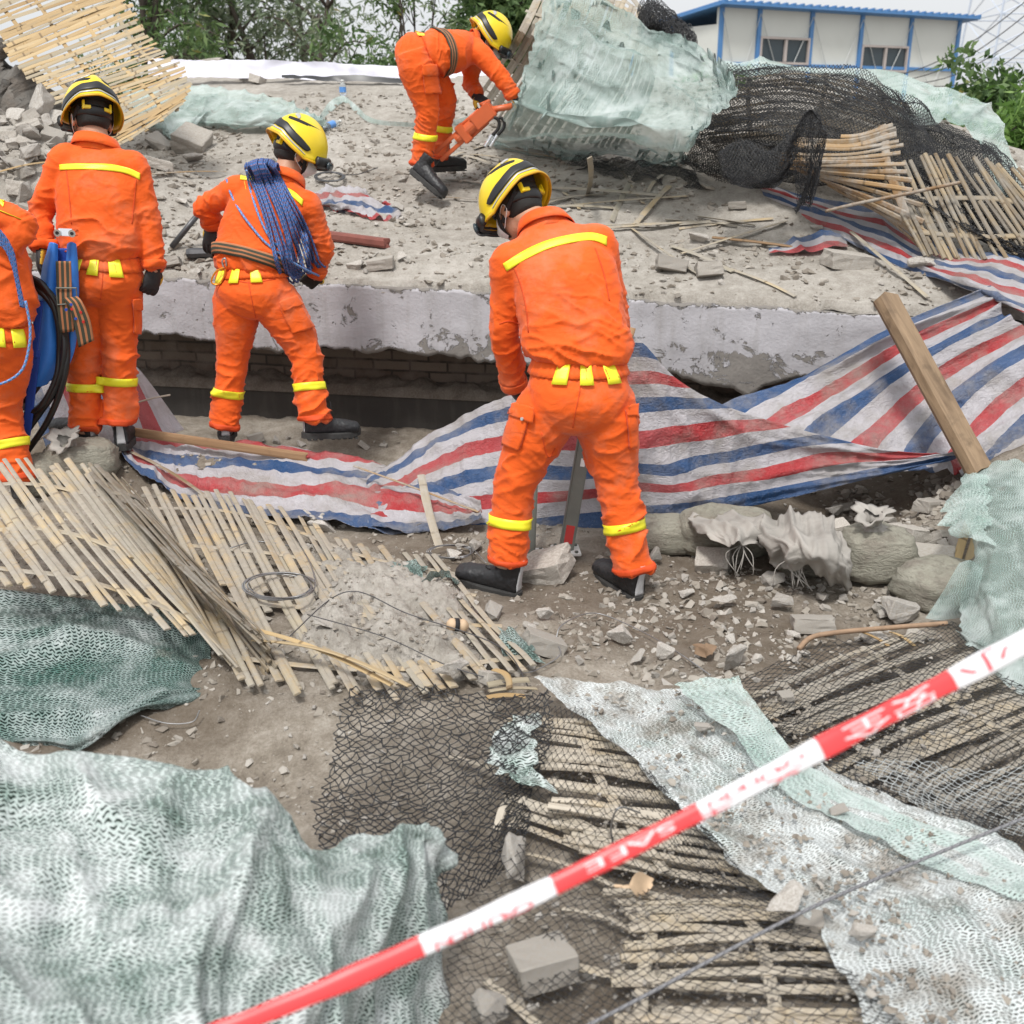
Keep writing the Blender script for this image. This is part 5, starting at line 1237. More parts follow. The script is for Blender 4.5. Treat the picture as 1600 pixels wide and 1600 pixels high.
def helmet(parent, c, f, u, mirror=1):
    M = basis(f, u); T = lambda V: np.asarray(V) @ M.T + c
    rx, ry, rz = .121, .150, .146
    def rim(az):                                       # az 0 = front; elevation of the lower edge
        b = abs(((az + math.pi) % (2 * math.pi)) - math.pi)
        return np.interp(b, [0, .5, 1.0, 1.5, 2.0, 2.5, math.pi], [-.14, -.22, -.34, -.40, -.22, .02, .08])
    def pt(az, el, off=0.0):
        x, y, z = math.sin(az) * math.cos(el), math.cos(az) * math.cos(el), math.sin(el)
        crest = .012 * math.exp(-(x / .22) ** 2) * max(0, z + .15)
        fl = .020 * math.exp(-max(0, el - rim(az)) / .10)       # the edge flares out
        return np.array([x * (rx + off + fl), y * (ry + off + fl) , z * (rz + off) + crest])
    na, ne = 64, 22
    az = np.arange(na) * 2 * math.pi / na
    V = [pt(a, rim(a) + (math.pi / 2 - .02 - rim(a)) * (e / (ne - 1)) ** .9) for e in range(ne) for a in az]
    q = [(e * na + j, e * na + (j + 1) % na, (e + 1) * na + (j + 1) % na, (e + 1) * na + j) for e in range(ne - 1) for j in range(na)]
    V.append(pt(0, math.pi / 2)); t = [((ne - 1) * na + j, (ne - 1) * na + (j + 1) % na, len(V) - 1) for j in range(na)]
    sh = link('helmet', np_mesh('helmet', T(V), [np.array(q), np.array(t)]), HELM, parent)
    s = sh.modifiers.new('t', 'SOLIDIFY'); s.thickness = .005; s.offset = 0
    def strip(name, a0, a1, e0, e1, off, mat, n=40, m=5, taper=True, thick=.003, relrim=True):
        Vs = []
        for i in range(n):
            f_ = i / (n - 1); a = a0 + (a1 - a0) * f_
            k = math.sqrt(max(0, 1 - (2 * f_ - 1) ** 8)) if taper else 1
            em = (e0 + e1) / 2
            for j in range(m):
                e = em + (e0 - em + (e1 - e0) * j / (m - 1)) * k
                Vs.append(pt(a, e + (rim(a) if relrim else 0), off))
        o = link(name, np_mesh(name, T(Vs), grid_quads(n, m)), mat, sh)
        s_ = o.modifiers.new('t', 'SOLIDIFY'); s_.thickness = thick; s_.offset = 0
        return o
    D = math.radians
    strip('side_band', D(78), D(282), .22, .50, .0055, BLACKP)
    strip('grey_line', D(84), D(276), .13, .18, .0050, SILVER, m=3)
    strip('rim_trim', D(0), D(360), -.04, .035, .0015, HELM_IN, n=72, m=3, taper=False, thick=.006)
    for sgn in (-1, 1):
        strip('sticker', D(180 + sgn * 18), D(180 + sgn * 52), .95, 1.12, .0055, SILVER, n=12)
    # goggles across the front
    mb = MB(); gpts = [pt(a, rim(a) + .10, .016) for a in np.linspace(D(-62), D(62), 26)]
    mb.tube(T(gpts), .026, 10, flat=.55, hint=M[:, 2])
    gg = mb.build('goggles', BLACKP, sh, smooth=True)
    mb = MB(); gpts = [pt(a, rim(a) + .06, .034) for a in np.linspace(D(-40), D(40), 18)]
    mb.tube(T(gpts), .022, 10, flat=.4, hint=M[:, 2]); mb.build('goggle_lens', GLASSD, gg, smooth=True)
    # inner suspension, adjuster with yellow clips, chin strap
    mb = MB(); cr = [np.array([.088 * math.sin(a), .108 * math.cos(a) - .004, -.005 - .035 * (1 - math.cos(a)) * .5]) for a in np.linspace(0, 2 * math.pi, 41)]
    mb.tube(T(cr), .022, 8, flat=.30, hint=M[:, 2], caps=False); mb.build('head_band', BLACKP, sh, smooth=True)
    mb = MB(); cr = [np.array([.080 * math.sin(a), .100 * math.cos(a) - .004, .06]) for a in np.linspace(0, 2 * math.pi, 41)]
    mb.tube(T(cr), .055, 8, flat=.3, hint=M[:, 2], caps=False); mb.build('liner', BLACKF, sh, smooth=True)
    for x in (-.045, .045):
        mb = MB(); y = -.108
        cx = np.array([x, y, -.028]); X3 = np.array([1, .35 * np.sign(x), 0]); X3 /= np.linalg.norm(X3)
        mb.box(T([cx])[0], M @ X3 * .017, M @ np.array([0, .006, 0]), M @ np.array([0, 0, .008])); mb.box(T([cx + [x * .32, 0.004, .010]])[0], M @ X3 * .005, M @ np.array([0, .008, 0]), M @ np.array([0, 0, .020]))
        mb.build('clip', HELM, sh, bevel=.002)
    for sg in (-1, 1):
        mb = MB()
        mb.tube(T(crom(np.array([[sg * .092, .03, -.01], [sg * .089, .035, -.06], [sg * .06, .055, -.115], [0, .07, -.138]]), 14)), .010, 6, flat=.3)
        mb.tube(T(crom(np.array([[sg * .075, -.085, -.02], [sg * .086, -.03, -.055], [sg * .080, .03, -.088]]), 12)), .010, 6, flat=.3)
        mb.build('chin_strap', BLACKF, sh, smooth=True)
    return sh
def head_parts(c, f, u, neck):
    M = basis(f, u); T = lambda v: M @ np.asarray(v, float) + c
    def e(cc, r):
        V, q, t = ball((0, 0, 0), r); return (V + np.asarray(cc)) @ M.T + c, q, t
    P = [e((0, -.010, .015), (.077, .096, .105)), e((0, .022, -.045), (.062, .070, .070)), e((0, .055, -.085), (.035, .03, .028))]
    P.append(limb_geo([T((0, .088, .015)), T((0, .108, -.018)), T((0, .098, -.030))], [.008, .015, .012], 10, 12))
    for s in (-1, 1):
        P.append(e((s * .082, -.008, -.018), (.010, .022, .034))); P.append(limb_geo([T((s * .03, .085, .02)), T((s * .05, .075, .022))], [.009, .008], 6, 8))
        P.append(e((s * .045, .055, -.03), (.022, .025, .025)))
    P.append(limb_geo([T((-.024, .078, -.055)), T((.024, .078, -.055))], [.010, .010], 6, 10))
    P.append(limb_geo([neck, (np.asarray(neck) + T((0, -.025, -.06))) / 2, T((0, -.015, -.03))], [.066, .060, .060], 14, 24))
    return P
def glove_mesh(curl=.9, side=1, spread=.10):
    ps = [limb_geo([(0, -.040, 0), (0, -.02, 0), (0, .0, 0)], [.036, .035, .034], 10, 20), loft_geo([(0, -.005, 0), (0, .03, 0), (0, .07, -.002), (0, .098, -.006)], [.030, .042, .046, .040], [.022, .021, .019, .013], [(1, 0, 0)] * 4, [(0, 0, 1)] * 4, 16, 24)]
    for k, (x, L, c) in enumerate(((.033, .078, .85), (.011, .088, 1.0), (-.012, .082, 1.1), (-.033, .066, 1.2))):
        a = 0; p = np.array([x, .088, -.003]); pts = [np.array([x * .7, .06, 0]), p]; dx = spread * x / .033
        for seg, l in enumerate((.45, .32, .26)):
            a += curl * c * (.75, 1.0, .7)[seg]
            p = p + L * l * np.array([dx * .5, math.cos(a), -math.sin(a)]); pts.append(p)
        ps.append(limb_geo(pts, [.0115, .0122, .0112, .0104, .0092], 22, 12))
    t = np.array([.032, .018, -.006]); ps.append(limb_geo([t, t + [.022, .022, -.016], t + [.028, .05, -.034], t + [.016, .072, -.046]], [.017, .015, .0125, .010], 16, 12))
    ps = [(np.asarray(V) * np.array([side, 1, 1]), q, tt) for V, q, tt in ps]
    return union(ps, .0042, 2)
_gl = {}
def glove(parent, wrist, tip, back, side, curl=.9):
    """back = where the back of the hand faces; side +1: thumb on +x of the hand"""
    k = (side, curl)
    if k not in _gl: _gl[k] = glove_mesh(curl, side)
    me = _gl[k].copy()
    f = nrm(np.asarray(tip) - np.asarray(wrist)); b = np.asarray(back, float); b = nrm(b - (b @ f) * f)
    M = np.stack([np.cross(f, b), f, b], 1)
    co = get_co(me); no = get_no(me)
    P = co @ M.T + np.asarray(wrist)
    me.vertices.foreach_set('co', P.astype(np.float32).ravel())
    me.update()
    fn = np.zeros(len(me.polygons) * 3, np.float32); me.polygons.foreach_get('center', fn); fc = (fn.reshape(-1, 3) - np.asarray(wrist)) @ M
    me.polygons.foreach_set('material_index', ((fc[:, 2] < -.004) & (fc[:, 1] > -.02) & (fc[:, 1] < .075)).astype(np.int32))
    o = link('glove', me, [GLOVE, GLOVE_Y], parent)
    mb = MB(); c = np.asarray(wrist) + M @ np.array([0, -.014, 0])
    mb.tube([c - f * .014, c + f * .014],   .0365, 20, flat=1.0, hint=b); mb.build('cuff_tab', GLOVE, o, smooth=True)
    return o
def boot(parent, heel, toe, up):
    heel, toe = np.asarray(heel), np.asarray(toe); f = nrm(toe - heel); heel = heel - f * .012; M = basis(f, up)
    T = lambda V: (np.asarray(V) @ M.T) + heel
    fx = [(1, 0, 0)] * 6; fz = [(0, 0, 1)] * 6
    ps = [loft_geo([(0, .302, .040), (0, .285, .045), (0, .235, .052), (0, .165, .056), (0, .09, .066), (0, .012, .066)], [.022, .042, .050, .046, .041, .034], [.020, .032, .038, .044, .056, .052], fx, fz, 26, 28),
          loft_geo([(0, .055, .06), (0, .05, .11), (0, .046, .13), (0, .047, .155), (0, .047, .168)], [.038, .038, .040, .042, .043], [.046, .046, .046, .047, .048], [(1, 0, 0)] * 5, [(0, 1, 0)] * 5, 18, 28)]
    me = union(ps, .006, 3)
    co = get_co(me); co = co + get_no(me) * (.0025 * fbm(co * np.array([25, 60, 60]), 3, 4))[:, None]
    me.vertices.foreach_set('co', T(co).astype(np.float32).ravel()); me.update()
    o = link('boot', me, LEATHER, parent)
    mb = MB()
    n = 20; ol = []
    for k in range(n):
        a = k / n * 2 * math.pi; y = .152 + .158 * math.cos(a); x = (.052 if y > .14 else .043) * math.sin(a) * (1 - .08 * math.cos(a)); x = np.sign(x) * abs(x / .055) ** .75 * .055 if x else 0
        ol.append((x, y))
    V = [(x, y, z + (.012 * max(0, (y - .22) / .09) ** 2)) for z in (0.0, .024, .030) for x, y in ol]
    V = [(x * (1 if i < 2 * n else .94), y, z) for i, (x, y, z) in enumerate(V)]
    q = [(l * n + k, l * n + (k + 1) % n, (l + 1) * n + (k + 1) % n, (l + 1) * n + k) for l in range(2) for k in range(n)]
    V += [(0, .15, -.001), (0, .15, .03)]
    t = [(len(V) - 2, (k + 1) % n, k) for k in range(n)] + [(len(V) - 1, 2 * n + k, 2 * n + (k + 1) % n) for k in range(n)]
    mb.add(T(V), q, t)
    for k in range(9):                                   # lugs of the tread
        y = .03 + k * .031
        if .10 < y < .13: continue
        mb.box(T([(0, y, -.003)])[0], M @ np.array([.040, 0, 0]), M @ np.array([0, .009, 0]), M @ np.array([0, 0, .004]))
    mb.build('sole', SOLE, o)
    b = bvh_of(me)
    V = []
    for i in range(14):
        z = .032 + .135 * i / 13
        for j in range(5):
            x = (.021 - .009 * i / 13) * (j / 2 - 1); p = T([(x, -.2, z)])[0]; h = b.ray_cast(Vector(p), Vector(f))
            q_ = np.array(h[0]) if h[0] is not None else T([(x, 0, z)])[0]
            V.append(q_ - f * .003)
    s = link('heel_patch', np_mesh('heel_patch', np.array(V), grid_quads(14, 5)), HEELG, o)
    md = s.modifiers.new('t', 'SOLIDIFY'); md.thickness = .003; md.offset = 0
    mb = MB()
    for k in range(6):
        z = .10 + .02 * k; y = .135 - .006 * k - .01 * k
        L = []
        for x in np.linspace(-.03, .03, 9):
            p = T([(x, .5, z)])[0]; h = b.ray_cast(Vector(p), Vector(-f)); L.append((np.array(h[0]) if h[0] is not None else T([(x, y, z)])[0]) + f * .002 + M[:, 2] * (.006 * (x / .03) * (1 if k % 2 else -1)))
        mb.tube(L, .0022, 5)
    e = T([(.0, .12, .19)])[0]; mb.tube(crom(np.array([e, e + M[:, 0] * .03 + f * .02, e + M[:, 0] * .045 + f * .02 - M[:, 2] * .05]), 8), .002, 5)
    mb.build('laces', BLACKF, o)
    return o

def person(lab, J, hf, hu, base, seed=1, sc=1.0, tape=None, belt=False, tabs=(-150, -90, -30), headon=True, hands=((0, 0, 1), (0, 0, 1), .8, .8), boots=None, front=(0, 1, 0), collar=True, vox=.0075, hem=1.0, pelv_b=1.0):
    P = {k: W(v) for k, v in J.items()}
    root = empty('person', base, label=lab, cat='person')
    sideS = nrm(P['shR'] - P['shL']); sideH = nrm(P['hipR'] - P['hipL'])
    spine = nrm(P['neck'] - P['waist'])
    fr = nrm(np.cross(spine, -sideS)) * -1
    ft = lambda s, ax: np.cross(ax, s)
    legax = nrm(P['waist'] - (P['hipL'] + P['hipR']) / 2)
    fH = nrm(np.cross(legax, sideH)); fS = nrm(np.cross(spine, sideS))
    if fH @ np.asarray(front) < 0 and abs(spine[2]) > .4: fH = -fH
    hipc = (P['hipL'] + P['hipR']) / 2
    # --- jacket
    W0, C0, N0 = P['waist'], P['chest'], P['neck']
    sm = nrm(sideH + sideS)
    up0 = nrm(C0 - W0); up1 = nrm(N0 - C0)
    tor = [W0 - up0 * .035, W0 - up0 * .030, W0 + up0 * .035, W0 + up0 * .45 * np.linalg.norm(C0 - W0), C0, C0 + (N0 - C0) * .45, C0 + (N0 - C0) * .80, N0 + up1 * .02]
    ta = np.array([.150, .178, .205, .200, .198, .182, .120, .070]) * sc; tb = np.array([.105, .128, .152, .145, .136, .118, .088, .066]) * sc
    ta[1] *= hem; ta[2] *= hem
    jk = [loft_geo(tor, ta, tb, [sideH, sideH, nrm(sideH * .8 + sideS * .2), sm, sideS, sideS, sideS, sideS], [fH, fH, fH, nrm(fH + fS), fS, fS, fS, fS], 60, 56, .86)]
    ymid = C0 + (N0 - C0) * .52
    jk.append(limb_geo([P['shL'], P['shL'] * .6 + ymid * .4 + up1 * .006, P['shL'] * .25 + ymid * .75 + up1 * .022, ymid + up1 * .03, P['shR'] * .25 + ymid * .75 + up1 * .022, P['shR'] * .6 + ymid * .4 + up1 * .006, P['shR']], np.array([.070, .082, .088, .085, .088, .082, .070]) * sc, 50, 28))
    bones = [(W0, C0, .17, .016, .007, .005, 9), (C0, N0, .17, .005, .004, .003, 7)]
    for s in 'LR':
        sh, el, wr = P['sh' + s], P['el' + s], P['wr' + s]
        ua, fa = nrm(el - sh), nrm(wr - el)
        jk.append(limb_geo([sh + (sh - ymid) * -.25, sh, sh + (el - sh) * .4, el, el + (wr - el) * .5, wr - fa * .01, wr + fa * .004], np.array([.070, .074, .066, .058, .055, .050, .044]) * sc, 60, 32))
        bones += [(sh, el, .075, .005, .006, .013, 13), (el, wr, .065, .013, .008, .010, 17)]
    me = union(jk, vox * sc, 9); fold(me, bones, seed); fold(me, [(b[0], b[1], b[2], b[3] * .18, b[4] * .18, b[5] * .18, b[6] * 2.0) for b in bones], seed + 20)
    jo = link('jacket', me, ORANGE, root); jb = bvh_of(me)
    # --- trousers
    tr = [loft_geo([W0 + legax * .02, W0 - legax * .03, W0 - legax * .09 - fH * .012, hipc - fH * .018, hipc - legax * .085 - fH * .01, hipc - legax * .12], np.array([.150, .165, .182, .190, .155, .09]) * sc, np.array([.105, .118, .138, .150, .120, .07]) * sc * pelv_b, [sideH] * 6, [fH] * 6, 40, 48, .9)]
    bones = [(W0, hipc - legax * .1, .17, .004, .003, .006, 10)]
    for s in 'LR':
        hp_, kn, an = P['hip' + s], P['kn' + s], P['an' + s]
        th, sh_ = nrm(kn - hp_), nrm(an - kn)
        tr.append(limb_geo([hp_ - th * .06, hp_ + th * .04, hp_ + (kn - hp_) * .42, hp_ + (kn - hp_) * .80, kn + sh_ * .03, kn + (an - kn) * .45, an - sh_ * .07, an + sh_ * .015, an + sh_ * .026], np.array([.100, .122, .114, .094, .084, .078, .077, .077, .068]) * sc, 90, 36))
        bones += [(hp_, kn, .11, .008, .006, .011, 10), (kn, an, .095, .010, .011, .012, 14)]
    me = union(tr, vox * sc, 4); fold(me, bones, seed + 40); fold(me, [(b[0], b[1], b[2], b[3] * .18, b[4] * .18, b[5] * .18, b[6] * 2.0) for b in bones], seed + 70)
    to = link('trousers', me, ORANGE, root); tb_ = bvh_of(me)
    # --- body
    bd = head_parts(P['head'], hf, hu, N0 + up1 * .0)
    bd.append(loft_geo([W0, C0, C0 + (N0 - C0) * .5, N0], [.13, .15, .13, .05], [.09, .10, .085, .05], [sideH, sideS, sideS, sideS], [fH, fS, fS, fS], 24, 24))
    bd.append(loft_geo([W0 + up0 * .02, hipc, hipc - legax * .08], [.13, .14, .10], [.09, .10, .08], [sideH] * 3, [fH] * 3, 12, 24))
    for s in 'LR':
        bd.append(limb_geo([ymid, P['sh' + s], P['el' + s], P['wr' + s], P['wr' + s] + nrm(P['hd' + s] - P['wr' + s]) * .015], [.05, .05, .038, .024, .018], 30, 16))
        bd.append(limb_geo([P['hip' + s], P['kn' + s], P['an' + s], P['an' + s] + nrm(P['an' + s] - P['kn' + s]) * .04], [.085, .055, .045, .042], 30, 16))
    body = link('body', union(bd, .0055, 3), SKIN, root)
    M = basis(hf, hu)
    if headon:
        h = helmet(root, P['head'] + M @ np.array([0, -.005, .035]), hf, hu)
        V, q, t = loft_geo([(0, -.012, .105), (0, -.014, .06), (0, -.020, .0), (0, -.030, -.045), (0, -.030, -.062)], [.05, .080, .0815, .066, .05], [.06, .100, .094, .074, .055], [(1, 0, 0)] * 5, [(0, 1, 0)] * 5, 24, 32)
        V = V[:, :]; keep = V[:, 1] < .035 + np.maximum(V[:, 2], 0) * .6
        Q = np.array(q); Q = Q[keep[Q].all(1)]
        link('hair', np_mesh('hair', V @ M.T + P['head'], Q), HAIR, root)
        V = []
        for i in range(15):
            a = -1.15 + 2.3 * i / 14
            for j in range(9):
                z = -.012 - .085 * j / 8; bul = .012 * math.sin(math.pi * j / 8) + .030 * math.exp(-(a / .28) ** 2) * math.exp(-((z + .035) / .03) ** 2)
                r = 1.0 - .22 * (j / 8) ** 2
                V.append(((.074 * r + bul) * math.sin(a), .022 + (.072 * r + bul) * math.cos(a), z))
        mo = link('face_mask', np_mesh('face_mask', np.array(V) @ M.T + P['head'], grid_quads(15, 9)), MASKW, root)
        mb = MB()
        for s in (-1, 1): mb = MB(); mb.tube(crom(np.array([[s * .072, .04, -.03], [s * .088, .008, -.012], [s * .092, -.018, .0], [s * .090, -.026, -.025], [s * .085, .0, -.05], [s * .07, .035, -.07]]), 18) @ M.T + P['head'], .0016, 5); mb.build('ear_loop', MASKW, mo)
        
        for s in (-1, 1):
            V, q, t = ball((s * .032, .078, .012), .0115, 10); link('eye', np_mesh('eye', V @ M.T + P['head'], [np.array(q), np.array(t)]), BLACKP, root)
    # --- collar, waistband, tabs, belts, tapes
    if collar:
        n = 40; V = []
        fN = nrm(fS)
        for j, (r0, hgt, bk) in enumerate(((.088, -.035, 0), (.080, .0, 0), (.074, .030, .0), (.077, .042, .004), (.086, .040, .008), (.097, .012, .012), (.103, -.008, .014))):
            for i in range(n):
                a = -math.pi * .86 + 2 * math.pi * .86 * i / (n - 1)       # open at the throat
                d = -fN * math.cos(a) + sideS * math.sin(a)
                V.append(N0 + up1 * (hgt - .028 + .020 * math.cos(a)) + d * (r0 * (1.0 + .12 * abs(math.sin(a)))) )
        o = link('collar', np_mesh('collar', np.array(V), grid_quads(7, n)), ORANGE, jo); md = o.modifiers.new('t', 'SOLIDIFY'); md.thickness = .004; md.offset = 0
    wc = W0 - up0 * .045
    ring_band('waistband', tb_, wc, legax, .06, .008, ORANGE_D if False else ORANGE, to, ref=sideH, n=120, pleat=.0045, thick=.004, rmax=.26)
    for a in tabs:
        ring_band('belt_tab', tb_, wc - legax * .012, legax, .076, .012, YTAPE, to, th=(a - 10, a + 10), ref=sideH, n=8, rmax=.26)
    if belt:
        ring_band('striped_belt', jb, W0 + up0 * .012, up0, .058, .010, STRAP, root, ref=sideH, n=64, thick=.005, rmax=.28)
    for s in 'LR':
        kn, an = P['kn' + s], P['an' + s]; ax = nrm(an - kn)
        ring_band('shin_tape', tb_, kn + (an - kn) * .53, ax, .040, .004, YTAPE, to, ref=(1, 0, .05), dist=.16, rmax=.14)
        ring_band('hem_strap', tb_, an + ax * .012, ax, .030, .003, ORANGE_D, to, ref=(1, 0, .05), dist=.16, rmax=.14)
        wr, el = P['wr' + s], P['el' + s]
        ring_band('sleeve_cuff', jb, wr - nrm(wr - el) * .022, nrm(wr - el), .042, .004, ORANGE, jo, ref=(1, .1, .05), dist=.11, rmax=.09)
    if tape: cam_patch('back_tape', jb, tape[0], tape[1], .003, YTAPE, jo, maxd=None)
    bkL, bkR, cl, cr = hands
    glove(root, P['wrL'], P['hdL'], bkL, 1, cl); glove(root, P['wrR'], P['hdR'], bkR, -1, cr)
    if boots:
        for s, (he, to_, u) in zip('LR', boots):
            he, to_ = W(he), W(to_)
            if not u[0]:                                 # flat foot: put the shaft right under the trouser leg
                d_ = nrm((to_ - he) * np.array([1, 1, 0])); h0 = P['an' + s] - d_ * .050; h0[2] = min(he[2], P['an' + s][2] - .075); to_ = h0 + d_ * .3 + np.array([0, 0, np.clip(to_[2] - he[2], -.02, .02)]); he = h0
            boot(root, he, to_, np.array(u))
    return root, P, jo, to, jb, tb_, body
def pocket(tb, parent, quad, flap, buttons=()):
    """cargo pocket from pixel corners: quad = left edge, right edge polylines top to bottom"""
    a, b = quad
    p = cam_patch('pocket', tb, a, b, .010, ORANGE, parent, m=12, n=16, thick=.016)
    f = cam_patch('pocket_flap', tb, flap[0], flap[1], .022, ORANGE, parent, m=12, n=8, thick=.005)
    for bx_, by_ in buttons:
        h = tb.ray_cast(Vector(CAM), Vector(nrm(ray(bx_, by_))))
        if h[0] is not None:
            m = MB(); c = np.array(h[0]); n_ = np.array(h[1]); m.tube([c + n_ * .020, c + n_ * .030], .0065, 12, hint=(.3, .2, 1)); m.build('button', SILVER, f)

# man with bowed head in the foreground
J = dict(anL=(792, 872, 4.07), knL=(806, 748, 4.12), hipL=(862, 628, 4.12), anR=(987, 884, 4.05), knR=(963, 750, 4.12), hipR=(943, 628, 4.12), waist=(904, 553, 4.13), chest=(884, 440, 4.24), neck=(849, 350, 4.38), head=(806, 326, 4.46),
         shL=(796, 412, 4.27), shR=(934, 384, 4.31), elL=(788, 520, 4.30), wrL=(803, 606, 4.40), hdL=(822, 640, 4.47), elR=(962, 505, 4.38), wrR=(942, 590, 4.52), hdR=(915, 615, 4.58))
p4, P4, j4, t4, jb4, tb4, _b = person('man in orange overalls bowing his head, seen from behind in the foreground', J, (-.62, .50, -.60), (-.30, .42, .86), atG(895, 915), seed=3, sc=1.03,
    tape=([(786, 412), (812, 396), (850, 378), (890, 368), (925, 364), (948, 370)], [(792, 424), (818, 408), (855, 390), (892, 380), (925, 376), (947, 384)]), tabs=(-122, -84, -44),
    hands=((-.6, -.6, .5), (.6, -.5, .5), .7, .7), boots=[((800, 938, 4.02), (727, 896, 4.13), (0, 0, 1)), ((1007, 942, 4.00), (950, 893, 4.22), (0, .0, 1))])
pocket(tb4, t4, ([(795, 640), (790, 672), (784, 692)], [(830, 640), (822, 674), (812, 704)]), ([(790, 630), (788, 645)], [(840, 636), (835, 660)]), [(797, 640), (822, 654)])
pocket(tb4, t4, ([(976, 640), (980, 670), (982, 700)], [(989, 640), (991, 670), (991, 698)]), ([(974, 632), (976, 650)], [(990, 632), (991, 652)]))
def seams(bvh, parent, lines):
    for L in lines:
        a = [(x - .7, y) for x, y in L] if abs(L[0][0] - L[-1][0]) < abs(L[0][1] - L[-1][1]) else [(x, y - .7) for x, y in L]
        b = [(x + .7, y) for x, y in L] if abs(L[0][0] - L[-1][0]) < abs(L[0][1] - L[-1][1]) else [(x, y + .7) for x, y in L]
        cam_patch('seam', bvh, a, b, .0012, ORANGE_D, parent, m=3, n=24, thick=.0022)
seams(tb4, t4, [[(908, 580), (906, 610), (900, 640), (895, 668)], [(828, 586), (870, 596), (910, 592), (950, 596), (980, 588)], [(846, 676), (856, 714), (868, 700)]])
seams(jb4, j4, [[(800, 412), (812, 440), (822, 480), (826, 520)], [(780, 506), (795, 502), (812, 506)], [(930, 388), (944, 430), (952, 470)]])
# man with the stretcher
J = dict(anL=(133, 664, 5.2), knL=(130, 536, 5.25), hipL=(142, 440, 5.25), anR=(187, 654, 5.22), knR=(187, 528, 5.27), hipR=(181, 440, 5.25), waist=(161, 391, 5.25), chest=(157, 305, 5.29), neck=(151, 222, 5.35), head=(143, 186, 5.39),
         shL=(102, 250, 5.30), shR=(208, 262, 5.31), elL=(64, 332, 5.28), wrL=(64, 392, 5.2), hdL=(62, 425, 5.16), elR=(232, 345, 5.29), wrR=(240, 420, 5.26), hdR=(234, 460, 5.24))
p1, P1, j1, t1, jb1, tb1, _b = person('man in orange overalls standing with the blue stretcher at his left side', J, (-.55, .76, -.34), (-.05, .40, .92), atG(160, 690), seed=11, sc=1.0,
    tape=([(93, 257), (130, 256), (170, 257), (200, 262), (219, 271)], [(94, 266), (130, 265), (170, 267), (200, 272), (218, 281)]), tabs=(-125, -90, -52),
    hands=((-.8, -.3, 0), (.7, -.6, .1), .9, 1.0), boots=[((149, 692, 5.16), (103, 681, 5.26), (0, 0, 1)), ((184, 703, 5.18), (192, 688, 5.42), (0, 0, 1))], hem=.95)
pocket(tb1, t1, ([(205, 470), (208, 495), (208, 520)], [(216, 468), (217, 495), (216, 522)]), ([(204, 466), (205, 482)], [(216, 464), (217, 482)]))
seams(tb1, t1, [[(161, 410), (160, 440), (157, 468)], [(124, 412), (160, 418), (200, 412)]])
seams(jb1, j1, [[(103, 262), (108, 300), (112, 350)], [(213, 280), (210, 310), (206, 350)]])
# man with the rope
J = dict(anL=(352, 662, 5.53), knL=(364, 560, 5.58), hipL=(372, 460, 5.56), anR=(489, 650, 5.46), knR=(478, 552, 5.54), hipR=(424, 462, 5.54), waist=(394, 412, 5.57), chest=(414, 340, 5.66), neck=(446, 280, 5.76), head=(463, 240, 5.82),
         shL=(372, 296, 5.70), shR=(480, 322, 5.69), elL=(322, 322, 5.74), wrL=(334, 354, 5.80), hdL=(325, 390, 5.78), elR=(504, 385, 5.73), wrR=(494, 430, 5.80), hdR=(476, 448, 5.86))
p2, P2, j2, t2, jb2, tb2, _b = person('man in orange overalls with a coil of blue rope slung over his shoulder', J, (.80, .40, -.45), (.36, .22, .90), atG(420, 690), seed=23, sc=.98,
    tape=([(376, 272), (390, 274), (420, 282), (455, 297), (474, 312)], [(375, 281), (390, 283), (420, 291), (453, 306), (472, 322)]), belt=True, tabs=(-140, -105, -60),
    hands=((-.3, -.9, .3), (.5, -.8, .2), .7, .8), boots=[((350, 690, 5.48), (354, 674, 5.76), (0, 0, 1)), ((472, 686, 5.42), (538, 690, 5.50), (0, .05, 1))])
pocket(tb2, t2, ([(436, 478), (446, 500), (458, 522)], [(462, 470), (476, 492), (488, 512)]), ([(434, 472), (442, 486)], [(460, 464), (470, 478)]))
seams(tb2, t2, [[(388, 440), (396, 480), (402, 505)], [(352, 434), (390, 442), (430, 436)]])
# man bending over the spreader on the roof
J = dict(anL=(684, 240, 8.06), knL=(696, 152, 8.0), hipL=(656, 92, 7.92), anR=(660, 252, 7.74), knR=(668, 168, 7.70), hipR=(646, 94, 7.68), waist=(682, 82, 7.82), chest=(712, 80, 7.92), neck=(744, 70, 8.04), head=(762, 64, 8.10),
         shL=(738, 86, 8.14), shR=(752, 86, 7.88), elL=(736, 128, 8.14), wrL=(746, 150, 8.04), hdL=(762, 162, 7.98), elR=(790, 130, 7.82), wrR=(803, 152, 7.82), hdR=(813, 170, 7.82))
p3, P3, j3, t3, jb3, tb3, _b = person('man in orange overalls bent forward over a spreader tool on the roof', J, (.78, .22, -.58), (.60, .10, .78), atG(675, 285), seed=31, sc=.98, belt=True, tabs=(-150, -110, -70), collar=True, front=(1, 0, 0),
    hands=((.2, -.4, .9), (.6, -.3, .7), 1.1, 1.1), boots=[((681, 268, 8.02), (709, 266, 8.12), (0, 0, 1)), ((642, 270, 7.70), (682, 304, 7.62), (.55, .0, .85))], pelv_b=1.05)
pocket(tb3, t3, ([(660, 112), (662, 130), (664, 146)], [(690, 112), (690, 130), (688, 146)]), ([(658, 102), (659, 118)], [(692, 102), (691, 118)]))
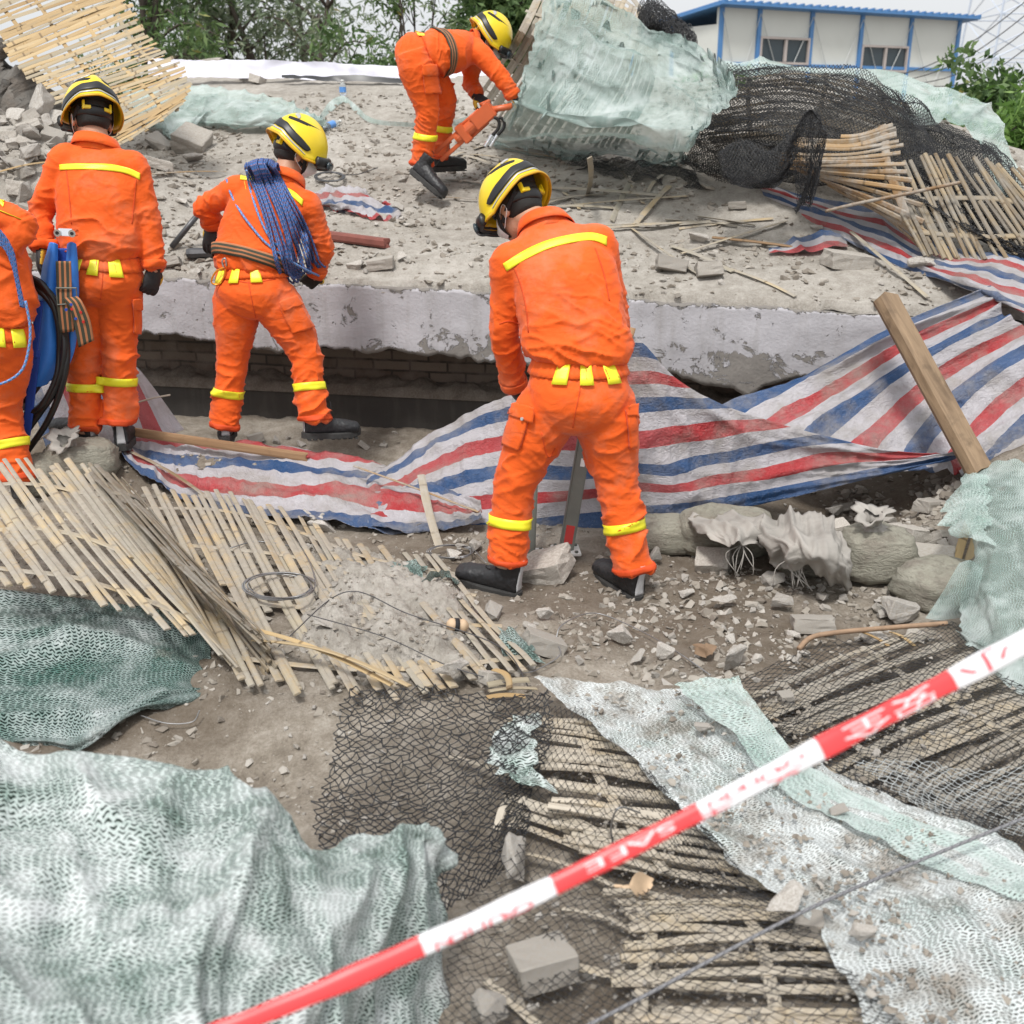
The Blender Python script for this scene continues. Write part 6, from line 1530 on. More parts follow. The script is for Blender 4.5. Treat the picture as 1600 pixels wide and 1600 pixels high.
# man cut by the left edge
J = dict(anL=(-62, 748, 4.86), knL=(-70, 640, 4.9), hipL=(-42, 540, 4.88), anR=(28, 742, 4.82), knR=(2, 640, 4.9), hipR=(8, 540, 4.88), waist=(-14, 492, 4.88), chest=(-28, 405, 4.93), neck=(-66, 320, 5.0), head=(-108, 285, 5.06),
         shL=(-100, 365, 4.95), shR=(-8, 335, 4.93), elL=(-130, 450, 4.98), wrL=(-110, 520, 5.06), hdL=(-90, 545, 5.1), elR=(38, 352, 4.90), wrR=(0, 408, 4.86), hdR=(-30, 425, 4.84))
p0, P0, j0, t0, jb0, tb0, _b = person('man in orange overalls cut off by the left edge of the photo', J, (-.8, .3, -.5), (-.3, .1, .94), atG(0, 760), seed=41, sc=1.0,
    tape=([(-40, 300), (-20, 296), (0, 298), (9, 304)], [(-42, 312), (-20, 310), (-2, 318), (5, 324)]), tabs=(-90, -58, -28), hands=((0, -1, .3), (0, -1, .3), .8, .8), boots=[((-60, 778, 4.84), (-70, 762, 5.1), (0, 0, 1)), ((32, 774, 4.80), (40, 760, 5.05), (0, 0, 1))])
# ------------------------------------------------------------------ rocks, bricks and gravel
def rock_mesh(name, seed, kind='chunk'):
    g = np.random.default_rng(seed)
    bm = bmesh.new()
    if kind == 'chunk':
        n = int(g.integers(9, 15))
        for k in range(n):
            p = g.normal(size=3); p /= np.linalg.norm(p); p = np.sign(p) * np.abs(p) ** .6
            bm.verts.new(p / np.abs(p).max() * g.uniform(.75, 1.0) * np.array([1, g.uniform(.75, 1), g.uniform(.7, 1)]))
        bmesh.ops.convex_hull(bm, input=bm.verts)
    else:
        bmesh.ops.create_cube(bm, size=2)
        for v in bm.verts: v.co += Vector(g.normal(size=3) * .06)
        if g.random() < .6:
            c = Vector([g.choice([-1, 1]) * g.uniform(.5, .9), g.choice([-1, 1]) * .8, g.choice([-1, 1]) * .6]); nn_ = Vector(c).normalized()
            r = bmesh.ops.bisect_plane(bm, geom=bm.verts[:] + bm.edges[:] + bm.faces[:], plane_co=c * 1.12, plane_no=nn_, clear_outer=True)
            ed = [e for e in bm.edges if e.is_boundary]
            if ed: bmesh.ops.holes_fill(bm, edges=ed)
    loose = [v for v in bm.verts if not v.link_faces]
    bmesh.ops.delete(bm, geom=loose, context='VERTS')
    bmesh.ops.bevel(bm, geom=bm.edges[:], offset=.06, segments=1, affect='EDGES', clamp_overlap=True)
    bmesh.ops.triangulate(bm, faces=bm.faces[:])
    for _ in range(2): bmesh.ops.subdivide_edges(bm, edges=[e for e in bm.edges if e.calc_length() > .22], cuts=1, use_grid_fill=True); bmesh.ops.triangulate(bm, faces=bm.faces[:])
    me = bpy.data.meshes.new(name); bm.to_mesh(me); bm.free()
    co = get_co(me); no = get_no(me)
    co += no * (.07 * fbm(co * 1.6, 3, seed) + .035 * fbm(co * 5, 3, seed + 3))[:, None]
    me.vertices.foreach_set('co', co.astype(np.float32).ravel())
    me.polygons.foreach_set('use_smooth', np.zeros(len(me.polygons), bool)); me.update()
    return me
CH = [rock_mesh('concrete_chunk', 100 + k) for k in range(14)]
BR = [rock_mesh('brick', 200 + k, 'brick') for k in range(8)]
for m_ in CH: m_.materials.append(ROCK)
for m_ in BR: m_.materials.append(BRICKGREY)
rg = np.random.default_rng(77)
def stone(px, py, wpx, hpx, lab, kind='c', group=None, off=0.0, third=None, rot=None, tilt=.2, name=None, sink=.25):
    """(px, py) = middle of the stone in the photo"""
    b = W((px, py + hpx * .35, third or f'g{off}'))
    D = pix(b)[2]; w_ = wpx * D / FPX / 2; h_ = hpx * D / FPX / 2
    me = (BR if kind == 'b' else CH)[int(rg.integers(len(BR if kind == 'b' else CH)))]
    o = bpy.data.objects.new(name or ('brick' if kind == 'b' else 'concrete_chunk'), me); COL.objects.link(o)
    o.scale = (w_, w_ * rg.uniform(.6, .9), h_ * .95) if kind == 'c' else (w_, min(w_, h_ * 1.3), h_ * .8)
    o.location = (b[0], b[1] + w_ * .25, b[2] + h_ * (1 - sink) )
    o.rotation_euler = (rg.normal() * tilt, rg.normal() * tilt, (rg.uniform(0, 6.28) if kind == 'c' else rg.normal() * .35) if rot is None else rot)
    return tag(o, lab, 'brick' if kind == 'b' else 'concrete chunk', group)
named = [(70, 172, 58, 62, 'c', 'largest grey concrete chunk, under the leaning bamboo screen'), (20, 182, 46, 36, 'c', 'blunt grey chunk at the left edge beside the largest chunk'), (20, 212, 44, 36, 'c', 'rounded grey chunk at the left edge below the blunt one'),
    (196, 190, 44, 32, 'c', 'dark grey chunk just right of the standing helmeted man'), (252, 224, 60, 26, 'c', 'dark burnt looking stone below the crumpled pale green net'), (302, 248, 40, 20, 'c', 'flat pale chunk below the tail of the crumpled net'),
    (245, 258, 44, 20, 'b', 'pale dusty brick right of the standing man\'s shoulder'), (282, 314, 34, 20, 'c', 'pale chunk above the dark steel rod'), (28, 298, 30, 28, 'b', 'pale brick at the left edge above the cut off man'),
    (1048, 417, 46, 24, 'b', 'grey brick on the roof edge, left of a pair'), (1108, 424, 40, 28, 'b', 'grey brick on the roof edge, right of a pair'), (1092, 374, 38, 24, 'c', 'pale stone on the roof between crossing bamboo strips'), (1326, 410, 76, 30, 'b', 'long grey block on the roof against the trailing tarpaulin'),
    (1443, 416, 52, 36, 'c', 'blunt grey chunk resting on the trailing tarpaulin'), (594, 414, 42, 22, 'b', 'grey brick on the roof lip behind the rope carrier'), (553, 414, 32, 18, 'c', 'pale chip beside the brick on the roof lip'), (628, 402, 26, 18, 'c', 'small stone left of the lip brick near the red beam'),
    (1152, 322, 28, 14, 'b', 'small pale brick bit near the hanging loop of net'), (585, 219, 24, 12, 'c', 'lone dark stone left of the bending worker\'s feet'), (620, 323, 24, 20, 'c', 'grey stone right of the crumpled striped scrap'), (300, 106, 26, 16, 'b', 'single brick at the far roof edge left of the brick row'),
    (325, 103, 46, 16, 'b', 'row like brick block at the far roof edge'), (385, 118, 24, 26, 'b', 'tilted brick standing at the end of the far plank'), (402, 126, 20, 14, 'b', 'brick lying beside the tilted brick at the far edge'), (226, 82, 36, 14, 'b', 'pale block on top of the leaning bamboo screen edge'),
    (1114, 880, 52, 32, 'b', 'grey brick in front of the first sandbag'), (1208, 908, 46, 26, 'c', 'low stone below the draped pale sack'), (1220, 942, 48, 48, 'c', 'white spotted block in the rubble below the sandbags'), (1283, 934, 38, 30, 'c', 'wedge shaped stone below the tied sandbag'),
    (1402, 958, 80, 54, 'c', 'broad flat grey slab chunk left of the net skirt'), (1272, 979, 64, 30, 'b', 'pale angular block above the bent rebar'), (970, 996, 44, 38, 'c', 'pale lump of mortar below the wire loop'), (1036, 1020, 40, 34, 'c', 'rounded stone right of the pale mortar lump'),
    (998, 1030, 36, 24, 'c', 'small pale stone between lump and rounded stone'), (1148, 1032, 62, 54, 'c', 'rough concrete lump at the top of the right black net'), (1364, 997, 52, 32, 'c', 'pointed stone just behind the bent rebar'), (1132, 942, 48, 32, 'c', 'brownish stone left of the white spotted block'),
    (1074, 928, 30, 22, 'c', 'pale chip right of the right boot'), (1452, 874, 72, 30, 'b', 'long block lying against the bundled splints'), (1424, 842, 44, 40, 'b', 'tilted block with white paint in the hollow'), (1018, 872, 36, 34, 'c', 'rounded stone right behind the right boot'),
    (850, 892, 84, 48, 'b', 'broad pale block between the boots in front of the steel props'), (771, 956, 44, 26, 'c', 'white chip below the left boot'), (850, 1010, 64, 34, 'b', 'dusty brick right of the muddy net scrap'), (744, 852, 30, 26, 'c', 'stone at the tarpaulin hem left of the left trouser leg'),
    (828, 982, 32, 22, 'c', 'small pale stone above the dusty brick'), (708, 868, 32, 22, 'c', 'pale chip beside the foot of the flat bamboo strip'), (848, 962, 36, 26, 'c', 'pale pebble cluster stone between boot and brick'), (808, 1346, 70, 66, 'c', 'wedge shaped grey stone on the black net in the foreground'),
    (846, 1512, 92, 58, 'b', 'broad grey stone lying on the black net near the bottom'), (764, 1582, 70, 64, 'c', 'grey stone cut by the bottom edge of the photo'), (1232, 1416, 78, 66, 'c', 'rough grey stone weighing down the edge of the net strip'), (1262, 1448, 42, 44, 'b', 'thin grey flake leaning on the rough stone'),
    (1356, 1464, 56, 34, 'c', 'brown clod on the whitened strip right of the rough stone'), (1498, 1088, 40, 26, 'c', 'brown stone on the grey bamboo right of the barrier tape'), (1508, 1116, 26, 20, 'c', 'small stone touching the brown stone on the grey bamboo'), (1228, 1092, 22, 20, 'b', 'small pale cube of stone on the right black net'),
    (1096, 1140, 40, 20, 'c', 'clod of dirt near the top of the whitened strip'), (480, 810, 40, 24, 'c', 'dirty lump at the hem of the slack tarpaulin'), (505, 824, 50, 26, 'c', 'second dirty lump, right of the lump at the slack tarpaulin'), (705, 1045, 60, 32, 'c', 'crumbly clod at the lower edge of the half buried mat'),
    (640, 1052, 44, 22, 'c', 'flat clod left of the crumbly clod on the mat'), (505, 975, 36, 18, 'c', 'dark stone on the dirt of the half buried mat'), (772, 1062, 40, 24, 'b', 'pale block at the foot of the half buried mat'), (1310, 1268, 30, 20, 'c', 'small clod on the dusty right side of the strip')]
for px, py, w_, h_, k, lab in named:
    lift = .12 if lab.find('strip') >= 0 and py > 1100 else (.05 if py > 1060 else .0)
    if 'half buried' in lab: lift = .05
    stone(px, py, w_, h_, lab, k, off=lift, sink=.18)
def scatter(n, box, wr, lab, group, kind='c', bias=None, off=0.0, seed=1):
    g = np.random.default_rng(seed)
    k = 0
    while k < n:
        px, py = g.uniform(box[0], box[2]), g.uniform(box[1], box[3])
        if bias and g.random() > bias(px, py): continue
        w_ = wr[0] * (wr[1] / wr[0]) ** (g.random() ** 1.6)
        kk = kind if kind != 'm' else ('b' if g.random() < .35 else 'c')
        stone(px, py, w_, w_ * g.uniform(.45, .75), lab, kk, group=group, off=off, tilt=.35); k += 1
scatter(95, (-20, 150, 300, 450), (15, 52), 'grey broken lump in the rubble heap behind the men at the left', 'rubble heap at the left', 'm', lambda x, y: max(.05, 1 - max(0, x - 40) / 210) * (1 if y < 400 else .5), seed=5)
scatter(44, (-20, 135, 235, 262), (22, 62), 'broad grey block piled at the foot of the leaning bamboo screen', 'blocks below the bamboo screen', 'm', lambda x, y: max(.05, 1 - max(0, x - 90) / 150), seed=25)
scatter(34, (240, 225, 640, 425), (9, 22), 'small grey stone scattered on the dusty roof left of the centre', 'small stones on the left half of the roof', 'c', seed=6)
scatter(22, (640, 290, 1420, 460), (9, 22), 'small grey stone scattered on the dusty roof right of the centre', 'small stones on the right half of the roof', 'c', seed=7)
scatter(48, (1020, 880, 1450, 1040), (9, 30), 'small grey stone in the rubble below the sandbags', 'small stones below the sandbags', 'm', seed=8)
scatter(26, (830, 900, 1100, 1070), (8, 22), 'small pale stone on the trampled dirt round the boots', 'small stones round the boots', 'c', seed=9)
scatter(26, (420, 1085, 620, 1300), (8, 20), 'small brown stone on the bare dirt left of the hanging black net', 'small stones on the bare dirt', 'c', seed=10)
scatter(30, (470, 800, 840, 1060), (8, 20), 'small clod on the half buried bamboo mat', 'clods on the half buried mat', 'c', off=.05, seed=11)
scatter(34, (1300, 790, 1500, 880), (14, 44), 'dim brown lump of rubble in the hollow under the tarpaulin edge', 'rubble in the dark hollow', 'm', seed=12)
scatter(18, (240, 676, 620, 700), (9, 24), 'small stone at the foot of the dark plinth', 'stones below the plinth', 'm', seed=13)
scatter(26, (1180, 1020, 1590, 1290), (8, 20), 'small stone lying on the net covered grey bamboo', 'stones on the right black net', 'c', off=.09, seed=14)
scatter(24, (700, 1330, 1000, 1580), (8, 22), 'small stone lying on the net covered dirt in the foreground', 'stones on the foreground net', 'c', off=.07, seed=15)

# gravel: one mass
TPL = []
for k in range(10):
    g = np.random.default_rng(900 + k); bm = bmesh.new()
    for _ in range(9):
        p = g.normal(size=3); bm.verts.new(p / np.linalg.norm(p) * g.uniform(.7, 1))
    bmesh.ops.convex_hull(bm, input=bm.verts); bmesh.ops.triangulate(bm, faces=bm.faces[:])
    bmesh.ops.delete(bm, geom=[v for v in bm.verts if not v.link_faces], context='VERTS')
    bm.verts.index_update()
    TPL.append((np.array([v.co[:] for v in bm.verts]), np.array([[v.index for v in f.verts] for f in bm.faces]))); bm.free()
def gravel(name, XY, Z, size, mat, seed=1):
    g = np.random.default_rng(seed); mb = MB()
    n = len(XY); which = g.integers(10, size=n)
    for k in range(10):
        idx = np.nonzero(which == k)[0]
        if not len(idx): continue
        V0, T0 = TPL[k]; m = len(idx)
        a = g.uniform(0, 6.28, m); c, s = np.cos(a), np.sin(a)
        sc_ = size[idx][:, None] * np.stack([np.ones(m), g.uniform(.6, 1, m), g.uniform(.45, .8, m)], 1)
        V = V0[None] * sc_[:, None, :]
        x = V[:, :, 0] * c[:, None] - V[:, :, 1] * s[:, None]; y = V[:, :, 0] * s[:, None] + V[:, :, 1] * c[:, None]
        V = np.stack([x + XY[idx, 0][:, None], y + XY[idx, 1][:, None], V[:, :, 2] + Z[idx][:, None] + sc_[:, 2:3] * .12], -1)
        T = (T0[None] + (np.arange(m) * len(V0))[:, None, None]).reshape(-1, 3)
        mb.add(V.reshape(-1, 3), None, T, rnd=np.repeat(g.random(m), len(V0)))
    return mb.build(name, mat, smooth=False)
def m_gravel():
    t = NT('gravel'); r = t.attr('rnd')
    c = t.ramp(r, [(0, (.19, .165, .14)), (.5, (.32, .29, .25)), (.85, (.40, .37, .33)), (1, (.48, .455, .42))])
    return t.P(Base_Color=t.mix(t.noise(t.pos(), 80, 4), t.mix(.35, c, (.1, .08, .06)), c), Roughness=.95, Specular_IOR_Level=.2)
GRAV = m_gravel()
g = np.random.default_rng(55)
def spread(n, x0, x1, y0, y1, lo, hi, pwr=3.0, clump=.6, seed=1):
    gg = np.random.default_rng(seed)
    XY = np.stack([gg.uniform(x0, x1, n * 2), gg.uniform(y0, y1, n * 2)], 1)
    d = fbm(np.stack([XY[:, 0] * 2.2, XY[:, 1] * 2.2, np.zeros(n * 2) + seed], 1), 3, seed)
    keep = gg.random(n * 2) < np.clip(.5 + d * clump * 1.6, .06, 1)
    XY = XY[keep][:n]
    return XY, lo + (hi - lo) * gg.random(len(XY)) ** pwr
XY, sz = spread(20000, -2.6, 3.0, 1.6, 5.9, .0025, .028, 3.6, seed=2)
tag(gravel('ground_gravel', XY, H_ground(XY[:, 0], XY[:, 1]), sz, GRAV), kind='stuff')
XY, sz = spread(20000, -3.6, 3.4, 5.6, 11.0, .004, .042, 4.2, seed=4)
t_ = slab_t(XY[:, 0], XY[:, 1]); ok = (t_ > .03) & (t_ < SLAB_LEN - .1)
tag(gravel('roof_gravel', XY[ok], H_slab(XY[ok, 0], XY[ok, 1]), sz[ok], GRAV, 2), kind='stuff')
def px_scatter(n, poly, off, lo, hi, seed, pwr=2.5, name='loose_dirt', mat=GRAV):
    gg = np.random.default_rng(seed); P = []; poly = np.array(poly, float)
    while len(P) < n:
        q = gg.uniform(poly.min(0), poly.max(0)); ins = False
        for i in range(len(poly)):
            a, b = poly[i], poly[i - 1]
            if (a[1] > q[1]) != (b[1] > q[1]) and q[0] < (b[0] - a[0]) * (q[1] - a[1]) / (b[1] - a[1]) + a[0]: ins = not ins
        if ins and gg.random() < np.clip(.45 + 1.1 * fbm([[q[0] / 90, q[1] / 70, seed]], 3, seed)[0], .02, 1): P.append(atG(q[0], q[1], off))
    P = np.array(P); return tag(gravel(name, P[:, :2], P[:, 2], lo + (hi - lo) * gg.random(n) ** pwr, mat, seed), kind='stuff')
px_scatter(1100, [(880, 1080), (1150, 1075), (1420, 1260), (1600, 1400), (1600, 1590), (1400, 1600), (1240, 1420), (1050, 1230)], .112, .003, .017, 3, name='dirt_on_net')
px_scatter(700, [(1180, 1080), (1430, 985), (1600, 1060), (1600, 1290), (1480, 1300), (1300, 1190)], .085, .003, .014, 4, name='dirt_on_bamboo')
px_scatter(600, [(850, 1130), (1000, 1210), (1240, 1440), (1360, 1600), (960, 1600), (930, 1330)], .080, .003, .012, 5, name='dirt_on_bamboo')
px_scatter(900, [(1010, 890), (1240, 905), (1440, 930), (1460, 985), (1250, 1010), (1180, 1060), (1020, 1070), (840, 1010), (880, 930)], .0, .006, .036, 8, 3.0, name='rubble_grit')
px_scatter(260, [(0, 240), (230, 190), (330, 240), (300, 420), (0, 440)], .0, .012, .06, 9, 2.0, name='rubble_grit')
px_scatter(420, [(1290, 770), (1500, 740), (1500, 860), (1440, 900), (1320, 830)], .0, .012, .05, 10, 2.0, name='rubble_grit')
# the bank of dirt over the middle of the flat mat
gx, gy = np.meshgrid(np.linspace(-1, 1, 110), np.linspace(-1, 1, 80), indexing='ij')
cpt = [atG(a, b, .05) for a, b in ((455, 850), (610, 900), (760, 960), (480, 950), (600, 985), (745, 1020), (470, 1010), (600, 1062), (720, 1072))]
pts = Surf([[(452, 838, 'g.0'), (600, 866, 'g.0'), (742, 925, 'g.0')], [(470, 935, 'g.0'), (612, 970, 'g.0'), (765, 1005, 'g.0')], [(452, 1022, 'g.0'), (600, 1064, 'g.0'), (775, 1076, 'g.0')]]).at((gx.ravel() + 1) / 2, (gy.ravel() + 1) / 2)
q = np.stack([pts[:, 0] * 5, pts[:, 1] * 5, np.zeros(len(pts))], 1)
edge = 1 - np.maximum(np.abs(gx), np.abs(gy)).ravel() ** 5
hz = .035 + .080 * edge * (.55 + .8 * fbm(q, 3, 61)) + .018 * fbm(q * 3, 3, 5) + .008 * fbm(q * 9, 3, 8) - .03 * (1 - edge) - .02
pts[:, 2] = H_ground(pts[:, 0], pts[:, 1]) + hz
tag(link('dirt_bank', np_mesh('dirt_bank', pts, grid_quads(110, 80)), DIRT_ROOF), kind='stuff')
ok = g.random(len(pts)) < .16 * (edge > .2); pp = pts[ok]
tag(gravel('bank_gravel', pp[:, :2] + g.normal(size=(len(pp), 2)) * .01, pp[:, 2], .003 + .016 * g.random(len(pp)) ** 3, GRAV, 9), kind='stuff')

# ------------------------------------------------------------------ sticks, boards, poles
def stick(a, b, wpx, lab, mat=BAMBOO_PALE, off=.015, group=None, name='bamboo_strip', cat='bamboo strip', thick=.007, curve=0.0, third=None, offb=None):
    p = W((*a, third[0] if third else f'g{off}')); q = W((*b, third[1] if third else f'g{offb if offb is not None else off}'))
    D = (pix(p)[2] + pix(q)[2]) / 2; wd = wpx * D / FPX
    n = 12; d = q - p; L = np.linalg.norm(d); u = np.linspace(0, 1, n)
    up = np.array([0, 0, 1.0]); s = nrm(np.cross(d, up)); N = np.cross(s, nrm(d))
    gg = np.random.default_rng(int(abs(a[0] * 7 + b[1] * 13)))
    P = p + d * u[:, None] + (s * gg.normal() * .012 + N * (.012 * gg.random() + curve))[None] * np.sin(u * np.pi)[:, None]
    tw = gg.normal() * .25; s, N = s * math.cos(tw) + N * math.sin(tw), N * math.cos(tw) - s * math.sin(tw)
    prof = [(-1, 0), (-.6, .9), (.6, .9), (1, 0), (.8, -.8), (-.8, -.8)]; m = 6
    kn = 1 + .10 * (np.abs(np.sin(u * L * 9)) > .97)
    V = np.stack([P + s * (wd / 2 * kn)[:, None] * x + N * thick / 2 * z for x, z in prof], 1).reshape(-1, 3)
    i, j = np.meshgrid(np.arange(n - 1), np.arange(m), indexing='ij')
    qd = np.stack([i * m + j, i * m + (j + 1) % m, (i + 1) * m + (j + 1) % m, (i + 1) * m + j], -1).reshape(-1, 4)
    o = (n - 1) * m
    qd = np.vstack([qd, [(0, 3, 4, 5), (0, 1, 2, 3), (o, o + 5, o + 4, o + 3), (o, o + 3, o + 2, o + 1)]])
    uv = np.stack(np.broadcast_arrays((u * L)[:, None], np.linspace(0, wd, m)[None]), -1).reshape(-1, 2)
    mb = MB(); mb.add(V, qd, rnd=gg.random(), uv=uv)
    return mb.build(name, mat, label=lab, cat=cat, group=group)
GS = 'loose bamboo strips on the roof'
LS = 'loose split bamboo strip lying on the dusty roof right of the bending worker'
for a, b, w_ in [((956, 345), (983, 287), 9), ((967, 259), (1005, 317), 7), ((991, 352), (1046, 290), 9), ((1012, 301), (1035, 273), 7), ((844, 292), (1044, 306), 7), ((848, 313), (946, 303), 8), ((869, 322), (962, 325), 7), ((886, 321), (1076, 306), 6), ((850, 318), (930, 304), 8),
                 ((988, 357), (1090, 428), 8), ((935, 357), (1086, 346), 8), ((945, 352), (1100, 348), 6), ((1061, 350), (1110, 346), 7), ((1061, 357), (1208, 341), 7), ((1064, 396), (1229, 345), 9), ((1050, 384), (1145, 424), 8), ((1140, 420), (1243, 463), 7), ((1040, 343), (1152, 353), 7),
                 ((1062, 262), (1127, 275), 6), ((736, 241), (813, 254), 6), ((785, 231), (876, 248), 6), ((740, 232), (812, 219), 7), ((725, 243), (768, 256), 6), ((880, 300), (905, 326), 6), ((1090, 338), (1180, 352), 6)]:
    stick(a, b, w_, LS, group=GS)
stick((918, 305), (921, 246), 9, 'short pale bamboo strip standing nearly upright on the roof', third=('g.0', 6.95))
stick((1113, 371), (1262, 389), 8, 'long dark brown stick pointing at the torn striped scrap', m_bamboo('brown_stick', (.20, .12, .06), (.30, .19, .10), (.22, .15, .09)), .03, name='stick', cat='stick', thick=.014)
stick((1330, 362), (1450, 465), 8, 'pale bamboo strip slanting across the trailing tarpaulin to the roof edge', off=.07, offb=.02)
stick((996, 246), (1110, 294), 15, 'grey weathered board under the edge of the black net', BAMBOO_OLD, .03, name='board', cat='board', thick=.02)
stick((676, 279), (752, 285), 8, 'grey flat strip lying behind the near helmet on the roof', BAMBOO_OLD, .02)
stick((672, 308), (745, 312), 5, 'thin brown twig lying left of the near helmet', BAMBOO_WARM, .02)
stick((695, 252), (722, 238), 9, 'short bamboo splint at the far foot of the bending worker', off=.02)
stick((236, 272), (352, 268), 6, 'thin rusty strip on the rubble left of the rope carrier', BAMBOO_WARM, .03)
stick((0, 268), (88, 252), 7, 'pale cane sticking out of the rubble at the left edge', BAMBOO, .10)
stick((276, 118), (398, 108), 12, 'grey plank lying at the far roof edge by the white sheeting', BAMBOO_OLD, .05, name='board', cat='board', thick=.04)
stick((658, 742), (699, 890), 13, 'flat pale bamboo strip leaning against the front tarpaulin', BAMBOO_OLD, third=(4.92, 4.42))
stick((553, 728), (748, 800), 5, 'thin brown twig across the fold of the front tarpaulin', BAMBOO_WARM, third=(5.12, 4.72), name='twig', cat='twig')
stick((200, 634), (266, 617), 5, 'grey splinter of wood beside the stretcher carrier\'s shins', BAMBOO_OLD, third=(5.38, 5.42))
stick((55, 690), (160, 645), 6, 'greenish cane leaning behind the stretcher carrier\'s boots', BAMBOO_OLD, third=(5.15, 5.5))
stick((396, 1000), (640, 1072), 13, 'long pale cane running from the curled mat toward the black net', BAMBOO, third=(3.42, 'g.10'), curve=.03)
stick((400, 984), (612, 1070), 9, 'thinner pale cane just behind the long pale cane', BAMBOO, third=(3.47, 'g.08'), curve=.02)
stick((205, 706), (330, 782), 8, 'dark edge lath under the hem of the slack tarpaulin', BAMBOO_WARM, .05)
for a, b, w_, lb in [((1522, 795), (1487, 912), 13, 'left'), ((1538, 800), (1500, 918), 12, 'middle'), ((1548, 812), (1512, 925), 10, 'right')]:
    stick(a, b, w_, f'pale splint in the bundle below the plank, {lb} of three', BAMBOO, third=(4.47, 4.08), group='bundled splints')
stick((1340, 985), (1392, 1012), 10, 'short pale splint poking from under the bent rebar, left of two', BAMBOO, .06); stick((1392, 988), (1428, 1008), 9, 'short pale splint poking from under the bent rebar, right of two', BAMBOO, .06)
for k, (a, b) in enumerate([((762, 1070), (826, 1062)), ((764, 1080), (838, 1076)), ((760, 1090), (820, 1088)), ((772, 1046), (796, 1076))]):
    stick(a, b, 11, ('pale splint at the top edge of the hanging black net' if k < 3 else 'short pale splint lying across the other splints by the black net'), BAMBOO, .09 + .01 * k, group='splints by the black net')
stick((795, 1245), (776, 1300), 13, 'short tan lath upright at the side of the broken mat piece', BAMBOO_DUSTY, .07)
stick((1095, 1070), (1250, 1150), 9, 'thin brown lath under the right black net', BAMBOO_WARM, .05)
stick((700, 1180), (840, 1232), 8, 'dusty lath behind the hanging black net', BAMBOO_DUSTY, .05)
for k, (a, b) in enumerate([((800, 1330), (960, 1385)), ((880, 1420), (1000, 1460)), ((820, 1490), (985, 1530)), ((760, 1530), (860, 1620)), ((930, 1350), (1010, 1362)), ((1010, 1395), (1180, 1425))]):
    stick(a, b, 16, 'dusty bamboo strip loose on the dirt under the foreground net', BAMBOO_DUSTY, .045, group='loose strips under the foreground net')
def beam(p, q, wd, ht, mat, name, lab, cat, roll=0.0, bevel=.004, up=(0, 0, 1)):
    p, q = np.asarray(p), np.asarray(q); d = q - p; L = np.linalg.norm(d); f = d / L
    s = nrm(np.cross(f, up)); N = np.cross(s, f); s, N = s * math.cos(roll) + N * math.sin(roll), N * math.cos(roll) - s * math.sin(roll)
    n = 18; mb = MB(); V = []; uv = []
    gg = np.random.default_rng(int(L * 1000))
    for i in range(n):
        for k, (x, y) in enumerate(((-1, -.5), (-.72, -1), (.72, -1), (1, -.5), (1, .5), (.72, 1), (-.72, 1), (-1, .5))):
            c = p + d * i / (n - 1); e = 1 + .03 * gg.normal() * (i in (0, n - 1))
            V.append(c + s * wd / 2 * x * e + N * ht / 2 * y * e + f * (gg.normal() * .008 if i in (0, n - 1) else 0)); uv.append((L * i / (n - 1), (k + .5) / 8 * .4))
    m = 8; i, j = np.meshgrid(np.arange(n - 1), np.arange(m), indexing='ij')
    qd = np.stack([i * m + j, i * m + (j + 1) % m, (i + 1) * m + (j + 1) % m, (i + 1) * m + j], -1).reshape(-1, 4)
    c0, c1 = len(V), len(V) + 1; V += [p, q]; uv += [(0, 0), (L, 0)]; o = (n - 1) * m
    t = [(c0, (k + 1) % m, k) for k in range(m)] + [(c1, o + k, o + (k + 1) % m) for k in range(m)]
    mb.add(V, qd, t, uv=uv); return mb.build(name, mat, label=lab, cat=cat)
beam(atY(1383, 466, 5.32), atY(1531, 738, 4.72), .118, .085, PLANKW, 'wooden_plank', 'thick weathered plank leaning on the striped tarpaulin at the right', 'plank', roll=.45, up=(0, -.7, .7))
beam(atY(188, 672, 5.40), atY(478, 714, 5.36), .02, .045, BOARDW, 'wooden_board', 'brown board on edge along the top of the slack tarpaulin', 'board')
beam(atG(513, 368, .03), atG(604, 380, .03), .06, .055, REDBEAM, 'timber_offcut', 'dark red painted timber lying on the roof right of the rope carrier', 'timber')
m = MB(); m.tube([atY(312, 332, 6.9), atG(268, 386, .02)], .018, 10, hint=(1, 0, 0)); m.build('steel_rod', WIRE_D, smooth=True, label='dark steel rod slanting on the roof left of the rope carrier', cat='rod')
root = empty('sledge_hammer', atG(318, 396, .03), label='sledge hammer with a short brown handle under the rope carrier\'s left glove', cat='hammer')
a_, b_ = atG(292, 396, .045), atG(346, 394, .045); m = MB(); m.tube(crom(np.array([a_, a_ * .7 + b_ * .3, b_ * .7 + a_ * .3, b_]), 9), [.026, .032, .033, .032, .030, .032, .033, .032, .026], 8); m.build('head', WIRE_D, root)
m = MB(); m.tube([(a_ + b_) / 2, atG(330, 372, .05)], .014, 8, hint=(1, 0, 0)); m.build('handle', BOARDW, root, smooth=True)

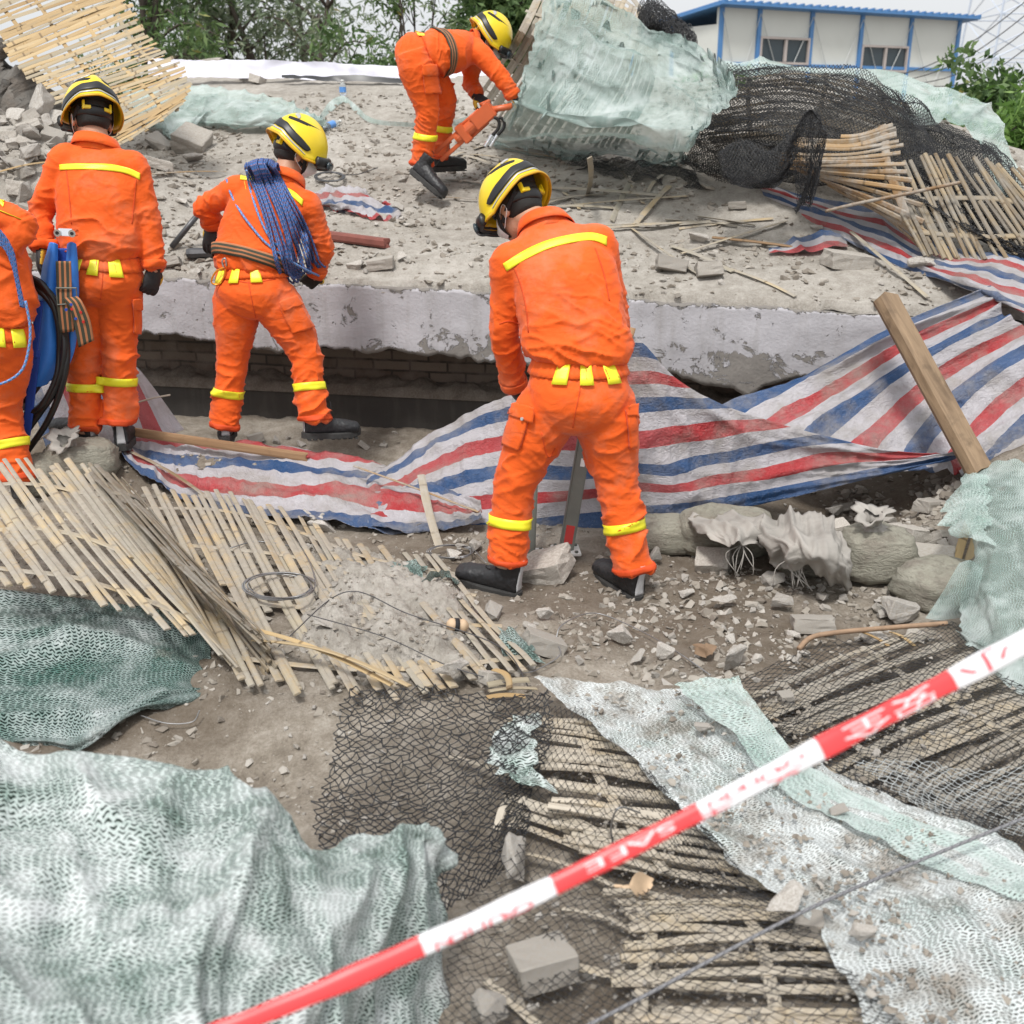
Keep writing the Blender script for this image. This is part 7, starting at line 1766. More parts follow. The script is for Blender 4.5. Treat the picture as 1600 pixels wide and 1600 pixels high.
# ------------------------------------------------------------------ sandbags
def bag(c, rx, ry, rz, lab, rotz=0.0, neck=None, seed=1, mat=BAG):
    V, q, t = ball((0, 0, 0), 1.0, 30)
    V = np.sign(V) * np.abs(V) ** .66
    V[:, 2] *= np.where(V[:, 2] < 0, .75, 1)
    f = .09 * fbm(V * 1.6, 3, seed) + .06 * (np.clip(ridge(V * np.array([2.2, 2.2, 5]), seed), 0, 1) ** 3) + .03 * (np.clip(ridge(V * 6, seed + 4), 0, 1) ** 4)
    V = V * (1 + f)[:, None] * np.array([rx, ry, rz])
    c_, s_ = math.cos(rotz), math.sin(rotz)
    V = np.stack([V[:, 0] * c_ - V[:, 1] * s_, V[:, 0] * s_ + V[:, 1] * c_, V[:, 2]], 1)
    root = empty('sandbag', c, label=lab, cat='sandbag')
    link('sack', np_mesh('sack', V + c, [np.array(q), np.array(t)]), mat, root)
    if neck is not None:                                # gathered mouth tied off with string
        nb = np.asarray(c) + np.asarray(neck); d = nrm(neck); e = nrm(np.cross(d, [.3, .2, 1])); e2 = np.cross(d, e); V = []
        prof = [(-.06, .085), (-.035, .060), (-.012, .032), (0, .026), (.012, .030), (.03, .045), (.05, .066), (.062, .080), (.060, .060), (.045, .035)]
        for hh_, rr_ in prof:
            for k in range(64):
                a = k / 64 * 6.283; fl = 1 + (.16 * math.sin(a * 9 + 2 * hh_ * 20) + .10 * math.sin(a * 4 + 1)) * (.4 + 8 * abs(hh_))
                V.append(nb + d * (hh_ + .02 * math.sin(a * 2 + 1) * (hh_ > .02)) + (e * math.cos(a) + e2 * math.sin(a)) * rr_ * fl)
        F_ = [(r_ * 64 + k, r_ * 64 + (k + 1) % 64, (r_ + 1) * 64 + (k + 1) % 64, (r_ + 1) * 64 + k) for r_ in range(len(prof) - 1) for k in range(64)]
        link('tied_neck', np_mesh('tied_neck', np.array(V), np.array(F_)), BAGCLOTH, root)
        mb = MB(); mb.tube([nb + (e * math.cos(a) + e2 * math.sin(a)) * .029 for a in np.linspace(0, 6.283, 24)], .004, 6); mb.build('string', BAGCLOTH, root, smooth=True)
    return root
bag(atY(128, 722, 5.05), .17, .13, .105, 'muddy sandbag under the boots of the stretcher carrier', .2, (-.02, -.06, .10), 3)
bag(atY(66, 745, 4.95), .12, .12, .10, 'pale sandbag half hidden behind the left bamboo mat', .4, None, 5)
bag(atG(1042, 866) + [0, .10, .05], .16, .12, .085, 'brown stained sandbag at the right boot, tucked under the tarpaulin', .1, None, 6)
bag(atG(1140, 872) + [0, .10, .07], .21, .14, .12, 'long sandbag with a loose pale flap under the tarpaulin hem', -.1, None, 7)
bag(atG(1262, 905) + [0, .11, .09], .13, .13, .13, 'sandbag covered by a draped pale sack', .2, None, 8)
bag(atG(1376, 916) + [0, .10, .09], .155, .13, .125, 'plump sandbag with a tied neck right of the draped pale sack', .0, (-.03, -.02, .15), 9)
bag(atG(1480, 958) + [0, .12, .06], .17, .14, .10, 'stained sandbag beside the net skirt at the right', .5, None, 10)
o = cloth('empty_sack', [[(1195, 812, 'g.20'), (1240, 796, 'g.24'), (1286, 806, 'g.24'), (1318, 836, 'g.20')], [(1186, 840, 'g.20'), (1236, 836, 'g.26'), (1292, 846, 'g.26'), (1326, 866, 'g.17')], [(1206, 866, 'g.14'), (1246, 870, 'g.20'), (1296, 880, 'g.20'), (1330, 896, 'g.10')], [(1216, 890, 'g.06'), (1256, 884, 'g.14'), (1296, 904, 'g.08'), (1328, 916, 'g.02')]], .008, BAGCLOTH,
          [(.035, 7, 2, 3, True), (.02, 14, 4, 4, True), (.02, 4, 4, 5, False)], label='pale empty sack draped over a sandbag', cat='sack', thick=.003, rag=.03)
o = cloth('empty_sack', [[(1080, 808, 'g.16'), (1130, 800, 'g.20'), (1180, 802, 'g.20'), (1200, 812, 'g.18')], [(1086, 826, 'g.18'), (1136, 824, 'g.22'), (1174, 826, 'g.22'), (1192, 836, 'g.18')], [(1110, 844, 'g.18'), (1146, 850, 'g.19'), (1172, 848, 'g.18'), (1188, 856, 'g.14')]], .008, BAGCLOTH,
          [(.035, 7, 3, 3, True), (.015, 16, 6, 5, True)], label='dusty sack flap lying on the long sandbag', cat='sack', thick=.003, rag=.03)
for k, (px, py, n_) in enumerate([(1160, 850, 7), (1246, 868, 9)]):
    m = MB(); gg = np.random.default_rng(k)
    b0 = atG(px, py, .17)
    for i in range(n_): m.tube(crom(np.array([b0, b0 + [gg.normal() * .03, -.02, -.04], b0 + [gg.normal() * .05, -.03, -.10 - .04 * gg.random()]]), 8), .0022, 5)
    m.build('frayed_strings', BAGCLOTH, smooth=True, label=['frayed strings hanging from the loose sack flap', 'frayed strings hanging from the draped pale sack'][k], cat='string')

# ------------------------------------------------------------------ steel props
def prop(lab, base, top, wd, plate=True, red=True):
    base, top = np.asarray(base), np.asarray(top); root = empty('steel_prop', base, label=lab, cat='prop')
    f = nrm(top - base); s = nrm(np.cross(f, (0, 1, 0))); n_ = np.cross(s, f); L = np.linalg.norm(top - base)
    m = MB(); c = (base + top) / 2; m.box(c, s * wd / 2, n_ * wd * .42, f * L / 2); m.build('post', STEEL_D, root, bevel=.006)
    if red:
        m = MB(); fr = n_ if n_ @ (CAM - base) > 0 else -n_
        m.box(base + f * .075 + fr * wd * .43, s * wd * .30, fr * .0012, f * .040); m.build('red_label', REDP, root)
        m = MB(); m.box(base + f * .40 + fr * wd * .43 - s * wd * .1, s * wd * .16, fr * .0012, f * .018); m.build('white_label', WHITEP, root)
    if plate:
        m = MB(); m.box(base + [0, 0, .006], np.array([.062, .004, 0]), np.array([-.004, .058, 0]), np.array([0, 0, .006])); pl_ = m.build('base_plate', WHITEP, root, bevel=.002)
        for sx in (-1, 1):
            for sy in (-1, 1):
                m = MB(); b = base + [sx * .045, sy * .042, .012]; m.tube([b, b + [0, 0, .008]], .008, 6, hint=(1, 0, 0)); m.build('bolt', STEEL_D, pl_)
prop('slanted grey steel prop with a red label standing on a white foot plate', atG(884, 862, .02), atY(938, 540, 4.86), .062)
prop('upright grey steel prop just behind the left trouser leg', atG(829, 868, .02), atY(838, 640, 4.62), .040, True, False)
m = MB(); m.tube([atY(975, 560, 4.90), atY(989, 512, 4.92)], .014, 8, hint=(1, 0, 0)); m.build('wooden_stake', BOARDW, smooth=True, label='stake tip poking above the peak of the front tarpaulin', cat='stake')

# ------------------------------------------------------------------ ropes, hoses and wires
def on_surface(b, px, py, off, fallback):
    h = b.ray_cast(Vector(CAM), Vector(nrm(ray(px, py))))
    if h[0] is None: return np.array(fallback)
    return np.array(h[0]) + nrm(CAM - np.array(h[0])) * off
root = empty('rope_coil', atY(420, 340, 5.5), label='bundle of blue climbing rope hanging diagonally across the rope carrier\'s back', cat='rope')
m = MB(); gg = np.random.default_rng(4)
for k in range(24):
    f = (k % 12) / 11 if k < 12 else ((k % 12) + .5) / 11.5; up_ = .010 + (.013 if k >= 12 else 0) + .006 * math.sin(math.pi * f)
    tp = (384 + 46 * f + gg.normal() * 1.5, 262 - 7 * math.sin(math.pi * f)); bt = (440 + 54 * f + gg.normal() * 3, 436 - 26 * f + gg.normal() * 3)
    L = []
    for u in np.linspace(0, 1, 13):
        px = tp[0] + (bt[0] - tp[0]) * u + 5 * math.sin(math.pi * u) + 1.2 * math.sin(u * 6 + k); py = tp[1] + (bt[1] - tp[1]) * u
        L.append(on_surface(jb2, px, py, up_ + .012 * math.sin(math.pi * u), atY(px, py, 5.58)))
    a, b = L[0], L[-1]
    L = [a + np.array([.0, .14, -.10]), a + np.array([0, .07, .012])] + L + [b + np.array([.02, .05, -.03]), b + np.array([.0, .12, .02])]
    m.tube(crom(np.array(L), 60), .0058, 7)
m.build('strands', ROPE, root, smooth=True)
for pts in ([(354, 280), (362, 306), (378, 334), (396, 358), (416, 380), (445, 402), (475, 420), (498, 431)], [(385, 266), (390, 292), (399, 322), (410, 350), (424, 374), (445, 396)]):
    L = [on_surface(jb2, a, b, .012, atY(a, b, 5.56)) for a, b in pts]; m = MB(); m.tube(crom(np.array(L), 60), .0058, 7); m.build('loose_strand', ROPE_L, root, smooth=True)
root = empty('rope_coil', atY(20, 400, 4.7), label='dark blue rope coil on the shoulder of the cut off man', cat='rope')
m = MB()
for k in range(11):
    o_ = k * 3.4; pts = [(-30 + o_ * .3, 330 + o_ * 1.2), (2 + o_ * .25, 350 + o_ * 1.0), (24 + o_ * .25 * .6, 385 + o_ * .7), (38 - o_ * .1, 430 + o_ * .3), (45 - o_ * .25, 478)]
    L = [on_surface(jb0, a, b, .012 + .006 * (k % 2), atY(a, b, 4.72)) for a, b in pts]; L = [np.array([p_[0], min(p_[1], 4.78), p_[2]]) for p_ in L]
    m.tube(crom(np.array(L), 50), .006, 7)
m.build('strands', ROPE, root, smooth=True)
m = MB(); m.tube(crom(np.array([atY(40, 470, 4.72), atY(47, 510, 4.72), atY(45, 545, 4.71), atY(33, 580, 4.70), atY(0, 600, 4.70), atY(-40, 600, 4.7)]), 40), .006, 7); m.build('loose_strand', ROPE_L, root, smooth=True)
root = empty('hose_coil', atY(70, 560, 5.0), label='coil of thick black hydraulic hose hanging beside the blue stretcher', cat='hose')
for pts in ([(46, 436), (72, 452), (93, 484), (104, 535), (103, 575), (92, 618), (72, 662), (42, 706)], [(46, 446), (70, 462), (89, 492), (97, 540), (95, 585), (80, 620), (56, 648), (16, 664)], [(48, 470), (64, 486), (76, 515), (75, 560), (62, 598), (42, 622), (10, 640)], [(50, 442), (76, 462), (90, 500), (93, 545), (88, 590), (66, 632), (36, 650), (6, 656)], [(44, 432), (66, 444), (84, 470), (98, 512), (100, 556), (90, 600), (70, 634), (30, 690)]):
    m = MB(); yy = 5.0 + .02 * len(pts) % .05; m.tube(crom(np.array([atY(a, b, yy + .015 * math.sin(i * 2 + len(pts))) for i, (a, b) in enumerate(pts)]), 50), .0150, 10, hint=(0, 1, 0)); m.build('loop', RUBBER, root, smooth=True)
def wire(pts, r, lab, mat=WIRE, name='wire', cat='wire', n=60, loops=None, group=None):
    m = MB(); m.tube(crom(np.array([W(p) if len(p) == 3 and not isinstance(p, np.ndarray) else p for p in pts]), n), r, 6, hint=(.2, .1, 1)); return m.build(name, mat, smooth=True, label=lab, cat=cat, group=group)
def coil(cx, cy, rx, ry, n, r, lab, off, mat=WIRE, seed=1, tail=()):
    gg = np.random.default_rng(seed); pts = []
    for k in range(n * 14):
        a = k / 14 * 6.283; w_ = 1 + .10 * math.sin(k * .37) + .05 * gg.normal() * .3
        pts.append(atG(cx + rx * w_ * math.cos(a), cy + ry * w_ * math.sin(a), off + .012 * (k / 14 / n) + .01 * math.sin(k * .9)))
    pts += [W(p) for p in tail]
    m = MB(); m.tube(crom(np.array(pts), len(pts) * 4), r, 6, hint=(.2, .1, 1)); m.build('wire_coil', mat, smooth=True, label=lab, cat='wire coil')
coil(515, 276, 22, 7, 7, .0035, 'small coil of grey wire on the roof beside the striped scrap', .03, WIRE_D, 1, [(560, 272, 'g.03'), (590, 262, 'g.04')])
coil(438, 916, 54, 20, 4, .0028, 'loose coil of grey wire lying on the flat bamboo mat', .075, WIRE, 2, [(470, 860, 'g.08'), (405, 846, 'g.08'), (360, 856, 'g.09')])
coil(705, 862, 34, 10, 4, .0022, 'tangle of thin pale wire at the tarpaulin hem', .03, WIRE, 3, [(760, 880, 'g.02')])
wire([(868, 1000, 'g.03'), (880, 975, 'g.06'), (930, 958, 'g.04'), (1000, 985, 'g.03'), (1060, 1020, 'g.02'), (1110, 1055, 'g.02')], .0024, 'curved grey wire arching over the trampled dirt')
wire([(818, 1000, 'g.02'), (850, 990, 'g.06'), (876, 1020, 'g.03'), (840, 1046, 'g.02'), (815, 1052, 'g.02')], .0022, 'short curl of wire beside the dusty brick')
wire([(358, 1095, 3.28), (350, 1135, 3.2), (340, 1170, 3.1), (336, 1200, 2.95), (342, 1240, 2.8)], .0028, 'pale string hanging from the tip of the curled mat', BAGCLOTH, cat='string')
wire([(435, 1010, 'g.08'), (540, 925, 'g.09'), (640, 960, 'g.08'), (780, 1010, 'g.08'), (830, 1080, 'g.06')], .0022, 'long thin wire trailing over the half buried mat', WIRE_D)
wire([(480, 960, 'g.1'), (600, 995, 'g.1'), (700, 1040, 'g.09'), (800, 1070, 'g.1')], .002, 'second thin wire lower on the half buried mat', WIRE_D)
wire([(845, 1640, 'g.16'), (1000, 1560, 'g.15'), (1240, 1432, 'g.19'), (1420, 1352, 'g.16'), (1640, 1262, 'g.2')], .0042, 'twisted steel cable stretched from the bottom edge over the rough stone', m_rope('steel_cable', (.20, .20, .21), ((.09, .09, .10), (.14, .14, .15))), 'steel_cable', 'cable')
wire([(1248, 1014, 'g.02'), (1268, 996, 'g.05'), (1310, 988, 'g.07'), (1400, 980, 'g.08'), (1480, 974, 'g.10')], .010, 'bent rusty reinforcing bar at the edge of the right black net', RUST, 'rebar', 'rebar')
wire([(220, 1118, 'g.02'), (260, 1130, 'g.03'), (300, 1128, 'g.03'), (312, 1110, 'g.05')], .002, 'thin wire in the shadow under the dark green net', WIRE)
wire([(1000, 1270, 'g.15'), (968, 1262, 'g.22'), (955, 1290, 'g.15'), (958, 1320, 'g.08')], .0026, 'small loop of stiff wire by the broken mat piece', WIRE)
wire([(1290, 330, 6.5), (1340, 318, 6.4), (1420, 302, 6.3), (1500, 285, 6.3)], .010, 'dark cane running along the foot of the right pile', BAMBOO_WARM, 'bamboo_cane', 'cane')
# dry leaf scrap and knotted strap on the ground
cloth('dry_husk', [[(960, 1382, 'g.1'), (990, 1372, 'g.13'), (1014, 1378, 'g.1')], [(962, 1394, 'g.09'), (990, 1396, 'g.10'), (1010, 1392, 'g.09')]], .006, LEAFD, [(.02, 10, 10, 3, True)], label='tan dry husk lying on the dusty foreground bamboo', cat='husk', rag=.04)
cloth('dry_husk', [[(1085, 1010, 'g.03'), (1100, 1000, 'g.06'), (1112, 1012, 'g.04')], [(1088, 1024, 'g.02'), (1102, 1026, 'g.03'), (1110, 1030, 'g.02')]], .006, simple('brown_husk', (.20, .13, .08), .8, 0, .4, 30), [(.03, 14, 14, 3, True)], label='brown shrivelled scrap beside the rough concrete lump', cat='husk', rag=.04)
root = empty('knotted_strap', atG(712, 976, .06), label='little rolled tan cloth tied with a black band on the mat', cat='cloth roll')
m = MB(); p_ = atG(698, 976, .075); q_ = atG(732, 978, .075); m.tube(crom(np.array([p_, p_ * .6 + q_ * .4, p_ * .3 + q_ * .7, q_]), 12), [.010, .022, .026, .024, .022, .022, .022, .024, .026, .022, .016, .008], 10); m.build('roll', LEAFD, root, smooth=True)
m = MB(); c_ = p_ * .55 + q_ * .45; d_ = nrm(q_ - p_); m.tube([c_ - d_ * .008, c_ + d_ * .008], .026, 14); m.build('band', BLACKF, root, smooth=True)
# bottles
PET = simple('clear_plastic', (.80, .86, .90), .12, 0, .03, 20, Transmission_Weight=.85, IOR=1.2)
LBL = simple('blue_label', (.10, .28, .66), .4, 0, .1, 30)
for a, b, lab in (((536, 150), (537, 128), 'small clear plastic bottle standing far back on the roof'), ((506, 200), (530, 190), 'clear plastic bottle with a blue label lying beside the green net ribbon')):
    p_ = atG(*a, .03); q_ = atG(*b, .03) if a[1] - b[1] < 15 else p_ + np.array([0, 0, .13]); d_ = q_ - p_
    root = empty('plastic_bottle', p_, label=lab, cat='bottle')
    m = MB(); m.tube([p_ + d_ * t for t in (0, .03, .3, .5, .7, .82, .90, 1.0)], np.array([.020, .030, .031, .029, .031, .024, .013, .012]) * 1.0, 16, hint=(.3, .2, 1) if abs(d_[2]) < .1 else (1, 0, 0)); m.build('body', PET, root, smooth=True)
    m = MB(); m.tube([p_ + d_ * .25, p_ + d_ * .6], .0318, 16, caps=False, hint=(.3, .2, 1) if abs(d_[2]) < .1 else (1, 0, 0)); m.build('label', LBL, root, smooth=True)
    m = MB(); m.tube([p_ + d_ * .98, p_ + d_ * 1.08], .0145, 12, hint=(.3, .2, 1) if abs(d_[2]) < .1 else (1, 0, 0)); m.build('cap', WHITEP, root, smooth=True)

# ------------------------------------------------------------------ broken wall at the upper left
sgw = np.linspace(0, 1, 40); zs = np.linspace(0, 1, 30)
bl, br_ = atY(-120, 200, 9.3), atY(84, 178, 9.0); V = []
for a in sgw:
    base = bl + (br_ - bl) * a; top = 1.25 * (1 - a) ** .7 + .12 + .06 * math.sin(a * 23) + .03 * math.sin(a * 61)
    for z in zs: V.append(base + np.array([0, .015 * math.sin(a * 31 + z * 17), z * top - .2]))
V = np.array(V); uvw = np.stack([np.repeat(sgw * 1.2, 30), V[:, 2]], 1)
o = link('broken_wall', np_mesh('broken_wall', V, grid_quads(40, 30), uv=uvw), m_brickwall((.13, .12, .11, 1), (.20, .19, .175, 1), (.10, .095, .088, 1))); md = o.modifiers.new('t', 'SOLIDIFY'); md.thickness = .22; md.offset = 1
tag(o, 'stump of a broken brick wall behind the rubble at the upper left', 'wall')
V2 = []
for a in np.linspace(0, .55, 24):
    base = bl + (br_ - bl) * a; z0 = .35 + .1 * math.sin(a * 19) + .05 * math.sin(a * 47); z1 = 1.2 * (1 - a) ** .7 + .10
    for k in range(14): V2.append(base + np.array([0, -.02, z0 + max(.02, z1 - z0) * k / 13 - .05]))
link('plaster', np_mesh('plaster', np.array(V2), grid_quads(24, 14)), FASCIA, o).modifiers.new('t', 'SOLIDIFY').thickness = .015

# ------------------------------------------------------------------ folded stretcher
root = empty('folded_stretcher', atY(85, 560, 5.08), label='folded blue rescue stretcher with a striped strap held upright', cat='stretcher')
YS = 5.06
cloth('canvas', [[(80, 380, YS), (84, 379, YS - .03), (90, 382, YS - .02)], [(66, 430, YS), (78, 430, YS - .05), (88, 432, YS - .02)], [(54, 500, YS), (74, 500, YS - .06), (90, 505, YS - .02)], [(46, 560, YS), (72, 562, YS - .05), (94, 566, YS)], [(34, 606, YS), (50, 608, YS - .03), (74, 600, YS)]], .008, BLUEF, [(.008, 3, 3, 3, True)], parent=root, thick=.01)
cloth('canvas', [[(108, 382, YS + .02), (113, 378, YS - .01), (118, 382, YS)], [(104, 430, YS + .02), (112, 428, YS - .02), (121, 432, YS)], [(102, 480, YS + .02), (113, 480, YS - .03), (121, 482, YS)], [(100, 530, YS + .02), (110, 532, YS - .02), (118, 536, YS)], [(90, 580, YS + .02), (98, 580, YS), (106, 578, YS)]], .008, BLUEF, [(.008, 3, 3, 3, True)], parent=root, thick=.01)
cloth('canvas', [[(88, 388, YS + .06), (112, 388, YS + .06)], [(84, 450, YS + .07), (112, 450, YS + .07)], [(80, 540, YS + .07), (112, 545, YS + .07)], [(62, 600, YS + .07), (96, 590, YS + .07)]], .012, BLUED, [], parent=root, thick=.006)
for a, b in (((60, 440), (38, 530)), ((112, 380), (90, 620)), ((86, 384), (36, 640))):
    m = MB(); m.tube([atY(*a, YS + .04), atY(*b, YS + .04)], .012, 10, hint=(0, 1, 0)); m.build('pole', STEEL, root, smooth=True)
for (a, b), (c, d) in ((((93, 363), (116, 364))), (((102, 509), (126, 511)))):
    m = MB(); p_, q_ = atY(a, b, YS - .05), atY(c, d, YS - .05); cc = (p_ + q_) / 2; m.box(cc, (q_ - p_) / 2, np.array([0, .02, -.004]), np.array([0, .004, .016])); br = m.build('hinge_bracket', CHROME, root, bevel=.003)
    for e in (p_, q_):
        m = MB(); m.tube([e + [0, -.028, 0], e + [0, .02, 0]], .0165, 16, hint=(0, 0, 1)); ro = m.build('roller', CHROME, br, smooth=False); m = MB(); m.tube([e + [0, -.030, 0], e + [0, -.02, 0]], .008, 12, hint=(0, 0, 1)); m.build('hub', BLACKP, br)
def ribbon(name, rows, mat, parent, thick=.003):
    n = 24; A = crom(np.array([W(r[0]) for r in rows]), n); B = crom(np.array([W(r[1]) for r in rows]), n); m = 6
    V = np.array([[A[i] + (B[i] - A[i]) * k / (m - 1) for k in range(m)] for i in range(n)]); uv = np.array([[(i / n, k / (m - 1)) for k in range(m)] for i in range(n)]).reshape(-1, 2)
    o = link(name, np_mesh(name, V.reshape(-1, 3), grid_quads(n, m), uv=uv), mat, parent); s = o.modifiers.new('t', 'SOLIDIFY'); s.thickness = thick; s.offset = 0; return o
Yf = YS - .085
st = ribbon('strap', [((87, 408, Yf), (111, 408, Yf)), ((88, 440, Yf), (112, 440, Yf)), ((89, 475, Yf - .01), (113, 474, Yf - .01)), ((94, 520, Yf), (116, 518, Yf))], STRAP, root)
ribbon('strap_tail', [((97, 466, Yf - .02), (121, 463, Yf - .02)), ((108, 480, Yf - .035), (129, 472, Yf - .035)), ((116, 508, Yf - .03), (141, 500, Yf - .03)), ((123, 543, Yf - .02), (147, 532, Yf - .02))], STRAP, root)
m = MB(); bq = [(88, 450), (119, 450), (121, 474), (90, 476), (88, 450)]; m.tube([atY(a, b, Yf - .014) for a, b in bq], .004, 8, hint=(0, 1, 0)); m.build('buckle', STEEL_D, root)
for k, (a, b, mt) in enumerate([(112, 483, REDP), (126, 488, REDP), (130, 503, REDP), (118, 498, BLUED), (111, 476, BLUED), (103, 484, BLUED)]):
    m = MB(); c_ = atY(a, b, Yf - .038); m.tube([c_, c_ + [0, .006, 0]], .0065, 12, hint=(0, 0, 1)); m.build('grommet', mt, st)
ribbon('webbing', [((47, 548, YS - .07), (63, 548, YS - .07)), ((42, 600, YS - .06), (57, 602, YS - .06)), ((36, 660, YS - .06), (50, 662, YS - .06)), ((30, 700, YS - .05), (44, 704, YS - .05))], BLUED, root)
ribbon('webbing', [((58, 470, YS - .05), (68, 470, YS - .05)), ((50, 520, YS - .07), (62, 522, YS - .07)), ((44, 560, YS - .07), (58, 560, YS - .07))], BLUED, root)
m = MB(); m.tube([atY(28, 604, YS - .05), atY(25, 628, YS - .05), atY(34, 634, YS - .05), atY(36, 606, YS - .05)], .005, 8, hint=(0, 1, 0)); m.build('hook', CHROME, root, smooth=True)

# carabiner on the rope carrier's belt
root = empty('carabiner', atY(344, 432, 5.46), label='orange and steel carabiner hanging from the rope carrier\'s belt', cat='carabiner')
m = MB(); m.tube(crom(np.array([atY(a, b, 5.44) for a, b in [(350, 418), (338, 424), (331, 436), (332, 443), (342, 444), (350, 432), (352, 420)]]), 40), .0045, 8, hint=(0, 1, 0), caps=False); m.build('ring', simple('anodised_orange', (.75, .28, .03), .3, .6, .05, 20), root, smooth=True)
m = MB(); m.tube(crom(np.array([atY(a, b, 5.445) for a, b in [(350, 420), (347, 408), (352, 404), (354, 416)]]), 20), .004, 8, hint=(0, 1, 0)); m.build('clip', STEEL, root, smooth=True)

# ------------------------------------------------------------------ hydraulic spreader
root = empty('hydraulic_spreader', atG(688, 246, .02), label='orange hydraulic spreader tool held tip down by the bending worker', cat='rescue tool')
tip, mid, top, hnd = atY(686, 243, 7.86), atY(712, 212, 7.84), atY(766, 172, 7.80), atY(800, 166, 7.78)
f = nrm(top - tip); s = nrm(np.cross(f, (0, 1, 0))); n_ = np.cross(s, f)
m = MB(); m.tube([tip + f * .16, tip + f * .18, top - f * .10], [.040, .046, .046], 16, hint=(0, 1, 0)); m.build('cylinder', TOOLO, root, smooth=False)
for sg in (-1, 1):
    m = MB(); m.box(tip + f * .12 + s * .032 * sg, s * .014, n_ * .03, f * .13); m.build('jaw_arm', TOOLO, root, bevel=.005)
    m = MB(); m.tube([tip + f * .22 + s * .052 * sg, top - f * .06 + s * .05 * sg], .012, 8, hint=(0, 1, 0)); m.build('tie_rod', TOOLO, root, smooth=True)
m = MB(); m.box(tip + f * .23, s * .068, n_ * .05, f * .030); m.build('yoke', TOOLO, root, bevel=.008)
m = MB(); m.box(top - f * .06, s * .055, n_ * .05, f * .085); m.build('valve_body', TOOLO, root, bevel=.010)
m = MB(); m.tube([top, top + (hnd - top) * .4, hnd], [.024, .020, .022], 12, hint=(0, 1, 0)); m.build('handle', TOOLO, root, smooth=True)
m = MB(); g0 = tip + f * .30; m.tube(crom(np.array([top - f * .02 + s * .05, atY(764, 158, 7.9), atY(750, 164, 7.92)]), 10), .013, 10, hint=(0, 1, 0)); m.build('carry_handle', TOOLO, root, smooth=True)
for dx in (0, 8):
    pts = [(772 + dx, 183), (779 + dx, 188), (779 + dx, 200), (768 + dx, 213)]
    m = MB(); m.tube(crom(np.array([atY(a, b, 7.72) for a, b in pts]), 16), .011, 8, hint=(0, 1, 0)); h_ = m.build('hose', RUBBER, root, smooth=True)
    m = MB(); p_, q_ = atY(769 + dx, 211, 7.72), atY(758 + dx, 229, 7.72); m.tube([p_ + (q_ - p_) * t for t in (0, .3, .32, .6, .62, 1)], [.016, .016, .012, .012, .016, .013], 10, hint=(0, 1, 0)); m.build('coupling', CHROME, h_)

# ------------------------------------------------------------------ barrier tape with its writing
TREDW = NT('barrier_tape'); _x = TREDW.attr('rnd')
TREDW = TREDW.P(Base_Color=TREDW.mix(_x, (.74, .74, .76), (.74, .055, .06)), Roughness=.35, Specular_IOR_Level=.5)
TAPE_PX = [(300, 1628), (372, 1600), (520, 1540), (680, 1468), (860, 1386), (1090, 1270), (1300, 1160), (1450, 1082), (1600, 1004), (1680, 962)]
TAPE_D = [1.22, 1.23, 1.25, 1.28, 1.31, 1.34, 1.38, 1.42, 1.46, 1.48]
TC = np.array([CAM + ray(a, b) * d for (a, b), d in zip(TAPE_PX, TAPE_D)])
n = 700; C_ = crom(TC, n); cx = np.array([pix(p)[0] for p in C_])
red_iv = [(300, 659), (866, 1094), (1280, 1488)]        # the red stretches along the tape
red = np.zeros(n)
for a, b in red_iv: red = np.maximum(red, ((cx > a) & (cx < b)).astype(float))
Tn = np.gradient(C_, axis=0); Tn /= np.linalg.norm(Tn, axis=1)[:, None]
toc = CAM - C_; toc /= np.linalg.norm(toc, axis=1)[:, None]
Sd = np.cross(Tn, toc); Sd /= np.linalg.norm(Sd, axis=1)[:, None]; Sd *= np.sign(Sd[:, 2:3]); Nn = np.cross(Sd, Tn); Nn *= np.sign((Nn * toc).sum(1))[:, None]
hw = (1 + .07 * np.sin(np.linspace(0, 31, n)) + .05 * np.sin(np.linspace(2, 77, n))) * .9 * np.interp(cx, [300, 700, 900, 1300, 1600], [.0115, .0138, .0125, .0152, .0170])
m_ = 20; th = np.linspace(0, 2 * np.pi, m_, endpoint=False)
V = C_[:, None] + Sd[:, None] * (hw[:, None] * np.cos(th)[None])[..., None] + Nn[:, None] * (hw[:, None] * .38 * np.sin(th)[None] * (1 + .18 * np.sin(th * 2)[None]))[..., None]
i, j = np.meshgrid(np.arange(n - 1), np.arange(m_), indexing='ij')
q = np.stack([i * m_ + j, i * m_ + (j + 1) % m_, (i + 1) * m_ + (j + 1) % m_, (i + 1) * m_ + j], -1).reshape(-1, 4)
root = empty('barrier_tape', C_[n // 2], label='red and white barrier tape strung diagonally across the foreground', cat='barrier tape')
link('tape', np_mesh('tape', V.reshape(-1, 3), q, attrs={'rnd': np.repeat(red, m_)}), TREDW, root)
RINK = simple('tape_red_ink', (.72, .12, .14), .4, 0, .05, 20); WINK = simple('tape_white_ink', (.74, .70, .72), .4, 0, .05, 20)
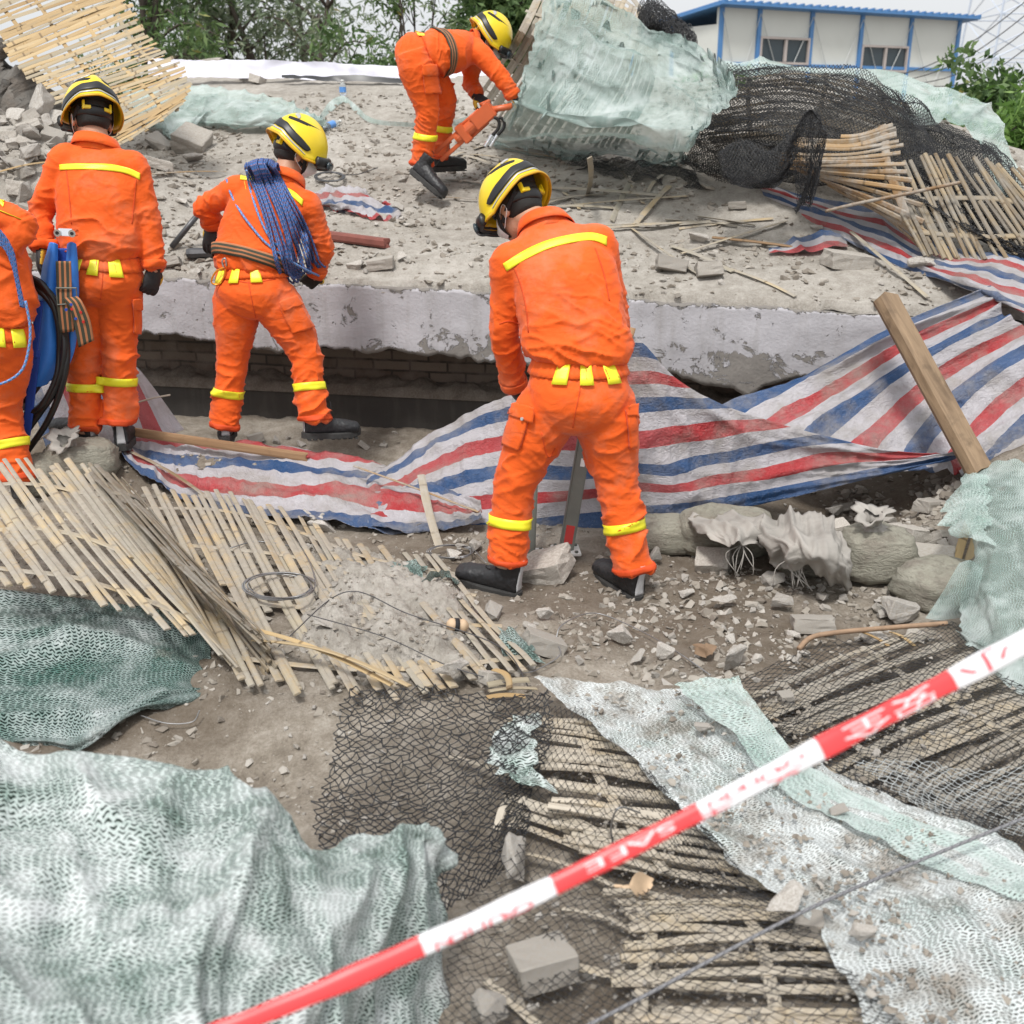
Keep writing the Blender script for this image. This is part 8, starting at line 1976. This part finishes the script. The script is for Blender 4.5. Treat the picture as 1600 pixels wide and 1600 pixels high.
def lettering(txt, px_c, half_len_px, row, size, mat, flip=True, sp=None, cjk=False):
    """printed characters wrapped on the tape: row -1 .. 1 across it, upside down like in the photo"""
    ks = np.interp(np.linspace(px_c - half_len_px, px_c + half_len_px, len(txt)), cx, np.arange(n))
    order = txt[::-1] if flip else txt
    for ch, k in zip(order, ks):
        cu = bpy.data.curves.new('letter', 'FONT'); cu.body = ch; cu.size = size; cu.align_x = 'CENTER'; cu.align_y = 'CENTER'; cu.resolution_u = 6
        to_ = bpy.data.objects.new('letter', cu); COL.objects.link(to_)
        me = bpy.data.meshes.new_from_object(to_.evaluated_get(bpy.context.evaluated_depsgraph_get())); bpy.data.objects.remove(to_)
        if not len(me.vertices): continue
        bm = bmesh.new(); bm.from_mesh(me); bmesh.ops.triangulate(bm, faces=bm.faces[:])
        for _ in range(2): bmesh.ops.subdivide_edges(bm, edges=[e for e in bm.edges if e.calc_length() > size * .12], cuts=1); bmesh.ops.triangulate(bm, faces=bm.faces[:])
        bm.to_mesh(me); bm.free()
        co = get_co(me); sgn = -1 if flip else 1; P = []
        step = np.linalg.norm(C_[1] - C_[0])
        for x, y, _z in co:
            kk = np.clip(k + sgn * x / step, 0, n - 1.001); i0 = int(kk); fr_ = kk - i0
            c0 = C_[i0] * (1 - fr_) + C_[i0 + 1] * fr_; h_ = hw[i0]
            off = row * h_ * .8 + sgn * y
            a = np.clip(off / h_, -1.25, 1.25); t_ = math.acos(max(-1, min(1, a))) if abs(a) <= 1 else (0 if a > 0 else math.pi)
            P.append(c0 + Sd[i0] * h_ * math.cos(t_) * 1.01 + Nn[i0] * (h_ * .38 * math.sin(t_) * (1 + .18 * math.sin(2 * t_)) + .0006))
        me.vertices.foreach_set('co', np.array(P, np.float32).ravel()); me.update()
        link('letter', me, mat, root)
lettering('CAUTION', 1182, 60, .25, .0118, RINK)
lettering('CAUTION', 752, 62, -.75, .0130, RINK)
lettering('SAFE', 985, 55, .05, .0150, WINK)
lettering('安全', 1388, 36, -.05, .026, WINK)
lettering('安全', 1165, 55, -1.15, .018, RINK)
lettering('小', 1540, 1, .2, .028, RINK)
